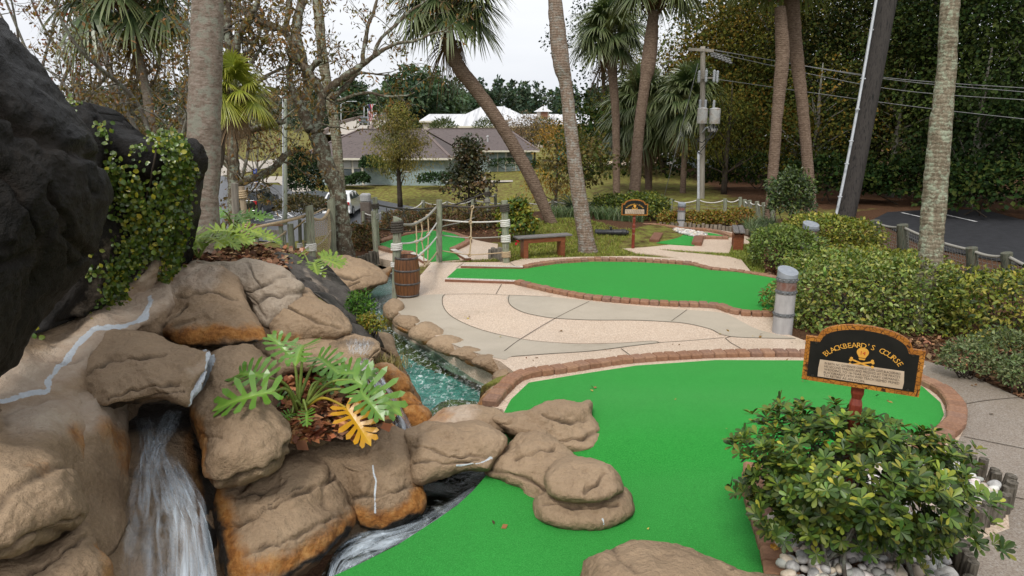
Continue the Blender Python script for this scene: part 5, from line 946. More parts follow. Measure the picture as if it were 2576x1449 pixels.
def stripe(a, b_, z, w=.12, k=.085):
    P = np.array([G(*a, z), G(*b_, z)]); t = np.linspace(0, 1, 8)[:, None]; P = P[0]*(1-t)+P[1]*t; P[:, 2] = h(P[:, 0].copy(), P[:, 1].copy(), False)+k; d = P[-1]-P[0]; n = np.array((-d[1], d[0], 0)); n = n/np.linalg.norm(n)*w/2; i = np.arange(7)
    lm.add(np.concatenate([P-n, P+n]), None, np.stack([i, i+1, 8+i+1, 8+i], 1))
for a, b_ in (((640, 558), (740, 541)), ((650, 549), (706, 538)), ((668, 560), (745, 549)), ((676, 545), (690, 556)), ((694, 543), (712, 553)), ((716, 541), (735, 550)), ((1090, 560), (1140, 541))): stripe(a, b_, -3.2)
for a, b_ in (((2265, 558), (2350, 579)), ((2372, 563), (2452, 583))): stripe(a, b_, -.35, .1, .06)
tag(lm.out('parking_lines', m_line), kind='structure')
for k, (a, b_) in enumerate((((2200, 553), (2250, 555)), ((2290, 554), (2335, 555)), ((2385, 554), (2435, 556)))):
    P, Q_ = G(*a, -.3), G(*b_, -.3); tag(MB().bar(P+np.array((0, 0, .05)), Q_+np.array((0, 0, .05)), .18, .14, .04).out('wheel_stop', M('wheel stop', (.10, .09, .08), (.15, .14, .12), 8, .8) if not k else MT['wheel stop']), ['dim concrete wheel stop nearest the leaning pole', 'dim concrete wheel stop between the leaning pole and the rough palm', 'dim concrete wheel stop right of the rough palm trunk'][k], 'wheel stop', 'wheel stops of the dark car park')
P, Q_ = G(668, 491, -3.1), G(703, 486, -3.1); tag(MB().bar(P+np.array((0, 0, .12)), Q_+np.array((0, 0, .12)), .22, .18, .05).out('wheel_stop', m_conc), 'pale concrete wheel stop behind the black car', 'wheel stop')
m_tyre = M('tyre', (.012, .012, .012), None, 10, .8); m_rim = M('alloy rim', (.45, .46, .48), (.55, .56, .58), 20, .35, metal=.8); m_glass = M('car glass', (.012, .016, .018), (.02, .025, .028), 2, .06, spec=.7); m_lampr = M('tail lamp', (.35, .015, .02), (.45, .03, .03), 10, .25); m_lampw = M('headlamp', (.6, .62, .65), None, 10, .15); m_chrome = M('chrome', (.5, .5, .52), None, 20, .2, metal=.9); m_blkpl = M('black trim', (.015, .015, .016), None, 10, .5)
def paint(name, c): 
    m = M(name, c, tuple(x*.92 for x in c), 3, .22, spec=.6); m.node_tree.nodes['Principled BSDF'].inputs['Coat Weight'].default_value = .6; return m
def car(lab, loc, rz, mat, L_=4.9, W=1.95, Hh=1.72, kind='suv', group=None, simple=False):
    t = thing('parked_car', lab, 'car', loc, group, rz)
    if kind == 'box': side = [(-.5, .28), (-.5, .60), (-.485, .66), (-.46, .97), (-.43, 1.0), (.10, .985), (.16, .96), (.235, .66), (.40, .62), (.48, .56), (.5, .48), (.5, .22), (.47, .16), (-.47, .16)]; win = [(-.44, .67), (-.425, .93), (.10, .93), (.205, .67)]
    else: side = [(-.5, .30), (-.49, .56), (-.44, .68), (-.36, .90), (-.28, .975), (-.1, 1.0), (.04, .96), (.10, .92), (.23, .66), (.36, .61), (.46, .53), (.5, .42), (.5, .22), (.47, .15), (-.47, .15)]; win = [(-.36, .70), (-.29, .90), (-.1, .945), (.05, .905), (.185, .68)]
    Rm = np.array([[1, 0, 0], [0, 0, 1], [0, 1, 0]])
    def shell(poly, y0_, y1_, tuck, sc=1.0):                    # rounded side extrusion narrowed to the roof
        p = cr(np.array(poly)*np.array((L_, Hh)), 4, True); n = len(p); rows = []
        for y, k in ((-1, .965), (-.94, .992), (-.8, 1), (0, 1), (.8, 1), (.94, .992), (1, .965)):
            q = p.copy(); c = np.array((0, Hh*.5)); q = c+(q-c)*k; tk = 1-tuck*sst(q[:, 1], Hh*.58, Hh); rows.append(np.c_[q[:, 0], y*W/2*tk*sc, q[:, 1]])
        V = np.concatenate(rows); i = np.arange(6)[:, None]*n; j = np.arange(n)[None]; j2 = (j+1) % n; Q = np.stack([i+j, i+n+j, i+n+j2, i+j2], -1).reshape(-1, 4)
        r = delaunay_2d_cdt([Vector((a[0], a[2])) for a in rows[0]], [], [list(range(n))], 1, 1e-6); T = np.array([list(f) for f in r[2]]); mp = np.array([s_[0] if s_ else 0 for s_ in r[3]]); T = mp[T]
        return V, np.concatenate([T, T[:, ::-1]+6*n]), Q
    V, T, Q = shell(side, -1, 1, .2); o = build('body', V, [T, Q], mat, t, local=True); smooth_angle(o, 50)
    gm = MB()
    for s in (-1, 1):
        w = np.array(win)*np.array((L_, Hh)); zz = w[:, 1]; tk = 1-.2*sst(zz, Hh*.58, Hh)
        for a, b_ in ((0, .33), (.36, .66), (.69, 1)):
            pass
        c = w.mean(0); V = np.c_[w[:, 0], s*(W/2*tk+.012), zz]; V = np.concatenate([V, [[c[0], s*(W/2*(1-.2*float(sst(c[1], Hh*.58, Hh)))+.012), c[1]]]]); n = len(w); gm.add(V, [[k, (k+1) % n, n] if s < 0 else [(k+1) % n, k, n] for k in range(n)])
    gm.out('side_windows', m_glass, t, local=True)
    pm = MB()
    for x in (-.2, .0): pm.box((x*L_, 0, Hh*.81), (.07, W*.93, Hh*.27), bev=.02)
    pm.out('window_pillar', m_blkpl if kind == 'box' else mat, t, local=True)
    rb_ = MB()
    if kind == 'box': rb_.add([(-.488*L_, -.40*W, .68*Hh), (-.488*L_, .40*W, .68*Hh), (-.463*L_, .36*W, .93*Hh), (-.463*L_, -.36*W, .93*Hh)], None, [[0, 3, 2, 1]])
    else: rb_.add([(-.455*L_, -.38*W, .70*Hh), (-.455*L_, .38*W, .70*Hh), (-.365*L_, .34*W, .915*Hh), (-.365*L_, -.34*W, .915*Hh)], None, [[0, 3, 2, 1]])
    rb_.V[-1] += np.array((-.02, 0, 0)); rb_.out('rear_window', m_glass, t, local=True)
    ws = MB(); ws.add([(.225*L_, -.40*W, .69*Hh), (.225*L_, .40*W, .69*Hh), (.115*L_, .35*W, .925*Hh), (.115*L_, -.35*W, .925*Hh)], None, [[0, 1, 2, 3]]); ws.V[-1] += np.array((.03, 0, .02)); ws.out('windscreen', m_glass, t, local=True)
    for x in (-.31, .30):
        for s in (-1, 1):
            r = .36; wm = MB(); wm.lathe([(r*.6, -.12), (r*.94, -.12), (r, -.08), (r, .08), (r*.94, .12), (r*.6, .12)], 24); Rx = np.array([[1, 0, 0], [0, 0, 1], [0, -1, 0]]); wm.V = [v@Rx.T+np.array((x*L_, s*(W/2-.1), r)) for v in wm.V]; wo = wm.out('wheel', m_tyre, t, True, local=True)
            rm = MB(); rm.lathe([(r*.64, .1), (r*.60, .122), (r*.5, .115), (.07, .125), (.005, .125)], 20); rm.V = [(v*np.array((1, 1, s)))@np.array([[1, 0, 0], [0, 0, 1], [0, 1, 0]]).T+np.array((x*L_, s*(W/2-.1), r)) for v in rm.V]; rm.out('rim', m_rim, wo, True, local=True)
    for s in (-1, 1):
        MB().box((-.492*L_, s*W*.42, Hh*.56), (.08, W*.13, Hh*.14), bev=.02).out('tail_lamp', m_lampr, t, local=True); MB().box((.478*L_, s*W*.40, Hh*.47), (.12, W*.15, Hh*.08), bev=.03).out('headlamp', m_lampw, t, local=True); MB().box((.17*L_, s*(W/2+.1), Hh*.67), (.12, .2, .13), bev=.04).out('wing_mirror', mat, t, local=True)
    if not simple:
        for s in (-1, 1):
            for x in (-.17, .06): MB().box((x*L_, s*(W/2+.012), Hh*.56), (.2, .03, .03), bev=.01).out('door_handle', m_chrome, t, local=True)
        MB().box((-.497*L_, 0, Hh*.58), (.05, W*.62, Hh*.08), bev=.01).out('rear_trim', m_chrome, t, local=True)
    return t
def onlot(u, v, z=-3.14): p = G(u, v, z); p[2] = float(h(np.array([p[0]]), np.array([p[1]]), False)[0])+.06; return p
p = onlot(645, 540); car('black boxy estate car parked beside the striped bay, behind the leaning post', p, math.radians(92), paint('black paint', (.008, .008, .009)), 5.1, 1.95, 1.78, 'box')
p = onlot(868, 541); car('white rounded car parked behind the lichen covered tree trunk', p, math.radians(90), paint('white paint', (.70, .70, .70)), 4.7, 1.9, 1.68, 'suv')
# disabled parking sign, bin, cone-like bits in the car park
sp = onlot(648, 500, -3.1); t = thing('parking_sign', 'blue disabled parking sign on a short post above the black car', 'sign', sp); dd = depth(sp); px = dd/FO
MB().box((0, .03, 1.0), (.05, .05, 2.1)).out('post', M('sign post', (.35, .15, .07), None, 8, .6), t, local=True); MB().box((0, -.01, 1.62), (9.5*px, .02, 22*px), bev=.005).out('blue_plate', M('sign blue', (.02, .06, .30), None, 8, .4), t, local=True); MB().box((0, -.01, 1.62-17*px), (9.5*px, .02, 9*px), bev=.005).out('lower_plate', MT['sign blue'], t, local=True)
V, T = txt('PARKING\nONLY', 3.2*px); f3 = lambda V, z, y=-.024: np.stack([V[:, 0], 0*V[:, 0]+y, V[:, 1]+z], 1); mb = MB().add(f3(V, 1.62-4*px), T); an = np.linspace(-PI*1.1, .3, 14)
for q in ((0, 6*px, .9*px),): mb.lathe([(.9*px, -.002), (.001, -.003)], 10); mb.V[-1] = mb.V[-1]@np.array([[1, 0, 0], [0, 0, 1], [0, 1, 0]]).T+np.array((-.3*px, -.024, 1.62+9.5*px))
mb.tube([(2*px*math.cos(a), -.02, 1.62+4*px+2*px*math.sin(a)) for a in an], .5*px, 5).tube([(-.3*px, -.02, 1.62+8.5*px), (-.2*px, -.02, 1.62+5.5*px), (1.6*px, -.02, 1.62+5.4*px), (2.6*px, -.02, 1.62+2.6*px)], .5*px, 5); mb.out('wheelchair_symbol', m_line, t, local=True)
bpn = G(923, 563, .0); dd = depth(bpn); t = thing('litter_bin', 'square grey litter bin with a pale slanted lid beyond the dark rope rail', 'bin', bpn); w_ = 24*dd/FO
MB().box((0, 0, .38), (w_, w_, .8), bev=.02).out('bin_body', M('bin brown', (.12, .095, .08), (.17, .14, .12), 9, .6), t, local=True); MB().box((0, 0, .92), (w_*1.02, w_*1.02, .3), bev=.05).out('lid', M('bin lid', (.45, .45, .45), None, 9, .5), t, local=True)
# ================================================================ buildings
m_shing = M('shingles', (.08, .064, .062), (.135, .108, .102), 3, .9, .5, 8, .02, (1, 1, 3), c3=(.105, .086, .083)); m_side = M('grey green boards', (.26, .33, .33), (.32, .39, .38), 3, .7, 0); m_trim = M('cream trim', (.58, .54, .44), (.66, .62, .52), 6, .6); m_metal = M('white metal roof', (.50, .50, .51), (.66, .66, .67), .5, .45, 0, None, .01, (2.5, .12, .12), c3=(.42, .42, .43)); m_stucco = M('stucco', (.45, .40, .33), (.52, .47, .40), 2, .8); m_wing = M('window glass', (.06, .075, .08), (.12, .13, .135), .6, .12, spec=.6); m_blind = M('blind', (.42, .41, .39), (.5, .49, .47), 30, .7); m_brn = M('brown louvre', (.2, .09, .05), None, 6, .7)
for nm, s_ in (('shingles', (0, 0, 9)), ('grey green boards', (7, 7, 0))):
    m = MT[nm]; nt = m.node_tree; N = nt.nodes.new; L = nt.links.new; b = nt.nodes['Principled BSDF']; wv = N('ShaderNodeTexWave'); wv.bands_direction = 'Z' if s_[2] else 'X'; wv.wave_profile = 'SAW'; wv.inputs['Scale'].default_value = 1.6 if s_[2] else 1.1; L(tc(N, L), wv.inputs['Vector']); bump(N, L, b, wv.outputs['Fac'], .6, .03)
def hip(name, x0, x1, y0_, y1, ze, zr, rx0, rx1, mat, par, ov=.5, cap=None, fas=.18):
    x0 -= ov; x1 += ov; y0_ -= ov; y1 += ov; ym = (y0_+y1)/2; V = [(x0, y0_, ze), (x1, y0_, ze), (x1, y1, ze), (x0, y1, ze), (rx0, ym, zr), (rx1, ym, zr)]
    mb = MB().add(V, [[1, 2, 5], [3, 0, 4]], [[0, 1, 5, 4], [2, 3, 4, 5]]); o = mb.out(name, mat, par)
    f = MB(); f.box(((x0+x1)/2, y0_, ze-fas/2+.01), (x1-x0+.06, .06, fas)).box(((x0+x1)/2, y1, ze-fas/2+.01), (x1-x0+.06, .06, fas)).box((x0, (y0_+y1)/2, ze-fas/2+.01), (.06, y1-y0_-.1, fas)).box((x1, (y0_+y1)/2, ze-fas/2+.01), (.06, y1-y0_-.1, fas)); f.box(((x0+x1)/2, (y0_+y1)/2, ze-.03), (x1-x0-.1, y1-y0_-.1, .03)); f.out('fascia', m_trim, par)
    if cap:
        c = MB(); 
        for a, b_ in ((4, 5), (0, 4), (1, 5), (2, 5), (3, 4)): c.bar(np.array(V[a])+np.array((0, 0, .04)), np.array(V[b_])+np.array((0, 0, .04)), .28, .06)
        c.out('ridge_caps', cap, o)
    return o
zg = -2.35
HS = thing('house', 'low grey green clapboard house with two brown hipped roofs across the lawn', 'house', (-6, 70, zg)); capm = M('ridge cap', (.15, .115, .105), (.19, .15, .14), 6, .9)
x_of = lambda u, v, y: float(YY(u, v, y)[0]); z_of = lambda u, v, y: float(YY(u, v, y)[2])
y1_ = 64.0; xl, xr = x_of(820, 400, y1_)-2, x_of(1118, 400, y1_); ze = z_of(1000, 397, y1_); zr = z_of(1000, 325, y1_+6)
MB().box(((xl+xr)/2, y1_+6, (ze+zg)/2-.2), (xr-xl, 12, ze-zg+.4)).out('wall', m_side, HS); hip('roof', xl, xr, y1_, y1_+12, ze, zr, xl+4, x_of(1062, 325, y1_+6), m_shing, HS, .7, capm)
y2 = 77.0; xl2, xr2 = x_of(1020, 400, y2), x_of(1340, 400, y2); ze2 = z_of(1300, 378, y2); zr2 = z_of(1200, 324, y2+7)
MB().box(((xl2+xr2)/2, y2+7, (ze2+zg)/2-.2), (xr2-xl2, 14, ze2-zg+.4)).out('wall', m_side, HS); hip('roof', xl2, xr2, y2, y2+14, ze2, zr2, xl2+2, x_of(1275, 325, y2+7), m_shing, HS, .7, capm)
def hwin(u0, u1, v0, v1, y, blind=False):
    a, c = YY(u0, v1, y), YY(u1, v0, y); w = c[0]-a[0]; hh = c[2]-a[2]; ctr = ((a[0]+c[0])/2, y-.04, (a[2]+c[2])/2); o = MB().box((ctr[0], y-.02, ctr[2]), (w+.2, .08, hh+.2)).out('window', m_trim, HS)
    MB().box((ctr[0], y-.07, ctr[2]), (w, .04, hh)).out('pane', m_wing, o)
    if blind: MB().box((ctr[0], y-.1, ctr[2]+hh*.26), (w*.9, .03, hh*.42)).out('blind', m_blind, o)
    MB().box((ctr[0], y-.11, ctr[2]), (w, .05, .07)).out('mullion', m_trim, o)
for u0, u1, v0, v1, bl in ((866, 884, 404, 441, 1), (890, 908, 404, 441, 1), (1014, 1030, 404, 430, 1), (960, 974, 408, 436, 0)): hwin(u0, u1, v0, v1, y1_, bl)
for u0, u1, v0, v1 in ((1192, 1203, 382, 402), (1276, 1295, 382, 408), (1301, 1320, 382, 408)): hwin(u0, u1, v0, v1, y2)
tl = []
for u in (862, 887, 911): a = YY(u, 402, y1_); MB().box((a[0], y1_-.06, (ze+zg)/2), (.18, .1, ze-zg)).out('corner_board', m_trim, HS)
for u in (1205, 1252, 1272, 1298, 1322): a = YY(u, 402, y2); MB().box((a[0], y2-.06, (ze2+zg)/2), (.12, .1, ze2-zg)).out('corner_board', m_trim, HS)
for u, v in ((1181, 352), (1227, 357)): a = YY(u, v, y2+2.2); MB().lathe([(.09, -.4), (.09, .5), (.16, .52), (.16, .66), (.01, .72)], 12, a).out('roof_vent', M('vent', (.5, .5, .5), None, 6, .5), HS)
# white roofed building
WB = thing('white_roofed_building', 'large pale building with white metal hipped roofs and a small cupola, beyond the house', 'building', (0, 150, -2)); yb = 140.0
def blk(u0, u1, ve, vr, r0, r1, y, dp, nm='roof', zg_=-2.5):
    x0, x1 = x_of(u0, ve, y), x_of(u1, ve, y); ze_ = z_of(1288, ve, y); zr_ = z_of(1288, vr, y+dp/2); MB().box(((x0+x1)/2, y+dp/2, (ze_+zg_)/2), (x1-x0-1.4, dp-1.4, ze_-zg_-.1)).out('wall', m_stucco, WB); hip(nm, x0, x1, y, y+dp, ze_, zr_, x_of(r0, vr, y+dp/2), x_of(r1, vr, y+dp/2), m_metal, WB, .0, None, .35)
blk(1108, 1375, 317, 268, 1212, 1268, yb, 34); blk(1054, 1215, 304, 287, 1080, 1190, yb+14, 26); blk(1300, 1495, 312, 287, 1310, 1480, yb+8, 26)
x0, x1 = x_of(1348, 282, yb+12), x_of(1385, 282, yb+12); ze_, zr_ = z_of(1365, 281, yb+12), z_of(1367, 267, yb+14)
MB().box(((x0+x1)/2, yb+14, ze_-2), (x1-x0-.6, 3.2, 4)).out('cupola', m_stucco, WB); MB().add([(x0-.4, yb+11.8, ze_), (x1+.4, yb+11.8, ze_), (x1+.4, yb+16.2, ze_), (x0-.4, yb+16.2, ze_), ((x0+x1)/2, yb+14, zr_)], [[0, 1, 4], [1, 2, 4], [2, 3, 4], [3, 0, 4]], [[3, 2, 1, 0]]).out('cupola_roof', m_metal, WB); a = YY(1369, 290, yb+12.3); MB().box((a[0], a[1], a[2]), (1.5, .1, 1.4)).out('louvre', m_brn, WB)
for u in (1304, 1318): a = YY(u, 324, yb-.02); MB().box((a[0], yb+.65, a[2]-.6), (1.6, .1, 1.6)).out('louvre', m_brn, WB)
# storage shed on the right
SHD = thing('storage_shed', 'long pale corrugated shed with white roller doors behind the utility pole', 'shed', (22, 74, -1.8)); ys = 72.0
m_shed = M('shed metal', (.30, .36, .38), (.38, .44, .46), 3, .5); a, c = YY(1716, 428, ys), YY(1838, 362, ys+2); ztop = z_of(1716, 350, ys)
MB().box(((c[0]+a[0])/2+6, ys+6, (ztop-2.4)/2), (c[0]-a[0]+12, 10, ztop+2.4)).out('wall', m_shed, SHD); xw = a[0]-.02
for k in range(3): MB().box((xw, ys+2.4+k*3.0, -.95), (.12, 2.2, 2.6)).out('roller_door', M('roller door', (.62, .62, .62), (.7, .7, .7), 20, .6) if not k else MT['roller door'], SHD)
MB().box(((c[0]+a[0])/2+6, ys+6, ztop+.1), (c[0]-a[0]+13, 11, .2)).out('roof', m_metal, SHD)
# overpass with cars
OV = [(905, 335, 112), (925, 312, 150), (945, 298, 205), (963, 289, 290)]
P0 = np.array([YY(u, v, y) for u, v, y in [(815, 338, 105), (855, 312, 150), (908, 297, 205), (945, 287.5, 290)]]); P1_ = np.array([YY(u, v, y) for u, v, y in [(1012, 338, 105), (1000, 312, 150), (992, 297, 205), (984, 287.5, 290)]]); k = len(P0); i = np.arange(k-1)
up_ = np.array((0, 0, 1.0))
tag(build('road', np.concatenate([P0, P1_, P0-5*up_, P1_-5*up_]), np.concatenate([np.stack([i, k+i, k+i+1, i+1], 1), np.stack([i, i+1, 2*k+i+1, 2*k+i], 1), np.stack([k+i, 3*k+i, 3*k+i+1, k+i+1], 1)]), m_conc, smooth=False), kind='structure')
bw = M('barrier wall', (.16, .12, .10), (.22, .17, .14), 1, .8); pm_ = (P0*.42+P1_*.58)
for PP, lb in ((P0, 'brown concrete parapet along the left of the far overpass road'), (pm_, 'dark median barrier along the middle of the far overpass road'), (P1_, 'brown parapet along the right of the far overpass road')):
    mb = MB()
    for a, b_ in zip(PP[:-1], PP[1:]): mb.bar(a+.3*up_, b_+.3*up_, .4, .7)
    tag(mb.out('road_parapet', bw), lb, 'parapet')
def onroad(f, s): a = np.array([np.interp(f, np.linspace(0, 1, k), P0[:, q]) for q in range(3)]); b_ = np.array([np.interp(f, np.linspace(0, 1, k), P1_[:, q]) for q in range(3)]); return a*(1-s)+b_*s
rzr = math.atan2(P0[-1, 1]-P0[0, 1], P0[-1, 0]-P0[0, 0])
for f, s, c, lb in ((.30, .44, (.05, .06, .07), 'dark car coming down the near lane of the far overpass'), (.62, .72, (.2, .2, .22), 'grey car on the right carriageway of the far overpass'), (.66, .40, (.6, .6, .6), 'white car on the far overpass, left of the median'), (.85, .55, (.6, .6, .6), 'white car highest on the far overpass')): car(lb, onroad(f, s)+np.array((0, 0, .02)), rzr, paint('far paint', c), 4.8, 1.9, 1.6, 'suv', 'cars on the far overpass', True)
m_steel = M('galvanised', (.42, .44, .46), (.52, .54, .56), 8, .4, metal=.3)
def lamp(u, v, vt, y, arm, lab):
    p = YY(u, v, y); q = YY(u, vt, y); t = thing('street_lamp', lab, 'street lamp', p, 'street lamps along the far overpass'); MB().tube([p, (p+q)/2, q], [.14, .11, .08], 8).out('pole', m_steel, t, True); e = q+np.array((arm, 0, .6)); MB().tube([q, q+np.array((arm*.5, 0, .5)), e], .06, 6).out('arm', m_steel, t, True); MB().box(e+np.array((arm*.15, 0, -.05)), (1.0, .3, .14), bev=.04).out('lamp_head', m_steel, t)
lamp(858, 318, 262, 150, 2.5, 'street lamp with an arm to the right, leftmost by the far overpass'); lamp(916, 304, 268, 190, 2.4, 'street lamp in front of the far trees by the overpass'); lamp(941, 292, 262, 240, -2.2, 'street lamp nearest the flag, arm to the left')
# flagpole
fp, ft = YY(927, 330, 120), YY(925, 262, 120); t = thing('flagpole', 'slim flagpole with a limp striped flag in front of the overpass', 'flag', fp); MB().tube([fp, ft], .06, 6).out('pole', m_steel, t, True)
mb = MB(); n = 14; V = []
for j in range(n): 
    for q in range(9): V.append(ft+np.array((.05+.11*q*(1-.3*j/n)+.1*math.sin(j*.8+q), .15*math.sin(q*1.3+j*.3), -j*.22)))
mr, mw_ = M('flag red', (.42, .03, .04), None, 5, .7), M('flag white', (.6, .58, .56), None, 5, .7); mbl = M('flag blue', (.03, .04, .14), None, 5, .7)
o = mb.add(V, None, [[j*9+q, j*9+q+1, (j+1)*9+q+1, (j+1)*9+q] for j in range(n-1) for q in range(8)]).out('flag', mr, t, True)
for m2 in (mw_, mbl): o.data.materials.append(m2)
o.data.polygons.foreach_set('material_index', np.array([2 if j < 5 and q < 4 else (q % 2) for j in range(n-1) for q in range(8)], np.int32))
# portable toilet and white pickup by the sand
p = G(1414, 405, -2.0); px = depth(p)/FO; t = thing('portable_toilet', 'turquoise portable toilet on the sandy drive behind the leaning trunks', 'portable toilet', p); mt = M('turquoise', (.03, .28, .25), (.05, .34, .3), 4, .5); MB().box((0, 0, 1.1), (1.15, 1.15, 2.2), bev=.06).out('cabin', mt, t, local=True); MB().box((0, 0, 2.3), (1.2, 1.2, .25), bev=.1).out('roof', m_line, t, local=True); MB().box((0, -.59, 1.0), (.7, .03, 1.8), bev=.01).out('door', M('toilet door', (.02, .2, .18), None, 4, .5), t, local=True)
p = G(1425, 398, -2.0)+np.array((.6, 4, 0)); car('white vehicle parked behind the turquoise toilet', p, math.radians(80), paint('white truck', (.6, .6, .6)), 5.0, 2.0, 1.9, 'box', simple=True)
# heap of blue tarpaulin and red hydrant
p = G(1700, 430, -2.0); bl = MB(); g = np.random.default_rng(3)
V = []; n = 22
for j in range(n):
    for q in range(n): V.append((p[0]+(q/n-.5)*2.6, p[1]+(j/n-.5)*1.6, p[2]+.02+.32*max(0, 1-((q/n-.5)*2)**2-((j/n-.5)*2)**2)+.09*g.random()))
tag(bl.add(V, None, [[j*n+q, j*n+q+1, (j+1)*n+q+1, (j+1)*n+q] for j in range(n-1) for q in range(n-1)]).out('tarpaulin', M('blue tarp', (.01, .07, .38), (.03, .12, .5), 5, .4), None, False), 'crumpled blue tarpaulin on the ground left of the utility pole', 'tarpaulin')
# ================================================================ poles and wires
def pole(pts, mat, nm='pole', par=None, n=16):             # pts: (u,v,depth,width px)
    P = cr(np.array([D(u, v, d) for u, v, d, w_ in pts]), 6); r = cr(np.array([[w_/2*d/FO, 0] for u, v, d, w_ in pts]), 6)[:, 0]; return MB().tube(P, r, n).out(nm, mat, par, True), P, r
m_upole = M('grey pole', (.26, .23, .19), (.36, .33, .28), 3, .85, .4, 30, .01, (5, 5, .5)); m_dpole = M('dark weathered pole', (.011, .010, .0095), (.05, .043, .038), 2.5, .85, .8, 14, .02, (7, 7, .35), c3=(.026, .022, .02)); m_wire = M('wire', (.03, .03, .03), None, 5, .6); m_wireg = M('pale wire', (.22, .22, .22), None, 5, .6); m_insul = M('insulator', (.36, .38, .40), (.46, .48, .5), 10, .3); m_can = M('transformer grey', (.42, .42, .41), (.52, .52, .5), 5, .5, c3=(.40, .33, .28))
yd = 33.0; pb_ = YY(1763, 560, yd); UT = thing('utility_pole', 'grey utility pole carrying two transformers and a white conduit', 'utility pole', pb_); ud = lambda v: float(depth(YY(1763, v, yd))); uz = lambda u, v: YY(u, v, yd-.2)
pole([(1768, 117, ud(117), 12), (1767, 300, ud(300), 13.5), (1764, 560, ud(560), 15)], m_upole, 'pole', UT); px = ud(300)/FO
pole([(1757, 380, ud(380)-.3, 6), (1757, 560, ud(560)-.3, 7)], M('white conduit', (.6, .62, .66), None, 8, .4), 'conduit', UT)
for u, v, w_, h_ in ((1763, 292, 25, 36), (1794, 293, 27, 36)):
    c = uz(u, v); r = w_/2*px; hh = h_*px; mb = MB().lathe([(.01, -hh/2), (r*.95, -hh/2), (r, -hh/2+.03), (r, hh/2-.03), (r*1.04, hh/2-.03), (r*1.04, hh/2), (r*.5, hh/2+.05), (.01, hh/2+.06)], 24, c-np.array((0, .25, 0))); tr = mb.out('transformer', m_can, UT, True); smooth_angle(tr)
    for dx in ((-.6, .5) if w_ < 26 else (-.3,)):
        mb = MB().lathe([(.05, 0)]+[(.07 if q % 2 else .045, .03+.035*q) for q in range(10)]+[(.02, .4)], 10, c+np.array((dx*r, -.25, hh/2))); mb.out('bushing', m_insul, tr, True)
for u, v in ((1757, 192), (1775, 190), (1795, 190), (1803, 192)):
    c = uz(u, v); MB().lathe([(.04, 0)]+[(.075 if q % 2 else .05, .03+.05*q) for q in range(10)]+[(.03, .55)], 10, c-np.array((0, .1, .3))).out('insulator', m_insul, UT, True)
MB().bar(uz(1755, 196), uz(1806, 196), .07).out('cross_arm', m_upole, UT); MB().bar(uz(1770, 124)+np.array((-.7, 0, 0)), uz(1770, 124)+np.array((.5, .2, -.05)), .1, .12).out('cross_arm', m_upole, UT)
c = uz(1793, 320); MB().tube([uz(1766, 335), uz(1775, 322), uz(1790, 318)], .04, 6).out('lamp_arm', m_steel, UT, True); MB().lathe([(.2, -.22), (.24, -.1), (.16, .02), (.08, .15), (.01, .18)], 14, c).out('lamp_head', m_can, UT, True)
mb = MB()
for L_ in ([(1763, 300), (1780, 318), (1785, 335), (1772, 350)], [(1793, 300), (1790, 330), (1775, 355), (1760, 372)], [(1757, 345), (1750, 362), (1752, 380), (1762, 388)], [(1770, 352), (1790, 345), (1800, 322), (1806, 300)], [(1757, 384), (1768, 370), (1780, 350), (1801, 315)], [(1748, 350), (1762, 358), (1770, 352)]): mb.tube(cr(np.array([uz(*q)-np.array((0, .2, 0)) for q in L_]), 6), .022, 5)
mb.out('cables', m_wire, UT, True)
mb = MB()
for L_ in ([(1775, 122), (2200, 195), (2580, 232)], [(1775, 128), (2200, 218), (2580, 252)], [(1800, 128), (2200, 192), (2580, 222)], [(1806, 200), (2250, 262), (2580, 300)]):
    pts = np.array([D(u, v, 33-(u-1775)*.012) for u, v in L_]); mb.tube(cr(pts, 12), .013, 4)
for q in range(3):
    for j in range(6): c = D(1785+j*9+q*2, 131+j*3.4+q*5, 32.9); mb.tube([c, c+np.array((.14, 0, -.03))], .05, 6)
mb.out('overhead_wires', m_wireg, UT, True)
MB().tube([uz(1756, 160), YY(1668, 505, yd-1)], .014, 4).out('guy_wire', m_wireg, UT, True)
ld = float(depth(G(2125, 550, -.1))); LP_ = thing('leaning_pole', 'dark weathered leaning timber pole with a grey conduit up its side', 'pole', D(2128, 535, ld)); o, P, r = pole([(2112, 570, ld, 46), (2130, 530, ld, 46), (2175, 300, ld-.3, 46), (2233, -5, ld-.8, 45), (2250, -100, ld-1, 45)], m_dpole, 'shaft', LP_, 20)
o, P, r = pole([(2095, 560, ld-.3, 7), (2108, 520, ld-.3, 7), (2152, 300, ld-.6, 7), (2204, 0, ld-1.0, 7), (2220, -100, ld-1.2, 7)], m_steel, 'conduit', LP_, 10)
mb = MB()
for u, v in ((2113, 495), (2130, 412), (2141, 355), (2157, 275), (2172, 198), (2192, 75)): c = D(u, v, ld-.75); mb.box(c, (.16, .06, .05), bev=.01)
mb.out('strap', m_steel, LP_)
LT = thing('light_pole', 'slim two tone light pole, silver and green, standing by the car park', 'light pole', D(718, 560, 24)); pole([(718, 565, 24, 10), (718, 300, 24, 9.5), (717, 250, 24, 9)], M('pale green pole', (.25, .28, .22), (.33, .35, .28), 4, .7), 'pole', LT, 12); pole([(712, 565, 23.7, 4), (712, 300, 23.7, 4), (712, 250, 23.7, 4)], m_steel, 'conduit', LT, 8)
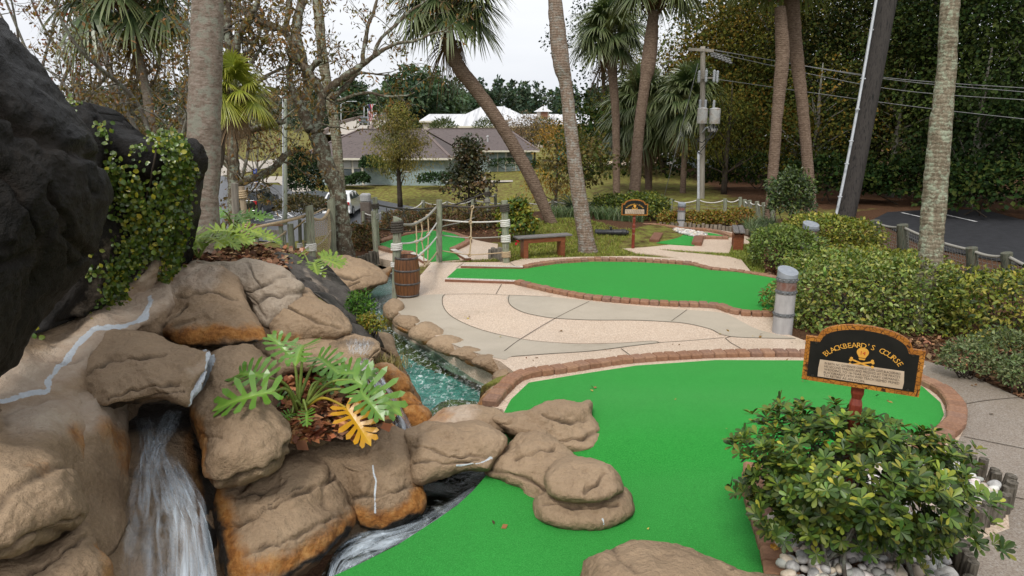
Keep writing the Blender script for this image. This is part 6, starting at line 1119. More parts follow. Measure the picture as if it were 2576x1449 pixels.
# ================================================================ vegetation tools
def trunk(name, pts, mat, par, ring=0.0, n=20, rough=.02, step=.06, kind='z'):      # pts: (u, v, depth, width px)
    P = cr(np.array([D(u, v, d) for u, v, d, w_ in pts]), 10); r = cr(np.array([[w_/2*d/FO, 0] for u, v, d, w_ in pts]), 10)[:, 0]
    L_ = np.concatenate([[0], np.cumsum(np.linalg.norm(np.diff(P, axis=0), axis=1))]); t = np.linspace(0, L_[-1], max(6, int(L_[-1]/step)))
    P = np.stack([np.interp(t, L_, P[:, k]) for k in range(3)], 1); r = np.interp(t, L_, r)
    mb = MB().tube(P, r, n); V = mb.V[0]; m = len(P); C = np.repeat(P, n, 0); dv = V[:m*n]-C
    ph = t/.085*2*PI; rg = ring*np.repeat(np.sin(ph+.8*np.sin(t*7))*.5+.5*vnoise(np.stack([t*9, 0*t, 0*t], -1), 3), n); V[:m*n] = C+dv*(1+rg+rough*6*fbm(V[:m*n]*np.array((7, 7, 5)), 3, 2)/max(.15, 10*r.mean()))[:, None]
    return mb.out(name, mat, par, True)
def bark(name, a, b2, c, rings=0, lich=None, stretch=(7, 7, 1.6), rs=.5):
    m, nt, N, L, b, out = nmat(name); c0 = tc(N, L, stretch); c1 = tc(N, L)
    base = ramp(N, L, noise(N, L, c0, 2.4, 6, .75), [(.3, a), (.5, b2), (.7, c)])
    if lich:
        f = ramp(N, L, noise(N, L, c1, 7, 6, .75), [(.5, 0.0), (.6, .85)]); base = mix(N, L, f, base, lich)
    hgt = noise(N, L, c0, 5, 6, .8)
    if rings:
        w = N('ShaderNodeTexWave'); w.bands_direction = 'Z'; w.inputs['Scale'].default_value = rings; w.inputs['Distortion'].default_value = 5; w.inputs['Detail'].default_value = 4; w.inputs['Detail Scale'].default_value = 3; L(c1, w.inputs['Vector'])
        base = mix(N, L, ramp(N, L, w.outputs['Fac'], [(.0, .35), (.25, 0.0)]), base, tuple(x*.35 for x in a)); hgt = mth(N, L, 'ADD', hgt, mth(N, L, 'MULTIPLY', w.outputs['Fac'], .35))
    L(base, b.inputs['Base Color']); b.inputs['Roughness'].default_value = .9; b.inputs['Specular IOR Level'].default_value = .15; bump(N, L, b, hgt, .9, .03); return m
b_palm = bark('palm bark', (.10, .072, .055), (.225, .175, .138), (.35, .295, .25), 0, (.25, .25, .2), (4, 4, 13))
b_palmr = bark('brown palm bark', (.085, .055, .038), (.17, .118, .084), (.27, .20, .15), 5.0, None, (4, 4, 9))
b_palml = bark('lichen palm bark', (.10, .075, .05), (.20, .165, .115), (.33, .30, .22), 4.0, (.33, .37, .27))
b_oak = bark('oak bark', (.04, .03, .022), (.105, .08, .055), (.19, .155, .115), 0, (.30, .33, .26))
b_dark = bark('dark bark', (.025, .019, .014), (.06, .047, .036), (.11, .09, .07), 0)
b_grey = bark('grey bark', (.07, .06, .05), (.14, .12, .1), (.22, .2, .17), 0, (.25, .27, .22))
def leafs(name, P, n_out, size, cols, par, tmpl=LEAF4, wid=.8, mat='leaf', rng=R, jit=.25, droop=0.0, flat=.5, w=None):
    n = len(P); Xd = n_out*.6+rdir(n, 0, rng)*.8; Xd[:, 2] -= droop; X_, Y_, Z_ = frames(Xd, None)
    up = rdir(n, flat*2, rng)+n_out*.7; Y2 = np.cross(up, X_); Y2 /= np.linalg.norm(Y2, axis=1)[:, None]+1e-9; Z2 = np.cross(X_, Y2)
    return inst(name, *leafT(tmpl, wid), P, X_, Y2, Z2, size*(.6+.7*rng.random(n)), MT[mat], par, pal(cols, n, rng, jit, w), smooth=False)
def bush(name, lab, c, rad, n, size, cols, cat='shrub', tmpl=LEAF4, wid=.7, mat='leaf', sq=2.0, seed=1, stems=10, thick=.35, lump=.22, group=None, droop=0.0, flat=.5, w=None, stem_mat=None, parent=None, lo=-.35):
    g = np.random.default_rng(seed); c = np.array(c, float); rad = np.array(rad, float); t = parent or thing(name, lab, cat, c-np.array((0, 0, rad[2]*.9)), group)
    d = rdir(int(n*1.6), .15, g); d = d[d[:, 2] > lo][:n]; n = len(d)
    k = (np.abs(d)**sq).sum(1)**(-1/sq)                       # superellipsoid
    rr = k*(1+lump*fbm(d*2.6+seed, 3, seed))*(1-thick*g.random(n)**1.7)
    P = c+d*rr[:, None]*rad; leafs('foliage', P, d, size, cols, t, tmpl, wid, mat, g, droop=droop, flat=flat, w=w)
    if stems:
        mb = MB(); b0 = c-np.array((0, 0, rad[2]*.98))
        for q in range(stems):
            e = c+d[g.integers(n)]*rad*.85; e[2] = max(e[2], c[2]-.3*rad[2]); s0 = b0+g.normal(size=3)*rad*np.array((.25, .25, 0)); mid = (s0+e)/2+g.normal(size=3)*rad*.12; mb.tube(cr([s0, mid, e], 4), np.linspace(.018, .005, 9)*max(.6, rad.mean()), 5, False)
        mb.out('stems', stem_mat or b_dark, t, True)
    return t
def tree(name, lab, base, H, cr_, n, size, cols, cat='tree', group=None, seed=1, clumps=46, tr_r=.16, bark_=None, shape='round', mat='leaf', tmpl=LEAF4, wid=.75, lean=(0, 0), ch=(.35, 1.0), droop=0.0, clr=.26, limbs=14, w=None):
    g = np.random.default_rng(seed); base = np.array(base, float); t = thing(name, lab, cat, base, group); top = base+np.array((lean[0], lean[1], H))
    z0, z1 = H*ch[0], H*ch[1]; zc0 = (z0+z1)/2; hz_ = (z1-z0)/2; C = []
    while len(C) < clumps:
        p = g.uniform(-1, 1, 3); q = np.linalg.norm(p)
        if q > 1 or q < .25: continue
        k = 1.0
        if shape == 'cone': k = 1.05*(1-(p[2]+1)/2*.92)
        if shape == 'flat' and p[2] < -.2 and q < .8: continue
        f = (p[2]*hz_+zc0)/H; C.append(base+np.array((p[0]*cr_*k+lean[0]*f, p[1]*cr_*k+lean[1]*f, p[2]*hz_+zc0)))
    C = np.array(C); ax = base+np.array((lean[0]*.6, lean[1]*.6, zc0)); idx = g.integers(0, len(C), n); rel = g.normal(size=(n, 3)); rl = np.linalg.norm(rel, axis=1); rel *= (np.minimum(rl, 1.9)/rl)[:, None]
    sc_ = (.6+.8*g.random(len(C)))*cr_*clr; P = C[idx]+rel*sc_[idx][:, None]*np.array((1, 1, .62)); P[:, 2] = np.maximum(P[:, 2], base[2]+.12*H)
    out_ = P-ax; out_ /= np.linalg.norm(out_, axis=1)[:, None]+1e-6; tone = .5+1.0*g.random(len(C))
    o = leafs('crown', P, out_, size, cols, t, tmpl, wid, mat, g, droop=droop, w=w, jit=.12); tone = tone[:, None]*pal(cols, len(C), g, .12, w)
    k = len(tmpl[0]); a = o.data.attributes['Col']; cc = np.zeros(len(a.data)*4, np.float32); a.data.foreach_get('color', cc); cc = cc.reshape(-1, 4); cc[:, :3] = .3*cc[:, :3]*np.repeat(tone[idx].mean(1)/np.mean(cols), k)[:, None]+.7*np.repeat(tone[idx]*(1+.14*g.normal(size=(n, 1))), k, 0); a.data.foreach_set('color', cc.ravel())
    mb = MB(); m = 9; s = np.linspace(0, 1, m); tp = base[None]+s[:, None]*np.array((lean[0], lean[1], H*.93))+.012*H*np.stack([np.sin(s*5+seed), np.cos(s*4+seed), 0*s], 1)*s[:, None]; tp[0, 2] -= .2; mb.tube(tp, tr_r*(1.08-s*.95), 10)
    for q in range(limbs):
        e = C[g.integers(len(C))]; f = np.clip((e[2]-base[2])/H-.12-.1*g.random(), .18, .9); s0 = base+np.array((lean[0]*f, lean[1]*f, H*.93*f)); mid = (s0*.45+e*.55)+np.array((0, 0, .04*H*(g.random()-.6))); mb.tube(cr([s0, mid, e], 4), tr_r*np.linspace(.42, .07, 9)*(1.1-f), 5, False)
    mb.out('trunk', bark_ or b_dark, t, True); return t
# ---------------------------------------------------------------- palms
def frond_me(pitch, seed, dead=False, ns=46, Rb=1.0, pet=.95, cols=((.05, .085, .032), (.20, .22, .09))):
    g = np.random.default_rng(seed); p = math.radians(pitch); ex = np.array((math.cos(p), 0, math.sin(p))); ey = np.array((0, 1.0, 0)); V = []; Q = []; Cc = []
    s = np.linspace(0, 1, 6); pt = ex*pet*s[:, None]+np.array((0, 0, -.22))*(s**2)[:, None]*pet*(1 if pitch < 70 else .3)
    mb = MB().tube(pt, np.linspace(.028, .013, 6), 5); V.append(mb.V[0]); Q += [mb.Q[0]]; nV = len(mb.V[0]); Cc.append(np.tile(np.array((.14, .15, .05) if not dead else (.2, .12, .06)), (nV, 1)))
    tip = pt[-1]; e2 = pt[-1]-pt[-2]; e2 /= np.linalg.norm(e2); nz_ = np.cross(e2, ey); m = 7; t = np.linspace(0, 1, m)
    for k in range(ns):
        a = math.radians(-128+256*(k+.5)/ns); d = e2*math.cos(a)+ey*math.sin(a)*(1 if abs(a) < 2 else .9)+nz_*(.28*abs(math.sin(a)))*(-1)+g.normal(size=3)*.05; d /= np.linalg.norm(d)
        l = Rb*(1-.33*(abs(a)/2.2)**1.5)*(.88+.2*g.random()); gr = (.30+.3*g.random())*l*(1.7 if dead else 1)
        c = tip+d*(l*t)[:, None]+np.array((0, 0, -1))*(gr*t**2.3)[:, None]+e2*(.12*math.cos(a))
        side = np.cross(d, nz_); side /= np.linalg.norm(side)+1e-6; w_ = (.019+.012*np.sin(np.minimum(t*2.2, 1)*PI/2))*(1-t**2.5*.97)*Rb*(.6 if dead else 1); vv = np.concatenate([c-side*w_[:, None], c+side*w_[:, None]]); V.append(vv); i = np.arange(m-1); Q.append(np.stack([i, i+1, m+i+1, m+i], 1)+nV); nV += 2*m
        c0, c1 = np.array(cols[0]), np.array(cols[1]); j = .75+.5*g.random(); cc = (c0*(1-t**2)[:, None]*j+c1*(t**2)[:, None]*j) if not dead else np.tile(np.array((.20, .13, .075))*j, (m, 1)); Cc.append(np.concatenate([cc, cc]))
    o = build('frond', np.concatenate(V), np.concatenate(Q), MT['leaf_gloss'] if not dead else MT['chip'], None, False, col=np.concatenate(Cc)); me = o.data; bpy.data.objects.remove(o); return me
PITCH = (82, 60, 40, 20, 0, -22)
FR = {p: [frond_me(p, 10*k+q) for q in range(2)] for k, p in enumerate(PITCH)}; FRD = [frond_me(-50, 77, True), frond_me(-66, 78, True)]
FRY = {p: [frond_me(p, 40+10*k+q, cols=((.17, .21, .025), (.36, .34, .05))) for q in range(2)] for k, p in enumerate(PITCH)}
m_boot = M('palm boots', (.07, .04, .022), (.17, .10, .06), 9, .9, .5, 40, .01)
def crown(t, c, sc, n=38, seed=1, dead=5, FRS=None, boots=.0, low=-30, rb=.2):
    g = np.random.default_rng(seed); FRS = FRS or FR; loc = np.array(t.location)
    for k in range(n):
        f = k/n; p = 84+(low-84)*f**1.1; pk = min(PITCH, key=lambda q: abs(q-p)); o = bpy.data.objects.new('frond', FRS[pk][g.integers(2)]); COL.objects.link(o); o.parent = t; o.location = np.array(c)-loc+np.array((0, 0, .3*(1-f)*sc)); o.rotation_euler = (g.normal()*.08, (pk-p)*PI/180+g.normal()*.06, k*2.39996+g.normal()*.15); o.scale = [sc*(.88+.25*g.random())]*3
    for k in range(dead):
        o = bpy.data.objects.new('dead_frond', FRD[k % 2]); COL.objects.link(o); o.parent = t; o.location = np.array(c)-loc-np.array((0, 0, .15*sc)); o.rotation_euler = (0, g.normal()*.1, k*2.1+g.normal()*.3); o.scale = [sc*(.75+.2*g.random())]*3
    if boots:
        mb = MB(); nb = int(26*boots/.8)+14
        for k in range(nb):
            a = k*2.39996; z = -boots*k/nb; d = np.array((math.cos(a), math.sin(a), 0)); s0 = np.array(c)+d*rb*.75+np.array((0, 0, z-.12)); e = s0+d*rb*(.75+.5*g.random())+np.array((0, 0, .26+.1*g.random())); mb.bar(s0, e, .12*sc*.6, .035)
        mb.out('leaf_bases', m_boot, t)
def palm(lab, pts, mat=None, crown_at=None, sc=1.0, boots=0.0, seed=1, n=38, dead=4, ring=.03, low=-30, FRS=None, tn=20, name='palm_tree', rb=.25):
    p0 = D(*pts[0][:3]); t = thing(name, lab, 'palm', p0); trunk('trunk', pts, mat or b_palmr, t, ring, tn)
    if crown_at is not None: crown(t, D(*crown_at), sc, n, seed, dead, FRS, boots, low, rb)
    return t
# ================================================================ palms in the photograph
palm('very thick pale palm trunk rising from the mulch mound at left', [(512, 668, 8.5, 92), (512, 620, 8.6, 84), (508, 500, 8.6, 80), (512, 350, 8.6, 80), (517, 200, 8.6, 78), (522, 60, 8.6, 74), (525, -40, 8.6, 72), (530, -400, 8.6, 68)], b_palm, None, ring=.006, tn=40)
palm('palm with a strongly leaning curved trunk in the centre of the course', [(1394, 575, 22.6, 32), (1380, 545, 22.5, 28), (1332, 440, 22.4, 31), (1270, 330, 22.3, 32), (1205, 235, 22.2, 34), (1152, 165, 22.1, 36), (1128, 95, 22, 32), (1126, 60, 22, 28)], b_palmr, (1127, 4, 22), 1.15, .5, 3, 40, 2, low=-22)
palm('tall bare palm trunk bulging near the top, just left of the cannon', [(1480, 640, 19.2, 54), (1474, 605, 19.1, 42), (1452, 460, 19, 38), (1436, 330, 19, 33), (1424, 215, 19, 33), (1413, 165, 18.9, 42), (1405, 100, 18.9, 42), (1396, 0, 18.8, 36), (1392, -60, 18.8, 33), (1390, -300, 18.7, 30)], bark('mixed palm bark', (.13, .085, .06), (.22, .16, .12), (.31, .26, .21), 4.4, (.30, .29, .26)), (1390, -420, 18.7), 1.1, .3, 5, 28, 0, ring=.02, low=-5)
palm('slender palm with a full round crown above a slim trunk, right of the bare trunk', [(1552, 520, 33.5, 20), (1551, 480, 33.4, 18), (1549, 300, 33.2, 20), (1542, 200, 33, 23), (1538, 150, 33, 26), (1534, 120, 33, 20)], b_palmr, (1532, 92, 33), 1.15, 1.3, 8, 46, 2, low=-20)
palm('palm with a bulging trunk and dark crown cut by the top of the frame', [(1590, 560, 28, 30), (1597, 470, 28, 28), (1607, 330, 27.9, 27), (1622, 215, 27.8, 27), (1630, 170, 27.8, 36), (1638, 100, 27.7, 34), (1642, 55, 27.6, 28), (1645, 30, 27.6, 26)], b_palmr, (1648, -48, 27.6), 1.2, 1.2, 11, 36, 0, low=-22, rb=.32)
palm('short palm with a broad blue green crown behind the two bulging trunks', [(1632, 500, 40, 18), (1630, 400, 40, 18), (1622, 320, 40, 20), (1618, 285, 40, 20)], b_palmr, (1618, 285, 39.5), 1.5, .8, 14, 52, 6, low=-36)
palm('medium palm with a shaggy drooping crown beside the utility pole', [(1716, 530, 37, 16), (1719, 450, 37, 14.5), (1725, 350, 37, 15), (1733, 290, 37, 18)], b_palmr, (1735, 262, 37), 1.25, 1.2, 17, 50, 4, low=-34)
palm('left of the two crossing palm trunks at right of the green', [(1931, 600, 23.6, 33), (1936, 560, 23.5, 28), (1943, 460, 23.5, 26), (1954, 300, 23.4, 27), (1968, 150, 23.3, 34), (1966, 80, 23.2, 32), (1962, 20, 23.2, 27)], b_palmr, (1950, -75, 23.2), 1.1, .9, 20, 34, 0, low=-12)
palm('right of the two crossing palm trunks, curving up over the hedge', [(2046, 590, 24.6, 36), (2041, 540, 24.5, 30), (2034, 450, 24.5, 27), (2022, 300, 24.4, 27), (2005, 150, 24.3, 32), (1996, 60, 24.2, 35), (1990, -40, 24.2, 35), (1985, -300, 24.1, 30)], b_palmr, (1980, -400, 24), 1.1, .3, 23, 28, 0, low=-5)
palm('rough lichen covered palm trunk at the far right, rising from the hedge', [(2318, 870, 12.3, 66), (2328, 760, 12.3, 60), (2342, 620, 12.3, 57), (2352, 480, 12.3, 56), (2364, 340, 12.2, 52), (2380, 180, 12.2, 44), (2386, 60, 12.1, 43), (2392, -60, 12.1, 42), (2404, -500, 12, 38)], b_palml, None, ring=.035, tn=30)
palm('palm with drooping dark fronds in the thicket above the dark overhang', [(392, 400, 17, 24), (378, 290, 17, 22), (358, 180, 17, 22), (338, 100, 17, 22), (325, 50, 17, 20)], b_palm, (322, -8, 17), 1.05, .5, 26, 34, 3, low=-30)
palm('young palm with bright yellow green fronds behind the thick trunk', [(548, 420, 13.6, 24), (556, 360, 13.6, 24), (570, 300, 13.6, 22), (588, 248, 13.6, 20)], b_dark, (596, 240, 13.5), .46, .2, 29, 30, 3, FRS=FRY, low=-26, rb=.12)
palm('grey palm trunk standing behind the forked tree at centre left', [(868, 600, 21.5, 34), (862, 540, 21.5, 28), (852, 420, 21.4, 25), (843, 324, 21.4, 25), (826, 226, 21.3, 25), (812, 145, 21.2, 25), (799, 0, 21.1, 25), (790, -120, 21, 24)], b_palml, None, ring=.02)
# ================================================================ the forked oak
def twiggy(mb, P, r, rng, n, ln, lev=0, tips=None):           # side twigs off a branch
    for _ in range(n):
        i = rng.integers(int(len(P)*.25), len(P)); p = P[i]; T = P[min(i+1, len(P)-1)]-P[max(i-1, 0)]; T = T/(np.linalg.norm(T)+1e-9)
        d = T*.7+rng.normal(size=3)*np.array((.8, .8, .75)); d /= np.linalg.norm(d); l = ln*(.5+rng.random()); m = 6; s = np.linspace(0, 1, m); q = p+d*(l*s)[:, None]+np.cumsum(rng.normal(size=(m, 3))*.05*l, 0)+np.array((0, 0, -.12))*(l*s**2)[:, None]
        mb.tube(q, np.linspace(max(.006, r*.3), .004, m), 4, False)
        if lev > 0: twiggy(mb, q, r*.3, rng, 4, ln*.5, lev-1, tips)
        if tips is not None: tips.append(q[2:])
def limb_tree(lab, base, limbs, bark_, leafcol, nleaf, lsz, seed, tw=(9, .9, 1), wleaf=None, name='tree', hang=.5, fil=None, spread=.09):
    g = np.random.default_rng(seed); t = thing(name, lab, 'tree', base); tips = []; mb = MB(); tw_ = MB()
    for k, L_ in enumerate(limbs):
        P = cr(np.array([D(u, v, d) for u, v, d, w_ in L_]), 8); r = cr(np.array([[w_/2*d/FO, 0] for u, v, d, w_ in L_]), 8)[:, 0]; P = P+np.cumsum(g.normal(size=P.shape)*.004, 0); mb.tube(P, r*(1+.1*g.normal(size=len(r))), 12)
        V = mb.V[-1]; V += .12*r.mean()*fbm(V*6, 2, seed)[:, None]
        if k: twiggy(tw_, P, r.mean(), g, tw[0], tw[1], tw[2], tips)
    mb.out('trunk', bark_, t, True); tw_.out('branches', bark_, t, True)
    A = np.concatenate(tips); A = A[g.integers(0, len(A), nleaf)]+g.normal(size=(nleaf, 3))*spread
    leafs('foliage', A, rdir(nleaf, -.3, g), lsz, leafcol, t, LEAF4, .36, 'leaf', g, droop=hang, flat=0); return t
OZ = lambda L_: [(536.6+.32406*a, .32406*b_, d, w_*.324) for a, b_, d, w_ in L_]
limb_tree('gnarled forked tree with lichen on its trunk and sparse olive brown leaves, centre left', G(862, 640, .1),
  [[(866, 660, 17.8, 60), (862, 600, 17.7, 46), (856, 540, 17.6, 43), (846, 480, 17.5, 42), (830, 430, 17.4, 42), (806, 365, 17.3, 40), (796, 330, 17.3, 34)]]+[OZ(L_) for L_ in (
  [(790, 1060, 17.3, 95), (810, 960, 17.3, 80), (845, 830, 17.2, 66), (860, 730, 17.2, 66)],
  [(855, 760, 17.2, 60), (800, 640, 17.1, 66), (750, 550, 17.0, 56), (680, 490, 17, 50), (620, 440, 16.9, 46), (580, 380, 16.9, 36)],
  [(660, 480, 16.9, 44), (640, 380, 16.8, 50), (600, 300, 16.8, 52), (545, 240, 16.7, 56), (430, 215, 16.6, 58), (340, 150, 16.4, 50), (230, 75, 16.2, 40), (90, 15, 16, 30)],
  [(860, 725, 17.2, 62), (980, 640, 17.1, 58), (1100, 560, 17.0, 54), (1200, 480, 16.9, 44), (1300, 405, 16.8, 34), (1400, 350, 16.7, 26), (1560, 330, 16.5, 22), (1700, 270, 16.4, 16), (1830, 255, 16.3, 9)],
  [(1160, 500, 16.9, 34), (1165, 380, 16.9, 32), (1195, 210, 17, 30), (1245, 80, 17.1, 26), (1270, -60, 17.2, 20)],
  [(1250, 430, 16.8, 30), (1300, 310, 16.9, 26), (1420, 200, 17, 24), (1520, 100, 17.1, 20), (1640, 20, 17.2, 14), (1750, -60, 17.3, 9)],
  [(830, 470, 17, 26), (822, 350, 17, 26), (832, 200, 17.1, 24), (832, -40, 17.2, 20)],
  [(560, 250, 16.7, 50), (572, 130, 16.8, 44), (590, 0, 16.9, 38), (600, -100, 17, 30)],
  [(920, 770, 17.2, 44), (1010, 690, 17.3, 42), (1110, 580, 17.4, 32), (1200, 560, 17.6, 18), (1380, 580, 17.8, 9)],
  [(960, 780, 17.2, 28), (1080, 740, 17.1, 24), (1200, 720, 17, 22), (1340, 745, 16.9, 18), (1480, 735, 16.8, 14), (1560, 712, 16.8, 8)],
  [(760, 1020, 17.3, 90), (700, 870, 17.4, 78), (640, 740, 17.4, 58), (595, 620, 17.5, 46), (600, 500, 17.5, 44), (625, 460, 17.5, 30)],
  [(750, 545, 17, 46), (790, 490, 16.9, 44), (830, 470, 16.8, 36)], [(540, 240, 16.7, 30), (470, 190, 16.9, 26), (360, 150, 17.1, 16)], [(690, 860, 17.4, 40), (720, 560, 17.7, 60), (650, 250, 18, 70), (700, 0, 18.2, 70), (740, -80, 18.3, 60)])],
  b_oak, [(.17, .115, .022), (.11, .105, .022), (.22, .11, .03), (.09, .06, .018)], 2300, .13, 41, (4, .9, 1))
# tree behind the thick palm
limb_tree('rugged tree with low crooked boughs behind the thick palm, left of the car park', G(592, 600, 1.0),
  [[(596, 640, 15.2, 36), (592, 540, 15.2, 31), (588, 420, 15.1, 31), (586, 330, 15, 30), (584, 230, 15, 27)], [(585, 240, 15, 26), (578, 140, 15.1, 23), (572, 40, 15.2, 20), (570, -60, 15.3, 16)], [(584, 190, 15, 22), (600, 90, 14.9, 20), (640, 20, 14.8, 15), (660, -60, 14.7, 10)], [(590, 470, 15.1, 24), (620, 455, 15, 21), (662, 440, 14.9, 19), (700, 412, 14.8, 16), (728, 380, 14.8, 12)], [(590, 345, 15, 22), (625, 330, 14.9, 18), (665, 320, 14.8, 15), (715, 308, 14.7, 10)], [(586, 420, 15.1, 22), (560, 395, 15, 24), (540, 370, 15, 20)], [(586, 100, 15, 12), (640, 105, 15, 9), (660, 70, 15, 6)], [(590, 200, 15, 12), (640, 150, 15.3, 9), (680, 60, 15.6, 6)], [(590, 260, 15, 10), (660, 200, 15.4, 9), (720, 170, 15.8, 6)]],
  b_oak, [(.15, .09, .022), (.19, .10, .03), (.10, .09, .022), (.22, .13, .04)], 2000, .125, 43, (5, .9, 1))
# thicket at the upper left
for k, (u, v, d, H_, cw, cols, lab, seed) in enumerate([(120, 330, 24, 9.5, 3.6, [(.20, .05, .03), (.14, .045, .025), (.24, .09, .04), (.1, .05, .025)], 'red leaved tree at the top left corner behind the black overhang', 51), (250, 330, 19, 4.2, 2.4, [(.16, .10, .03), (.11, .09, .03), (.2, .12, .05)], 'tangled olive brown shrub tree right behind the black overhang', 52), (420, 350, 15.5, 4.6, 2.2, [(.17, .11, .025), (.12, .095, .025), (.2, .10, .035)], 'tangled brown leaved tree between the overhang and the thick palm', 53), (60, 330, 30, 11, 4.5, [(.17, .08, .035), (.12, .09, .03), (.2, .07, .035)], 'tall thin rusty tree at the far left edge', 54), (330, 330, 33, 11, 5, [(.13, .10, .04), (.17, .1, .04), (.1, .09, .035)], 'pale brown tree far behind the drooping palm', 55), (470, 330, 30, 9, 4.4, [(.15, .09, .035), (.11, .09, .03), (.19, .12, .05)], 'brown bare branched tree seen left of the thick trunk', 56), (640, 385, 76, 9, 6, [(.15, .085, .03), (.12, .09, .03), (.19, .1, .04)], 'rusty small tree behind the drive, right of the low bough', 57), (700, 330, 90, 9, 6, [(.12, .10, .04), (.16, .1, .04), (.09, .08, .03)], 'olive tree far behind the light pole', 58)]):
    b0 = D(u, v, d); gz_ = float(h(np.array([b0[0]]), np.array([b0[1]]), False)[0]) if d > 20 else b0[2]-1.2; g = np.random.default_rng(seed); t = thing('tree', lab, 'tree', (b0[0], b0[1], gz_)); mb = MB(); tw_ = MB(); tips = []; top = b0[2]+H_; nl = 6 if d < 25 else 9
    for q in range(nl):
        a = q*2.4+g.random(); e = np.array((b0[0]+math.cos(a)*cw*(.5+.6*g.random()), b0[1]+math.sin(a)*cw*.7, b0[2]+H_*(.35+.6*g.random()))); s0 = np.array((b0[0]+.2*math.cos(a), b0[1]+.2*math.sin(a), gz_)); P = cr([s0, s0*.6+e*.4+g.normal(size=3)*.15*cw, s0*.25+e*.75+g.normal(size=3)*.12*cw, e], 6); mb.tube(P, np.linspace(.09, .02, len(P))*min(1.1, (d/20)**.5)*(1 if d < 40 else .6), 6, False); twiggy(tw_, P, .06, g, 10, cw*.45, 1, tips)
    mb.out('trunk', b_grey, t, True); tw_.out('branches', b_grey, t, True); A = np.concatenate(tips); n = 2100 if d < 25 else (1900 if d < 60 else 1100); A = A[g.integers(0, len(A), n)]+g.normal(size=(n, 3))*.12; leafs('foliage', A, rdir(n, -.2, g), .13*(d/18)**.75, cols, t, LEAF4, .5, 'leaf', g, droop=.3, flat=0)
# ================================================================ shrubs, hedges and beds
def stones(nm, n, mats, seed=2):
    out = []
    for k in range(n):
        g = np.random.default_rng(seed+k); mb = MB(); m = 7; th = np.linspace(0, PI, m); mb.lathe([(max(.001, math.sin(a)), -math.cos(a)) for a in th], 10); V = mb.V[0]*np.array((1, .68+.2*g.random(), .5+.15*g.random())); V *= (1+.16*fbm(V*1.3+k*7, 2, k))[:, None]
        o = build(nm, V*.5, mb.Q, mats[k % len(mats)], None, True); out.append(o.data); bpy.data.objects.remove(o)
    return out
m_st = [M('river stone white', (.50, .47, .43), (.66, .63, .59), 3, .5, .2, 30, .004), M('river stone cream', (.46, .38, .28), (.60, .52, .42), 3, .5, .2, 30, .004), M('river stone grey', (.30, .29, .28), (.46, .45, .43), 4, .5, .2, 30, .004)]
STM = stones('river_stone', 6, m_st)
BED = [(1915, 1205), (2000, 1172), (2250, 1150), (2390, 1165), (2515, 1228), (2528, 1262), (2400, 1315), (2385, 1400), (2425, 1475), (2400, 1800), (1990, 1800), (1962, 1449), (1930, 1330)]
BP = np.array([G(u, v, .42) for u, v in BED])[:, :2]; tag(sheet('pebble_bed', BP, lambda x, y: .40+0*x+.03*np.sin(5*x+3*y), m_soil, .2, skirt=.3), kind='structure')
g = np.random.default_rng(11); cnt = 0; PO = []
while len(PO) < 900:
    x, y = g.uniform(BP[:, 0].min(), BP[:, 0].max()), g.uniform(3.4, BP[:, 1].max())
    if inpoly(np.array([x]), np.array([y]), BP)[0] and pdist(np.array([x]), np.array([y]), np.concatenate([BP, BP[:1]]))[0] > .04: PO.append((x, y))
PO = np.array(PO); sz = .06+.07*g.random(len(PO))**2; zz = .435+.045*g.random(len(PO)); pu, pv = proj(np.c_[PO, zz])
order = np.argsort(-((pv > 1330)*1.0+(pu > 2380)*1.0+.2*g.random(len(PO))))
for k in order[:130]:
    o = bpy.data.objects.new('river_stone', STM[g.integers(6)]); COL.objects.link(o); o.location = (PO[k, 0], PO[k, 1], zz[k]); o.rotation_euler = (g.normal()*.3, g.normal()*.3, g.random()*6.3); o.scale = [sz[k]*1.25]*3; tag(o, 'smooth pale river stone lying in the bed under the bushy foreground shrub', 'stone', 'river stones under the foreground shrub')
def stone_cloud(nm, P, sz, g, lab):
    tv, tq = MB().lathe([(.01, -.28), (.38, -.2), (.5, 0), (.38, .2), (.01, .28)], 8), None; V = tv.V[0]*np.array((1, .75, 1)); d = rdir(len(P), 0, g)*np.array((1, 1, .25)); X_, Y_, Z_ = frames(d); return tag(inst(nm, V, tv.Q[0], P, X_, Y_, Z_, sz, MT['stone_col'], None, pal([(.56, .53, .49), (.5, .42, .33), (.62, .6, .56), (.35, .34, .32)], len(P), g, .12)), lab, 'stones', kind='stuff')
rest = order[130:]; stone_cloud('river_stones', np.c_[PO[rest], zz[rest]-.01], sz[rest]*1.2, g, 'bed of smaller white river stones beneath the foreground shrub')
WS = np.array([S(*q) for q in [(1690, 581), (1712, 580), (1745, 586), (1778, 594), (1775, 598), (1748, 598), (1715, 591)]])[:, :2]; Q_ = []
while len(Q_) < 420:
    x, y = g.uniform(WS[:, 0].min(), WS[:, 0].max()), g.uniform(WS[:, 1].min(), WS[:, 1].max())
    if inpoly(np.array([x]), np.array([y]), WS)[0]: Q_.append((x, y, .03+.05*g.random()))
stone_cloud('river_stones', np.array(Q_), .08+.09*g.random(420), g, 'bed of white stones in the middle of the small far green')
m_log = M('edging log', (.03, .024, .018), (.10, .085, .065), 6, .9, .6, 30, .01, (5, 5, .7), c3=(.16, .14, .115)); m_logl = M('pale edging log', (.14, .115, .085), (.26, .22, .17), 6, .9, .6, 30, .01, (5, 5, .7))
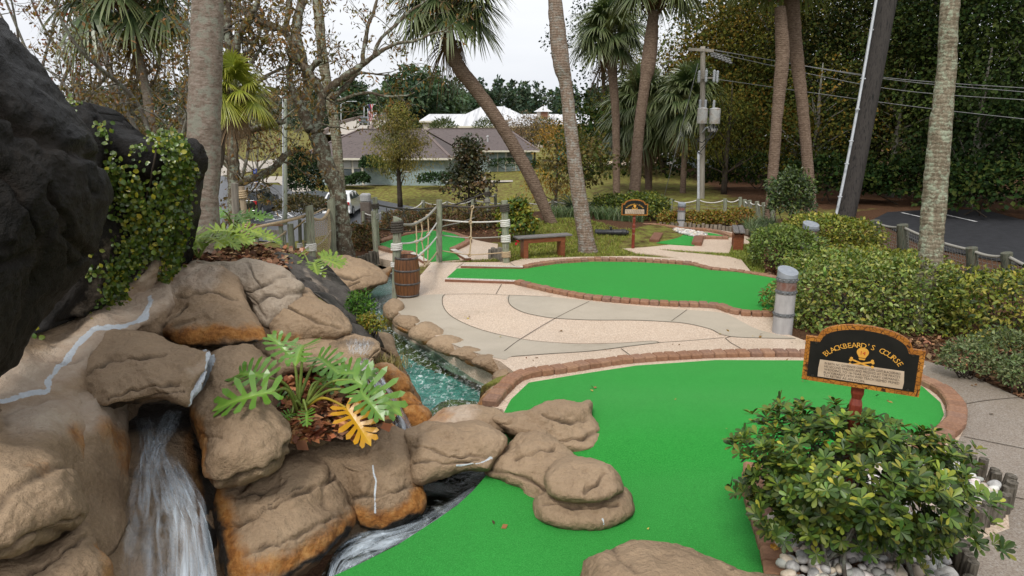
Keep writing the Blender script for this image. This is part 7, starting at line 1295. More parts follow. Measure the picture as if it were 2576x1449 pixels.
def logs(lab, px, hgt, r, mat, z=None, step=None):
    P = resamp(cr(np.array([S(*p) if z is None else G(*p, z) for p in px])[:, :2], 6), step or r*2.05); z0 = float(zc(*P[0])) if z is None else z; t = thing('log_edging', lab, 'log edging', (P[0, 0], P[0, 1], z0))
    for q in P[:100]:
        hh = hgt*(.75+.4*g.random()); a = np.array((q[0], q[1], z0-.1)); b_ = a+np.array((g.normal()*.015, g.normal()*.015, hh+.1)); MB().tube([a, (a+b_)/2, b_], r*(.85+.3*g.random()), 9).out('log', mat, t, False)
    return t
logs('dark upright log edging of the pebble bed at the right, facing the grey path', [(2395, 1170), (2470, 1205), (2525, 1245), (2530, 1285), (2470, 1325), (2405, 1345), (2398, 1400), (2430, 1475), (2450, 1600)], .2, .045, m_log, .3)
logs('pale stake edging behind the small far green', [(1662, 569), (1690, 571), (1730, 572), (1775, 574), (1830, 579), (1880, 588)], .16, .06, m_logl, None, .14)
logs('stake edging along the curved far path at right', [(1898, 588), (1915, 596), (1928, 608), (1938, 625)], .2, .06, m_log, None, .14)
logs('dark stake edging below the hedge left of the far green', [(870, 668), (905, 664), (950, 655)], .25, .05, m_log, None, .12)
logs('short stake edging at the foot of the red flowered shrub', [(1232, 650), (1246, 648), (1262, 655)], .3, .05, m_pgrey, None, .12)
# ---- the foreground shrub: whorls of paddle leaves on forked stems
g = np.random.default_rng(21); fc = D(2150, 1222, 4.92); fr_ = np.array((.77, .6, .47)); t = thing('shrub', 'bushy dark green shrub with whorled paddle leaves, below the sign numbered 14', 'shrub', (fc[0], fc[1], .42)); d = rdir(1600, .12, g); d = d[d[:, 2] > -.85][:1020]; n = len(d)
RP = fc+d*fr_*(.62+.46*g.random(n)**.7)[:, None]*(1+.3*fbm(d*2.3, 3, 4))[:, None]; ax = d*.65+np.array((0, 0, .7))+g.normal(size=(n, 3))*.25; ax /= np.linalg.norm(ax, axis=1)[:, None]; nl = 9; O = np.repeat(RP, nl, 0); A = np.repeat(ax, nl, 0); ph = np.tile(np.arange(nl)*2*PI/nl*1.13, n)+np.repeat(g.random(n)*6, nl); u1 = np.cross(A, np.array((.3, .8, .5))); u1 /= np.linalg.norm(u1, axis=1)[:, None]; u2 = np.cross(A, u1)
el = .15+.55*g.random(n*nl); Xd = (u1*np.cos(ph)[:, None]+u2*np.sin(ph)[:, None])*np.cos(el)[:, None]+A*np.sin(el)[:, None]; Yd = np.cross(A, Xd); Yd /= np.linalg.norm(Yd, axis=1)[:, None]; Zd = np.cross(Xd, Yd)
LEAFP = ([(0, 0, 0), (.3, .08, .02), (.62, .19, .03), (.88, .15, 0), (1, 0, -.04), (.88, -.15, 0), (.62, -.19, .03), (.3, -.08, .02), (.3, 0, -.01), (.62, 0, -.015), (.88, 0, -.03)], [np.array([[0, 8, 1], [0, 7, 8], [3, 10, 4], [10, 5, 4]]), np.array([[8, 9, 2, 1], [9, 10, 3, 2], [7, 6, 9, 8], [6, 5, 10, 9]])])
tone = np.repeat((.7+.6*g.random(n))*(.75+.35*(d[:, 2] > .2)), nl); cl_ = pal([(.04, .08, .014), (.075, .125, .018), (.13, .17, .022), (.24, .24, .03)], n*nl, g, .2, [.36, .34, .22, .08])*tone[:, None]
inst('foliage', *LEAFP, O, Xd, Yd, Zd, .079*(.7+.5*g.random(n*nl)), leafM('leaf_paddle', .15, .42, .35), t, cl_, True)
mb = MB(); b0 = np.array((fc[0], fc[1], .4))
for k in range(34):
    s0 = b0+g.normal(size=3)*np.array((.2, .16, 0)); e0 = fc+d[g.integers(n)]*fr_*.5; mid = (s0+e0)/2+g.normal(size=3)*.06; mb.tube(cr([s0, mid, e0], 5), np.linspace(.016, .009, 11), 6, False)
    for q in RP[np.argsort(((RP-e0)**2).sum(1))[:14]]: mb.tube(cr([e0, (e0+q)/2+g.normal(size=3)*.03, q], 3), [.007, .006, .0055, .005, .0045, .004, .004], 4, False)
mb.out('stems', b_grey, t, True)
VAR = [(.13, .18, .032), (.19, .245, .055), (.08, .13, .025), (.29, .32, .11), (.24, .25, .04)]; YG = [(.16, .19, .025), (.24, .25, .035), (.09, .13, .02), (.3, .27, .05)]; DG = [(.03, .055, .014), (.05, .08, .02), (.08, .11, .022)]
def hb(lab, u, v, d, rad, n, size, cols, **k): return bush(k.pop('name', 'shrub'), lab, D(u, v, d), rad, n, size, cols, **k)
hb('large clipped variegated hedge around the nearest pipe bollard', 2172, 752, 12.7, (1.62, 1.0, .80), 12500, .085, VAR, name='hedge', cat='hedge', sq=3.6, seed=31, stems=46, tmpl=LEAF8, wid=.55, thick=.3, lump=.12, stem_mat=b_grey, lo=-.6)
hb('yellow topped hedge continuing behind the rough palm trunk to the right edge', 2560, 790, 11.6, (1.15, .95, .70), 6000, .09, YG+[DG[0]], name='hedge', cat='hedge', sq=3.4, seed=32, stems=30, tmpl=LEAF8, wid=.5, thick=.35, lump=.16, lo=-.6)
hb('lower hedge with yellow green top behind the nearest hedge', 2215, 672, 15.2, (1.25, .8, .36), 4600, .085, YG, name='hedge', cat='hedge', sq=3, seed=33, stems=16, thick=.35)
hb('big yellow green hedge below the right crossing palm trunk', 2085, 608, 18.3, (1.2, 1.0, .66), 6500, .09, YG, name='hedge', cat='hedge', sq=3, seed=34, stems=24, thick=.35, lump=.16)
hb('grey green mounded hedge left of the pipe bollard numbered 15', 1975, 630, 17.2, (.82, .9, .58), 4200, .08, VAR[:3]+DG[2:], name='hedge', cat='hedge', sq=2.6, seed=35, stems=18, thick=.35, lump=.2)
hb('tall dark camellia with red buds between the two crossing palm trunks', 1990, 505, 21.3, (.72, .65, 1.0), 3400, .11, DG, seed=36, mat='leaf_gloss', tmpl=LEAF8, wid=.5, lump=.35, stems=8)
for k, (u, v, d_, r, lb) in enumerate([(2440, 905, 9.0, .36, 'low pale leaved azalea nearest the grey path'), (2535, 880, 9.2, .38, 'low pale leaved azalea behind the one nearest the path'), (2588, 945, 8.5, .36, 'low pale leaved azalea cut by the right edge of the frame')]): hb(lb, u, v, d_, (r, r*.9, r*.72), 1500, .055, [(.12, .16, .06), (.2, .23, .1), (.08, .11, .04)], seed=37+k, tmpl=LEAF8, wid=.45, stems=12)
RED = [(.2, .17, .025), (.12, .13, .02), (.26, .12, .03), (.28, .2, .03)]
for k, (u, v, r, lb) in enumerate([(1690, 556, .42, 'reddish low shrub left of the far bollard'), (1752, 558, .46, 'golden low shrub right of the far bollard'), (1800, 552, .4, 'yellow green low shrub by the second fence post'), (1862, 552, .5, 'golden shrub at the foot of the leaning green posts')]): hb(lb, u, v, 23.8, (r*1.2, r, r*.75), 1500, .085, RED, seed=45+k, stems=6)
hb('big glossy green mounded bush behind the sign numbered 13', 1615, 528, 25.5, (.95, .9, .62), 3600, .1, YG[:3]+DG[1:], seed=51, stems=8, sq=2.4); hb('second green mounded bush left of the sign numbered 13', 1540, 520, 26.5, (.85, .7, .48), 2400, .1, DG[1:]+YG[:1], seed=52, stems=6)
hb('leafy hibiscus shrub with red flowers behind the right rope post', 1298, 562, 20.6, (.52, .5, .72), 1700, .13, [(.09, .15, .02), (.2, .22, .03), (.3, .24, .03), (.05, .09, .02)], seed=53, stems=10, tmpl=LEAF8, wid=.7, lump=.4)
g = np.random.default_rng(5); hp = np.array([D(1306, 607, 19.9)]*7+[D(1272, 585, 20.0)]*5)+g.normal(size=(12, 3))*.03; tag(leafs('hibiscus_flowers', hp, rdir(12, 0, g), .09, [(.5, .015, .03)], None, LEAF8, .9, 'leaf', g, .1), 'red hibiscus bloom hanging low by the stake edging and a second behind the post', 'flowers')
AZ = [(.14, .075, .03), (.11, .1, .03), (.2, .11, .045), (.07, .07, .02)]
for k, (u, v, d_, rx, rz_, lb) in enumerate([(1025, 562, 23.2, .95, .42, 'left part of the bronze azalea hedge behind the far left green'), (1120, 556, 23.6, .95, .5, 'middle part of the bronze azalea hedge behind the far left green'), (1208, 556, 23.0, .75, .48, 'right part of the bronze azalea hedge, by the old back post'), (900, 608, 19.8, .56, .52, 'dark bronze azalea hedge between the oak and the far left green')]): hb(lb, u, v, d_, (rx, .6, rz_), 2600, .075, AZ, name='azalea_hedge', cat='hedge', seed=55+k, stems=12, sq=2.8)
hb('dark conical holly tree beside the light pole', 768, 452, 38, (1.05, 1.0, 1.75), 5000, .13, [(.018, .035, .016), (.03, .05, .02)], name='holly_tree', cat='tree', seed=61, stems=4, mat='leaf_dark', sq=1.8)
hb('brownish low hedge under the dark holly', 765, 520, 36, (1.45, 1, .6), 3200, .13, [(.09, .075, .03), (.06, .06, .025), (.13, .1, .04)], name='hedge', cat='hedge', seed=62, stems=8)
for k, (u, v, d_, rx, rz_, lb) in enumerate([(932, 413, 62, 1.0, .75, 'topiary ball on a stem in front of the house windows'), (905, 452, 61, .85, .6, 'clipped round bush below the house windows'), (868, 458, 61.5, .8, .45, 'low clipped bush at the left of the house windows'), (1098, 452, 61, 1.6, .6, 'long clipped bush below the right corner of the near wing'), (1287, 413, 75.5, 2.6, .65, 'rectangular vine hedge against the far wing of the house'), (1390, 436, 70, 1.3, .5, 'low green shrub at the right end of the house')]): hb(lb, u, v, d_, (rx, .8, rz_), 1300, .2, [(.025, .05, .018), (.04, .07, .025)], seed=63+k, stems=3, sq=3 if k > 3 else 2.2, mat='leaf_dark')
hb('bright upright boxwood sprouting beside the stream', 905, 778, 8.5, (.19, .17, .22), 900, .045, [(.06, .15, .015), (.10, .2, .02), (.04, .1, .012)], seed=71, stems=14, tmpl=LEAF8, wid=.5, thick=.6); hb('yellowish clump of boxwood in front of the bright green one', 932, 820, 8.2, (.18, .16, .15), 800, .04, [(.2, .2, .02), (.12, .16, .02), (.28, .2, .03)], seed=72, stems=12, tmpl=LEAF8, wid=.5, thick=.6)
# ---- blades: liriope clumps, grass
def blades(nm, P, lab, hgt, wd, cols, seed, cat='grass clump', kind=None, arch=.5, tn=1.0):
    g = np.random.default_rng(seed); n = len(P); a = g.random(n)*2*PI; d = np.stack([np.cos(a), np.sin(a), 0*a], 1); hh = hgt*(.5+.7*g.random(n)); sd = np.stack([-np.sin(a), np.cos(a), 0*a], 1)*wd; V = []
    for s, w_ in ((0, 1), (.4, .9), (.75, .6), (1, .08)): c = P+np.array((0, 0, 1))*(hh*(s-.35*arch*s**3))[:, None]+d*(hh*arch*s**2)[:, None]; V += [c-sd*w_, c+sd*w_]
    V = np.stack(V, 1).reshape(-1, 3); i = np.arange(n)[:, None]*8; Q = np.concatenate([i+np.array([[0, 1, 3, 2]]), i+np.array([[2, 3, 5, 4]]), i+np.array([[4, 5, 7, 6]])]); return tag(build(nm, V, Q, MT['leaf'], None, False, col=np.repeat(pal(cols, n, g, .22), 8, 0)), lab, cat, kind=kind)
def scat(px, n, g, dz=0.0):
    P = np.array([S(*q) for q in px])[:, :2]; o = []
    while len(o) < n: 
        x = g.uniform(P[:, 0].min(), P[:, 0].max(), 4000); y = g.uniform(P[:, 1].min(), P[:, 1].max(), 4000); k = inpoly(x, y, P); o += list(zip(x[k], y[k]))
    o = np.array(o[:n]); return np.c_[o, h(o[:, 0].copy(), o[:, 1].copy())+dz]
g = np.random.default_rng(8); LG = [(.07, .12, .04), (.12, .17, .07), (.2, .24, .13), (.05, .09, .03)]
for k, (px, n, lb) in enumerate([([(1375, 545), (1470, 520), (1490, 560), (1400, 572)], 1300, 'clumps of striped liriope right of the leaning palm foot'), ([(1490, 525), (1600, 530), (1620, 565), (1500, 570)], 1500, 'clumps of striped liriope behind the cannon'), ([(1872, 575), (1940, 562), (1965, 600), (1905, 612)], 1100, 'pale liriope clump beside the curved far path')]): blades('liriope', scat(px, n, g), lb, .55, .012, LG, 80+k, 'grass clump', None, .8)
GR = [(.17, .22, .02), (.24, .27, .035), (.11, .16, .015), (.3, .29, .07)]
GZ = [[(1310, 600), (1330, 578), (1420, 566), (1560, 592), (1612, 588), (1556, 621), (1600, 637), (1660, 642), (1600, 643), (1453, 645), (1300, 656), (1180, 658), (1130, 657), (1230, 650)], [(1655, 627), (1700, 633), (1760, 638), (1832, 646), (1868, 655), (1892, 684), (1925, 690), (1918, 650), (1905, 615), (1860, 614), (1846, 612), (1834, 637), (1760, 634)], [(868, 648), (915, 644), (962, 652), (940, 690), (900, 680)]]
GP = np.concatenate([scat(q, n, g, -.01) for q, n in zip(GZ, (15000, 8000, 2500))]); blades('lawn_grass', GP, 'short bright grass around the bench, cannon and far paths', .09, .006, GR, 90, 'grass', 'stuff', .5)
blades('grass_tuft', D(985, 922, 8.2)+g.normal(size=(160, 3))*np.array((.12, .08, .02)), 'dry tuft of grass on the bank of the teal pool', .16, .005, [(.3, .24, .1), (.2, .18, .06)], 91)
# ---- lobed leaves
def lobed(nm, cols, nlobe=6):
    up_ = []
    for k in range(nlobe):
        f = k/(nlobe-1); x = .0+.80*f; a = math.radians(118-84*f); l = .10+.44*math.sin(PI*(.22+.62*(1-f)))*(1-.35*f); d = np.array((math.cos(a), math.sin(a))); q = np.array((-d[1], d[0])); r0 = np.array((x, .05)); hw = .055
        up_ += [r0+q*hw*.8, r0+d*l*.5+q*hw, r0+d*l*.78+q*hw*1.25, r0+d*l*.98+q*.01, r0+d*l*.8-q*hw*.8, r0+d*l*.55-q*hw*.9, r0+d*.10*l-q*hw*.7]
    up_ += [np.array((.93, .09)), np.array((1.06, .0))]; pts = [tuple(p) for p in up_]+[(p[0], -p[1]) for p in up_[::-1][1:]]+[(.03, 0)]; n = len(pts); r = delaunay_2d_cdt([Vector(p) for p in pts]+[Vector((x, 0)) for x in np.linspace(.1, .95, 9)], [], [list(range(n))], 1, 1e-6); V2 = np.array([tuple(a) for a in r[0]]); T = np.array([list(f) for f in r[2]])
    V = np.c_[V2, .28*np.abs(V2[:, 1])-.22*V2[:, 0]**2+.03*np.sin(V2[:, 0]*22)*np.abs(V2[:, 1])*4*.5]; c = np.array(cols[0])+(np.array(cols[1])-np.array(cols[0]))*np.clip(np.exp(-np.abs(V2[:, 1:2])/.025)*.8+.25*R.random((len(V2), 1)), 0, 1); o = build(nm, V, T, MT['leaf_gloss'], None, False, col=c); me = o.data; bpy.data.objects.remove(o); return me
LB = [lobed('leaf', ((.085, .2, .016), (.2, .34, .05))), lobed('leaf', ((.07, .175, .016), (.18, .31, .045)), 7)]; LBY = lobed('leaf', ((.56, .27, .01), (.62, .36, .02)), 7); LBL = [lobed('leaf', ((.17, .25, .02), (.3, .36, .06))), lobed('leaf', ((.13, .22, .02), (.26, .33, .05)), 7)]
m_stalk = M('leaf stalk', (.14, .2, .04), (.22, .27, .06), 5, .45); m_stalky = M('yellow stalk', (.4, .28, .03), None, 5, .5)
def leaf_at(t, me, p, dirv, up, sc, name='leaf'):
    X_ = np.array(dirv, float); X_ /= np.linalg.norm(X_); Y_ = np.cross(np.array(up, float), X_); Y_ /= np.linalg.norm(Y_); Z_ = np.cross(X_, Y_); o = bpy.data.objects.new(name, me); COL.objects.link(o); o.parent = t; o.location = np.array(p)-np.array(t.location); o.rotation_euler = Matrix(np.stack([X_, Y_, Z_], 1).tolist()).to_euler(); o.scale = [sc]*3; return o
pb2 = D(757, 1045, 6.2); t = thing('philodendron', 'large leaved philodendron with one yellow leaf in the rock planter', 'plant', pb2); V3 = np.array
for (u, v, d_), dr, sc, mt, nm in [((762, 868, 6.1), (.1, -.75, .1), .40, LB[0], 0), ((800, 898, 6.35), (.55, -.5, -.1), .36, LB[1], 0), ((688, 985, 5.55), (-.95, -.3, -.05), .46, LB[0], 0), ((672, 950, 5.75), (-.9, .35, .1), .40, LB[1], 0), ((850, 940, 6.2), (.8, -.2, .15), .36, LB[1], 0), ((890, 955, 6.0), (.9, -.4, -.35), .50, LB[0], 0), ((815, 960, 6.3), (.5, .5, .2), .30, LB[1], 0), ((835, 975, 6.4), (.7, .5, .25), .34, LB[0], 0), ((735, 900, 6.2), (-.5, .2, .5), .32, LB[0], 0), ((905, 985, 5.9), (.7, -.7, -.3), .34, LB[1], 0), ((772, 1035, 6.0), (.2, -.8, -.15), .17, LB[0], 0), ((735, 1040, 6.05), (-.5, -.6, -.1), .15, LB[1], 0), ((870, 1025, 5.95), (.65, -.6, -.5), .38, LBY, 1), ((720, 1010, 6.3), (-.5, .2, .2), .25, LB[1], 0)]:
    p = D(u, v, d_); mid = (pb2+p)/2+V3((0, .02, .12)); MB().tube(cr([pb2+R.normal(size=3)*.03, mid, p], 6), np.linspace(.018, .009, 13), 6).out('stalk', m_stalky if nm else m_stalk, t, True); o = leaf_at(t, mt, p, dr, (0, -.45, 1), sc); 
    if nm: o['label'] = 'yellow dying leaf'
def philo(lab, base, n, spr, sc, seed, LBS=LBL, face=-PI/2):
    g = np.random.default_rng(seed); t = thing('philodendron', lab, 'plant', base)
    for k in range(n):
        a = face+(k/(n-1)-.5)*4.6+g.normal()*.2; e = .5+.5*g.random(); p = np.array(base)+np.array((math.cos(a)*math.cos(e), math.sin(a)*math.cos(e), math.sin(e)))*spr*(.7+.5*g.random()); MB().tube(cr([base, (np.array(base)+p)/2+np.array((0, 0, .06)), p], 5), np.linspace(.016, .008, 11), 5).out('stalk', m_stalk, t, True); leaf_at(t, LBS[k % 2], p, (math.cos(a), math.sin(a), -.15+.2*g.normal()), (0, -.4, 1), sc*(.8+.4*g.random()))
philo('yellow green philodendron at the left foot of the thick palm', D(478, 628, 8.3), 8, .40, .34, 1); philo('bright philodendron directly in front of the thick palm foot', D(500, 648, 8.0), 7, .34, .30, 2); philo('philodendron with broad leaves right of the thick palm', D(560, 628, 8.9), 8, .32, .27, 3); philo('sprawling philodendron below the rope bound post', D(610, 640, 9.2), 9, .34, .32, 4); philo('philodendron on the bank below the rope net', D(783, 690, 9.9), 10, .36, .32, 5); philo('dark leaved philodendron beside the rope bound post', D(590, 575, 9.6), 6, .3, .32, 6, LB)
# ---- creeping fig on the dark wall
wall = [o for o in COL.objects if o.get('label', '').startswith('dark rock wall')][0]; g = np.random.default_rng(13); VV = np.zeros(len(wall.data.vertices)*3, np.float32); wall.data.vertices.foreach_get('co', VV); VV = VV.reshape(-1, 3)[:len(VV)//6].astype(float); NN = np.zeros(len(wall.data.vertices)*3, np.float32); wall.data.vertex_normals.foreach_get('vector', NN); NN = NN.reshape(-1, 3)[:len(VV)].astype(float)
wu, wv = proj(VV); dens = np.clip(1.5*np.exp(-(pdist(wu, wv, np.array([(455, 350), (460, 420), (440, 500), (400, 580), (350, 640), (310, 700), (295, 735)], float))/34)**2)+1.0*np.exp(-(pdist(wu, wv, np.array([(265, 330), (285, 420), (320, 480), (370, 560)], float))/(16+.12*np.maximum(0, wv-330)))**2)+.7*np.exp(-(pdist(wu, wv, np.array([(190, 690), (220, 685), (300, 680)], float))/12)**2)+.8*np.exp(-(pdist(wu, wv, np.array([(380, 340), (450, 345)], float))/10)**2)+1.3*np.exp(-(pdist(wu, wv, np.array([(474, 365), (470, 450), (458, 560), (430, 680)], float))/26)**2)-.3+.55*fbm(VV*3.3, 3, 7), 0, 1); k = g.choice(len(VV), 5600, p=dens/dens.sum()); sgn = -1.0
P = VV[k]+np.array((0, -.05, .01))+g.normal(size=(len(k), 3))*np.array((.03, .03, .03)); t = thing('climbing_vine', 'creeping fig with yellow green leaves trailing down the dark rock wall', 'vine', P[np.argmin(P[:, 2])]); ov = rdir(len(k), 0, g)*.5+np.array((.05, -1, .25)); Yn = ov/np.linalg.norm(ov, axis=1)[:, None]; Xd = rdir(len(k), -.5, g); Xd -= Yn*(Xd*Yn).sum(1)[:, None]; Xd /= np.linalg.norm(Xd, axis=1)[:, None]
inst('foliage', *leafT(LEAF8, .85), P, Xd, np.cross(Yn, Xd), Yn, .046*(.5+.8*g.random(len(k))), MT['leaf_gloss'], t, pal([(.07, .12, .018), (.14, .18, .025), (.05, .085, .015), (.32, .3, .03)], len(k), g, .2, [.42, .3, .18, .1]))
mb = MB()
for L_ in ([(262, 340), (280, 400), (300, 450), (330, 520)], [(455, 350), (440, 450), (400, 570), (340, 680)], [(400, 345), (380, 460), (330, 640)], [(430, 360), (420, 520), (390, 640), (350, 700)]):
    q = []
    for u, v in cr(np.array(L_, float), 5): q.append(VV[np.argmin((wu-u)**2+(wv-v)**2)]+np.array((0, -.03, 0)))
    mb.tube(q, .008, 5)
mb.out('stems', b_dark, t, True)
o = leaf_at(thing('fallen_leaf', 'single curled yellow leaf lying on the brick edging of the pebble bed', 'leaf', S(1945, 1380, .12)), LBY, S(1945, 1380, .125), (.6, .5, .1), (.2, -.1, 1), .07, 'leaf_blade')
g = np.random.default_rng(31)
for px, n, lb in (([(1990, 860), (2300, 905), (2420, 935), (2576, 1006), (2640, 990), (2600, 860), (2300, 840)], 1900, 'brown pine straw and dry leaves under the hedges by the grey path'), ([(935, 640), (960, 605), (1085, 575), (1240, 600), (1330, 560), (1200, 565), (1000, 575), (930, 600)], 700, 'dry leaves under the bronze azalea hedge'), ([(1930, 760), (1925, 690), (1900, 640), (1960, 640), (1990, 720), (1985, 820)], 600, 'dry leaves in the bed beside the nearest pipe bollard')):
    tag(chips('leaf_litter', scat(px, n, g), n, .09, [(.2, .1, .05), (.13, .07, .035), (.3, .17, .09), (.08, .045, .025)], None, .02, 40), lb, 'leaf litter', kind='stuff')
LP2 = np.array([S(u, v, .012) for u, v in [(1700, 870), (1520, 880), (1980, 905), (1830, 840), (1400, 830), (1250, 850), (1180, 800), (1620, 640), (1850, 660), (1340, 900), (2480, 1040), (2510, 1180), (2330, 930), (2450, 970), (1900, 845), (1550, 800)]]+[np.r_[q[:2], z14(q[0], q[1])+.012] for q in (S(1480, 990), S(1700, 1040), S(2030, 960), S(1250, 1330), S(1650, 1330), S(2230, 1010), S(1820, 1120))])
tag(chips('leaf_litter', LP2, 46, .05, [(.22, .11, .04), (.35, .25, .06), (.14, .08, .04)], None, .004, 3), 'few tiny dry leaves dropped on the paths and the near green', 'leaf litter', kind='stuff')
# ================================================================ trees beyond the course
def gnd(u, v, d, zz=None):
    p = D(u, v, d); p[2] = float(h(np.array([p[0]]), np.array([p[1]]), False)[0]) if zz is None else zz; return p
PINE = [(.022, .048, .022), (.035, .062, .026), (.05, .08, .035)]; CYP = [(.10, .10, .018), (.14, .12, .02), (.07, .085, .018), (.19, .11, .02)]; OAKW = [(.03, .048, .010), (.06, .07, .012), (.10, .09, .013), (.14, .08, .014)]; OAKD = [(.011, .026, .007), (.022, .042, .009), (.042, .055, .011)]
tree('bald_cypress', 'small feathery yellow green bald cypress in front of the house', gnd(1007, 520, 52), 7.6, 3.0, 11000, .2, [(.16, .15, .03), (.11, .12, .03), (.2, .15, .03)], seed=3, clumps=52, tr_r=.2, shape='cone', tmpl=LEAF4, wid=.3, ch=(.28, 1), droop=.9, clr=.2, limbs=22)
tree('magnolia_tree', 'dark bronze leaved young magnolia on the lawn', gnd(1180, 520, 47), 5.4, 1.75, 3400, .24, [(.03, .045, .018), (.055, .06, .022), (.13, .075, .035)], seed=4, clumps=44, tr_r=.1, ch=(.18, 1), shape='cone', clr=.28, mat='leaf_gloss', limbs=16)
tree('bald_cypress', 'orange tinged feathery cypress left of the bare palm trunk', gnd(1398, 530, 34), 4.6, 1.45, 2600, .17, [(.26, .15, .015), (.2, .15, .02), (.3, .13, .015), (.13, .12, .02)], seed=5, clumps=44, tr_r=.09, wid=.3, ch=(.1, 1), droop=.9, clr=.24, limbs=18)
tree('shrub', 'many stemmed bronze green shrub behind the bare palm trunk', gnd(1445, 540, 27), 3.1, 1.15, 1900, .15, [(.08, .11, .02), (.16, .12, .03), (.05, .07, .02), (.2, .14, .03)], 'shrub', seed=6, clumps=30, tr_r=.05, ch=(.35, 1), clr=.3, limbs=16)
g = np.random.default_rng(17); sg = thing('sago_palm', 'low dark sago palm spreading beneath the bronze shrub', 'plant', gnd(1440, 535, 26)); fm = []
for k in range(22):
    a = k*2.39996; e = .25+.9*(1-k/22); m = 9; s = np.linspace(0, 1, m); c = np.stack([math.cos(a)*math.cos(e)*s, math.sin(a)*math.cos(e)*s, math.sin(e)*s-.55*s**2.2], 1)*1.25; mb = MB().tube(c, np.linspace(.02, .006, m), 4, False); L2 = np.repeat(c[1:], 5, 0)+g.normal(size=((m-1)*5, 3))*.03; 
    V = []; Q = []
    for j, q in enumerate(np.linspace(.1, 1, 26)):
        p = np.array([np.interp(q, s, c[:, i]) for i in range(3)]); sd = np.array((-math.sin(a), math.cos(a), 0)); fw = np.array((math.cos(a), math.sin(a), .2))
        for sg_ in (-1, 1): tp = p+(sd*sg_*.8+fw*.5)*.2*math.sin(PI*min(1, q*.8+.2)); mb.add([p-fw*.012, p+fw*.012, tp], [[0, 1, 2]])
    o = mb.out('frond', M('sago green', (.018, .035, .014), (.03, .055, .02), 5, .5) if not k else MT['sago green'], sg, False, local=True); o.location = (0, 0, .35)
mb = MB().lathe([(.22, 0), (.25, .2), (.18, .42), (.01, .45)], 12); mb.out('trunk', b_dark, sg, True, local=True)
for k, (u, d, H, c, n, cols, nm, lab, sh, kw) in enumerate([
 (1508, 66, 17, 5.0, 4200, PINE, 'pine_tree', 'twin stemmed open pine between the bare palm trunk and the round crowned palm', 'flat', dict(ch=(.32, 1), clr=.2, clumps=26, tr_r=.28)),
 (1850, 62, 25, 6.5, 12000, PINE, 'pine_tree', 'tall dark pine rising to the top of the frame above the utility pole', 'flat', dict(ch=(.3, 1), clr=.2, clumps=44, tr_r=.35)),
 (1668, 58, 11.2, 4.4, 9000, CYP, 'bald_cypress', 'drooping golden cypress behind the short broad palm', 'round', dict(wid=.3, droop=.9, ch=(.15, 1), clr=.24, clumps=50)),
 (1600, 72, 10.5, 3.6, 5000, CYP[:3], 'bald_cypress', 'narrow olive cypress left of the drooping golden one', 'cone', dict(wid=.3, droop=.9, ch=(.15, 1), clumps=50)),
 (1800, 50, 12.5, 4.2, 8000, CYP, 'bald_cypress', 'olive gold cypress standing right behind the utility pole', 'round', dict(wid=.3, droop=.9, ch=(.1, 1), clr=.24, clumps=50)),
 (1822, 36, 6.2, 2.6, 4200, CYP[:3]+[(.05, .065, .02)], 'bald_cypress', 'low feathery cypress with a slim trunk behind the leaning green posts', 'cone', dict(wid=.3, droop=.8, ch=(.2, 1), clumps=44, tr_r=.16)),
 (1895, 47, 15.5, 4.8, 20000, OAKW, 'oak_tree', 'mixed green and rust oak just left of the crossing palm trunks', 'round', dict(ch=(.08, 1))),
 (1990, 44, 17, 5.2, 20000, OAKW, 'oak_tree', 'olive oak filling the gap behind the crossing palm trunks', 'round', dict(ch=(.08, 1))),
 (2090, 42, 17, 5.2, 20000, OAKW[:3]+[(.09, .075, .02)], 'oak_tree', 'broad oak behind the dark leaning pole', 'round', dict(ch=(.06, 1))),
 (2190, 40, 17, 5.0, 20000, OAKD+[(.08, .07, .02)], 'oak_tree', 'dense oak right of the leaning pole above the car park', 'round', dict(ch=(.06, 1))),
 (2290, 37, 16, 4.8, 20000, OAKD+[(.08, .06, .02)], 'oak_tree', 'dark oak left of the rough lichen trunk', 'round', dict(ch=(.06, 1))),
 (2390, 36, 16, 4.8, 20000, OAKD, 'oak_tree', 'very dark oak directly behind the rough lichen trunk', 'round', dict(ch=(.05, 1))),
 (2490, 33, 15, 4.6, 20000, OAKD, 'oak_tree', 'black green oak at the far side of the dark car park', 'round', dict(ch=(.04, 1))),
 (2590, 30, 14.5, 4.6, 20000, OAKD, 'oak_tree', 'black green oak cut by the right edge of the frame', 'round', dict(ch=(.04, 1))),
 (2040, 35, 7.0, 3.0, 4600, OAKW, 'oak_tree', 'lower rusty leaved young oak behind the camellia', 'round', dict(ch=(.1, 1))),
 (2440, 29, 7.0, 3.0, 5000, OAKD, 'oak_tree', 'low dark understory oak at the edge of the car park', 'round', dict(ch=(.05, 1))),
 (2240, 34, 6.5, 3.2, 5000, OAKD+[(.07, .07, .02)], 'oak_tree', 'low spreading understory oak behind the white parking lines', 'round', dict(ch=(.08, 1)))]):
    p = gnd(u, 470, d); tree(nm, lab, p, H, c, n, .25 if d > 45 else .165, cols, seed=100+k, group='trees beyond the right of the course', **{**dict(clumps=46, tr_r=.2, shape=sh, limbs=18, mat='leaf_dark', bark_=b_grey if nm == 'oak_tree' else b_dark, clr=.3), **kw})
for k, (u, d, w_) in enumerate(((2090, 31, 2.6), (2330, 30, 3.0), (2520, 26, 3.0), (1890, 40, 3.0))): p = gnd(u, 500, d); bush('understory_shrub', ['dark understory shrub at the foot of the oaks behind the leaning pole', 'dark understory shrub behind the rough lichen trunk', 'black green shrub beyond the car park at the right edge', 'dark shrub mass left of the crossing palm trunks'][k], p+np.array((0, 0, .9)), (w_, 1.5, 1.2), 3200, .2, OAKD, seed=130+k, stems=4, mat='leaf_dark')
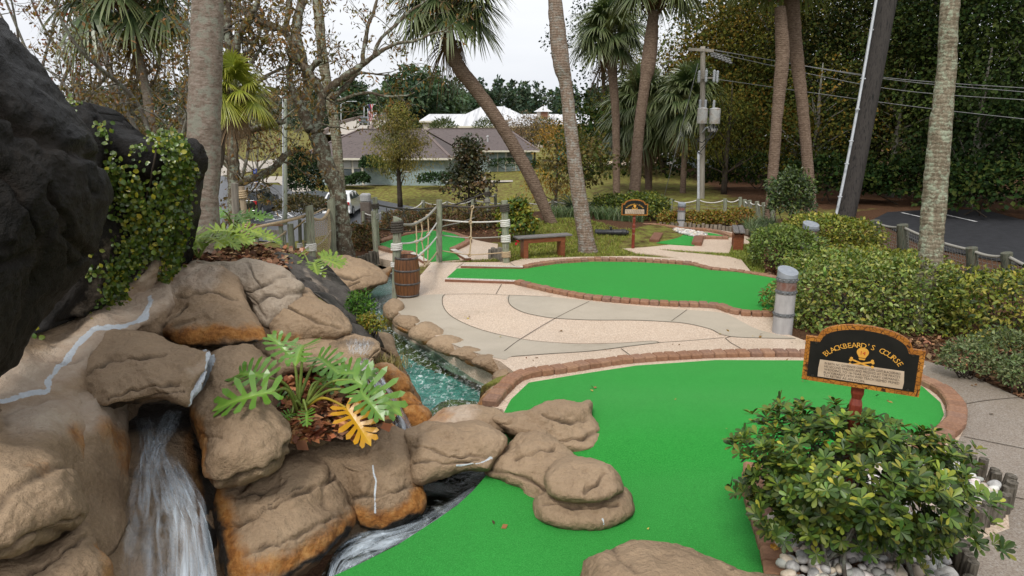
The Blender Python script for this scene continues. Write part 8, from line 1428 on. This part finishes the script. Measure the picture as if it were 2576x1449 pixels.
# woods and far forest: masses of foliage nobody could count
def mass(nm, lab, n, f, size, cols, seed, mat='leaf_dark'):
    g = np.random.default_rng(seed); P = f(n, g); return tag(leafs(nm, P, rdir(n, .3, g), size*(.7+.6*g.random(n)), cols, None, LEAF4, .8, mat, g), lab, 'woods', kind='stuff')
def fw(n, g):
    k = 420; cx = g.uniform(8, 78, k); cy = 52+.2*np.abs(cx-30)*0+g.uniform(0, 26, k)-.32*np.maximum(0, cx-22); cz = g.uniform(-1, 15.5, k)*sst(cx, 11, 27)+g.uniform(0, 5, k); i = g.integers(0, k, n); return np.c_[cx[i], np.maximum(cy[i], 24), cz[i]]+g.normal(size=(n, 3))*np.array((1.8, 1.6, 1.3))
mass('woods', 'deep dark woods behind the trees at the right', 105000, fw, .33, OAKD+[(.06, .058, .012)], 7)
def ff(lo, hi, y0_, y1__, zt, seed=0):
    def f(n, g):
        k = 520; cx = g.uniform(lo, hi, k); cy = g.uniform(y0_, y1__, k); top = zt*(.72+.4*g.random(k)); i = g.integers(0, k, n); t = g.random(n)**.55; r = 4.2*(1-.55*t); a = g.random(n)*2*PI; q = np.sqrt(g.random(n)); return np.c_[cx[i]+r*q*np.cos(a), cy[i]+r*q*np.sin(a), -4+t*(top[i]+4)]
    return f
mass('far_forest', 'far line of pine forest along the horizon', 90000, ff(-330, 330, 300, 380, 18.5), 1.7, [(.045, .075, .05), (.06, .09, .055), (.08, .105, .065)], 9)  # foliage colours greyed to paint in distance haze
for k, (u, d, H) in enumerate(((990, 205, 17), (1025, 195, 20), (1060, 190, 21), (1098, 200, 20), (1128, 215, 17.5), (885, 215, 18), (905, 225, 16), (1165, 240, 15.5))): p = gnd(u, 320, d, -3); tree('pine_tree', ['left edge pine of the clump right of the overpass', 'second pine of the clump right of the overpass', 'tallest pine in the middle of the clump right of the overpass', 'broad pine right of the middle of the clump beyond the overpass', 'right edge pine of the clump beyond the overpass', 'dark pine just left of the overpass lamps', 'pine behind the lamps left of the overpass', 'lower pine between the clump and the leaning palm trunk'][k], p, H, 5.4, 2400, 1.15, [(.035, .07, .035), (.05, .09, .04), (.07, .105, .05)], seed=150+k, clumps=36, tr_r=.4, ch=(.22, 1), limbs=8, group='pines by the overpass', clr=.3)
for k, (u, v, d, H) in enumerate(((985, 330, 90, 2.6), (1115, 315, 118, 3), (1225, 318, 120, 3.2), (1375, 330, 95, 3.4))): p = D(u, v, d); p[2] -= 1; bush('shrubby_palm', ['spiky palm tops behind the near roof, below the flag', 'small palm before the left wing of the white roofed building', 'small palm before the middle of the white roofed building', 'small palm by the cupola of the white roofed building'][k], p, (H*.8, H*.6, H*.7), 900, .7, [(.06, .09, .03), (.1, .12, .04)], 'palm', wid=.2, seed=170+k, stems=4)
for k, (u, v, d, H, cols) in enumerate(((1285, 370, 92, 5.5, [(.16, .11, .06), (.2, .13, .07)]), (1345, 385, 88, 6, [(.17, .12, .07), (.13, .1, .06)]), (1420, 370, 80, 5, [(.3, .16, .02), (.24, .17, .03)]), (1480, 400, 76, 4.5, [(.05, .08, .02), (.1, .11, .03)]), (1560, 400, 70, 5, [(.03, .05, .018), (.05, .07, .02)]), (1640, 405, 66, 4.5, [(.03, .05, .018), (.07, .08, .02)]))): p = gnd(u, v, d); tree('tree', ['bare pinkish twiggy tree behind the far wing of the house', 'second twiggy tree right of the leaning palm behind the house', 'orange leaved tree behind the portable toilet', 'green small tree beside the sandy drive', 'dark hedge like tree at the far end of the lawn', 'dark rounded tree by the roller doors of the shed'][k], p, H, H*.5, 2600, .3, cols, seed=180+k, clumps=30, limbs=16, wid=.4, bark_=b_grey)
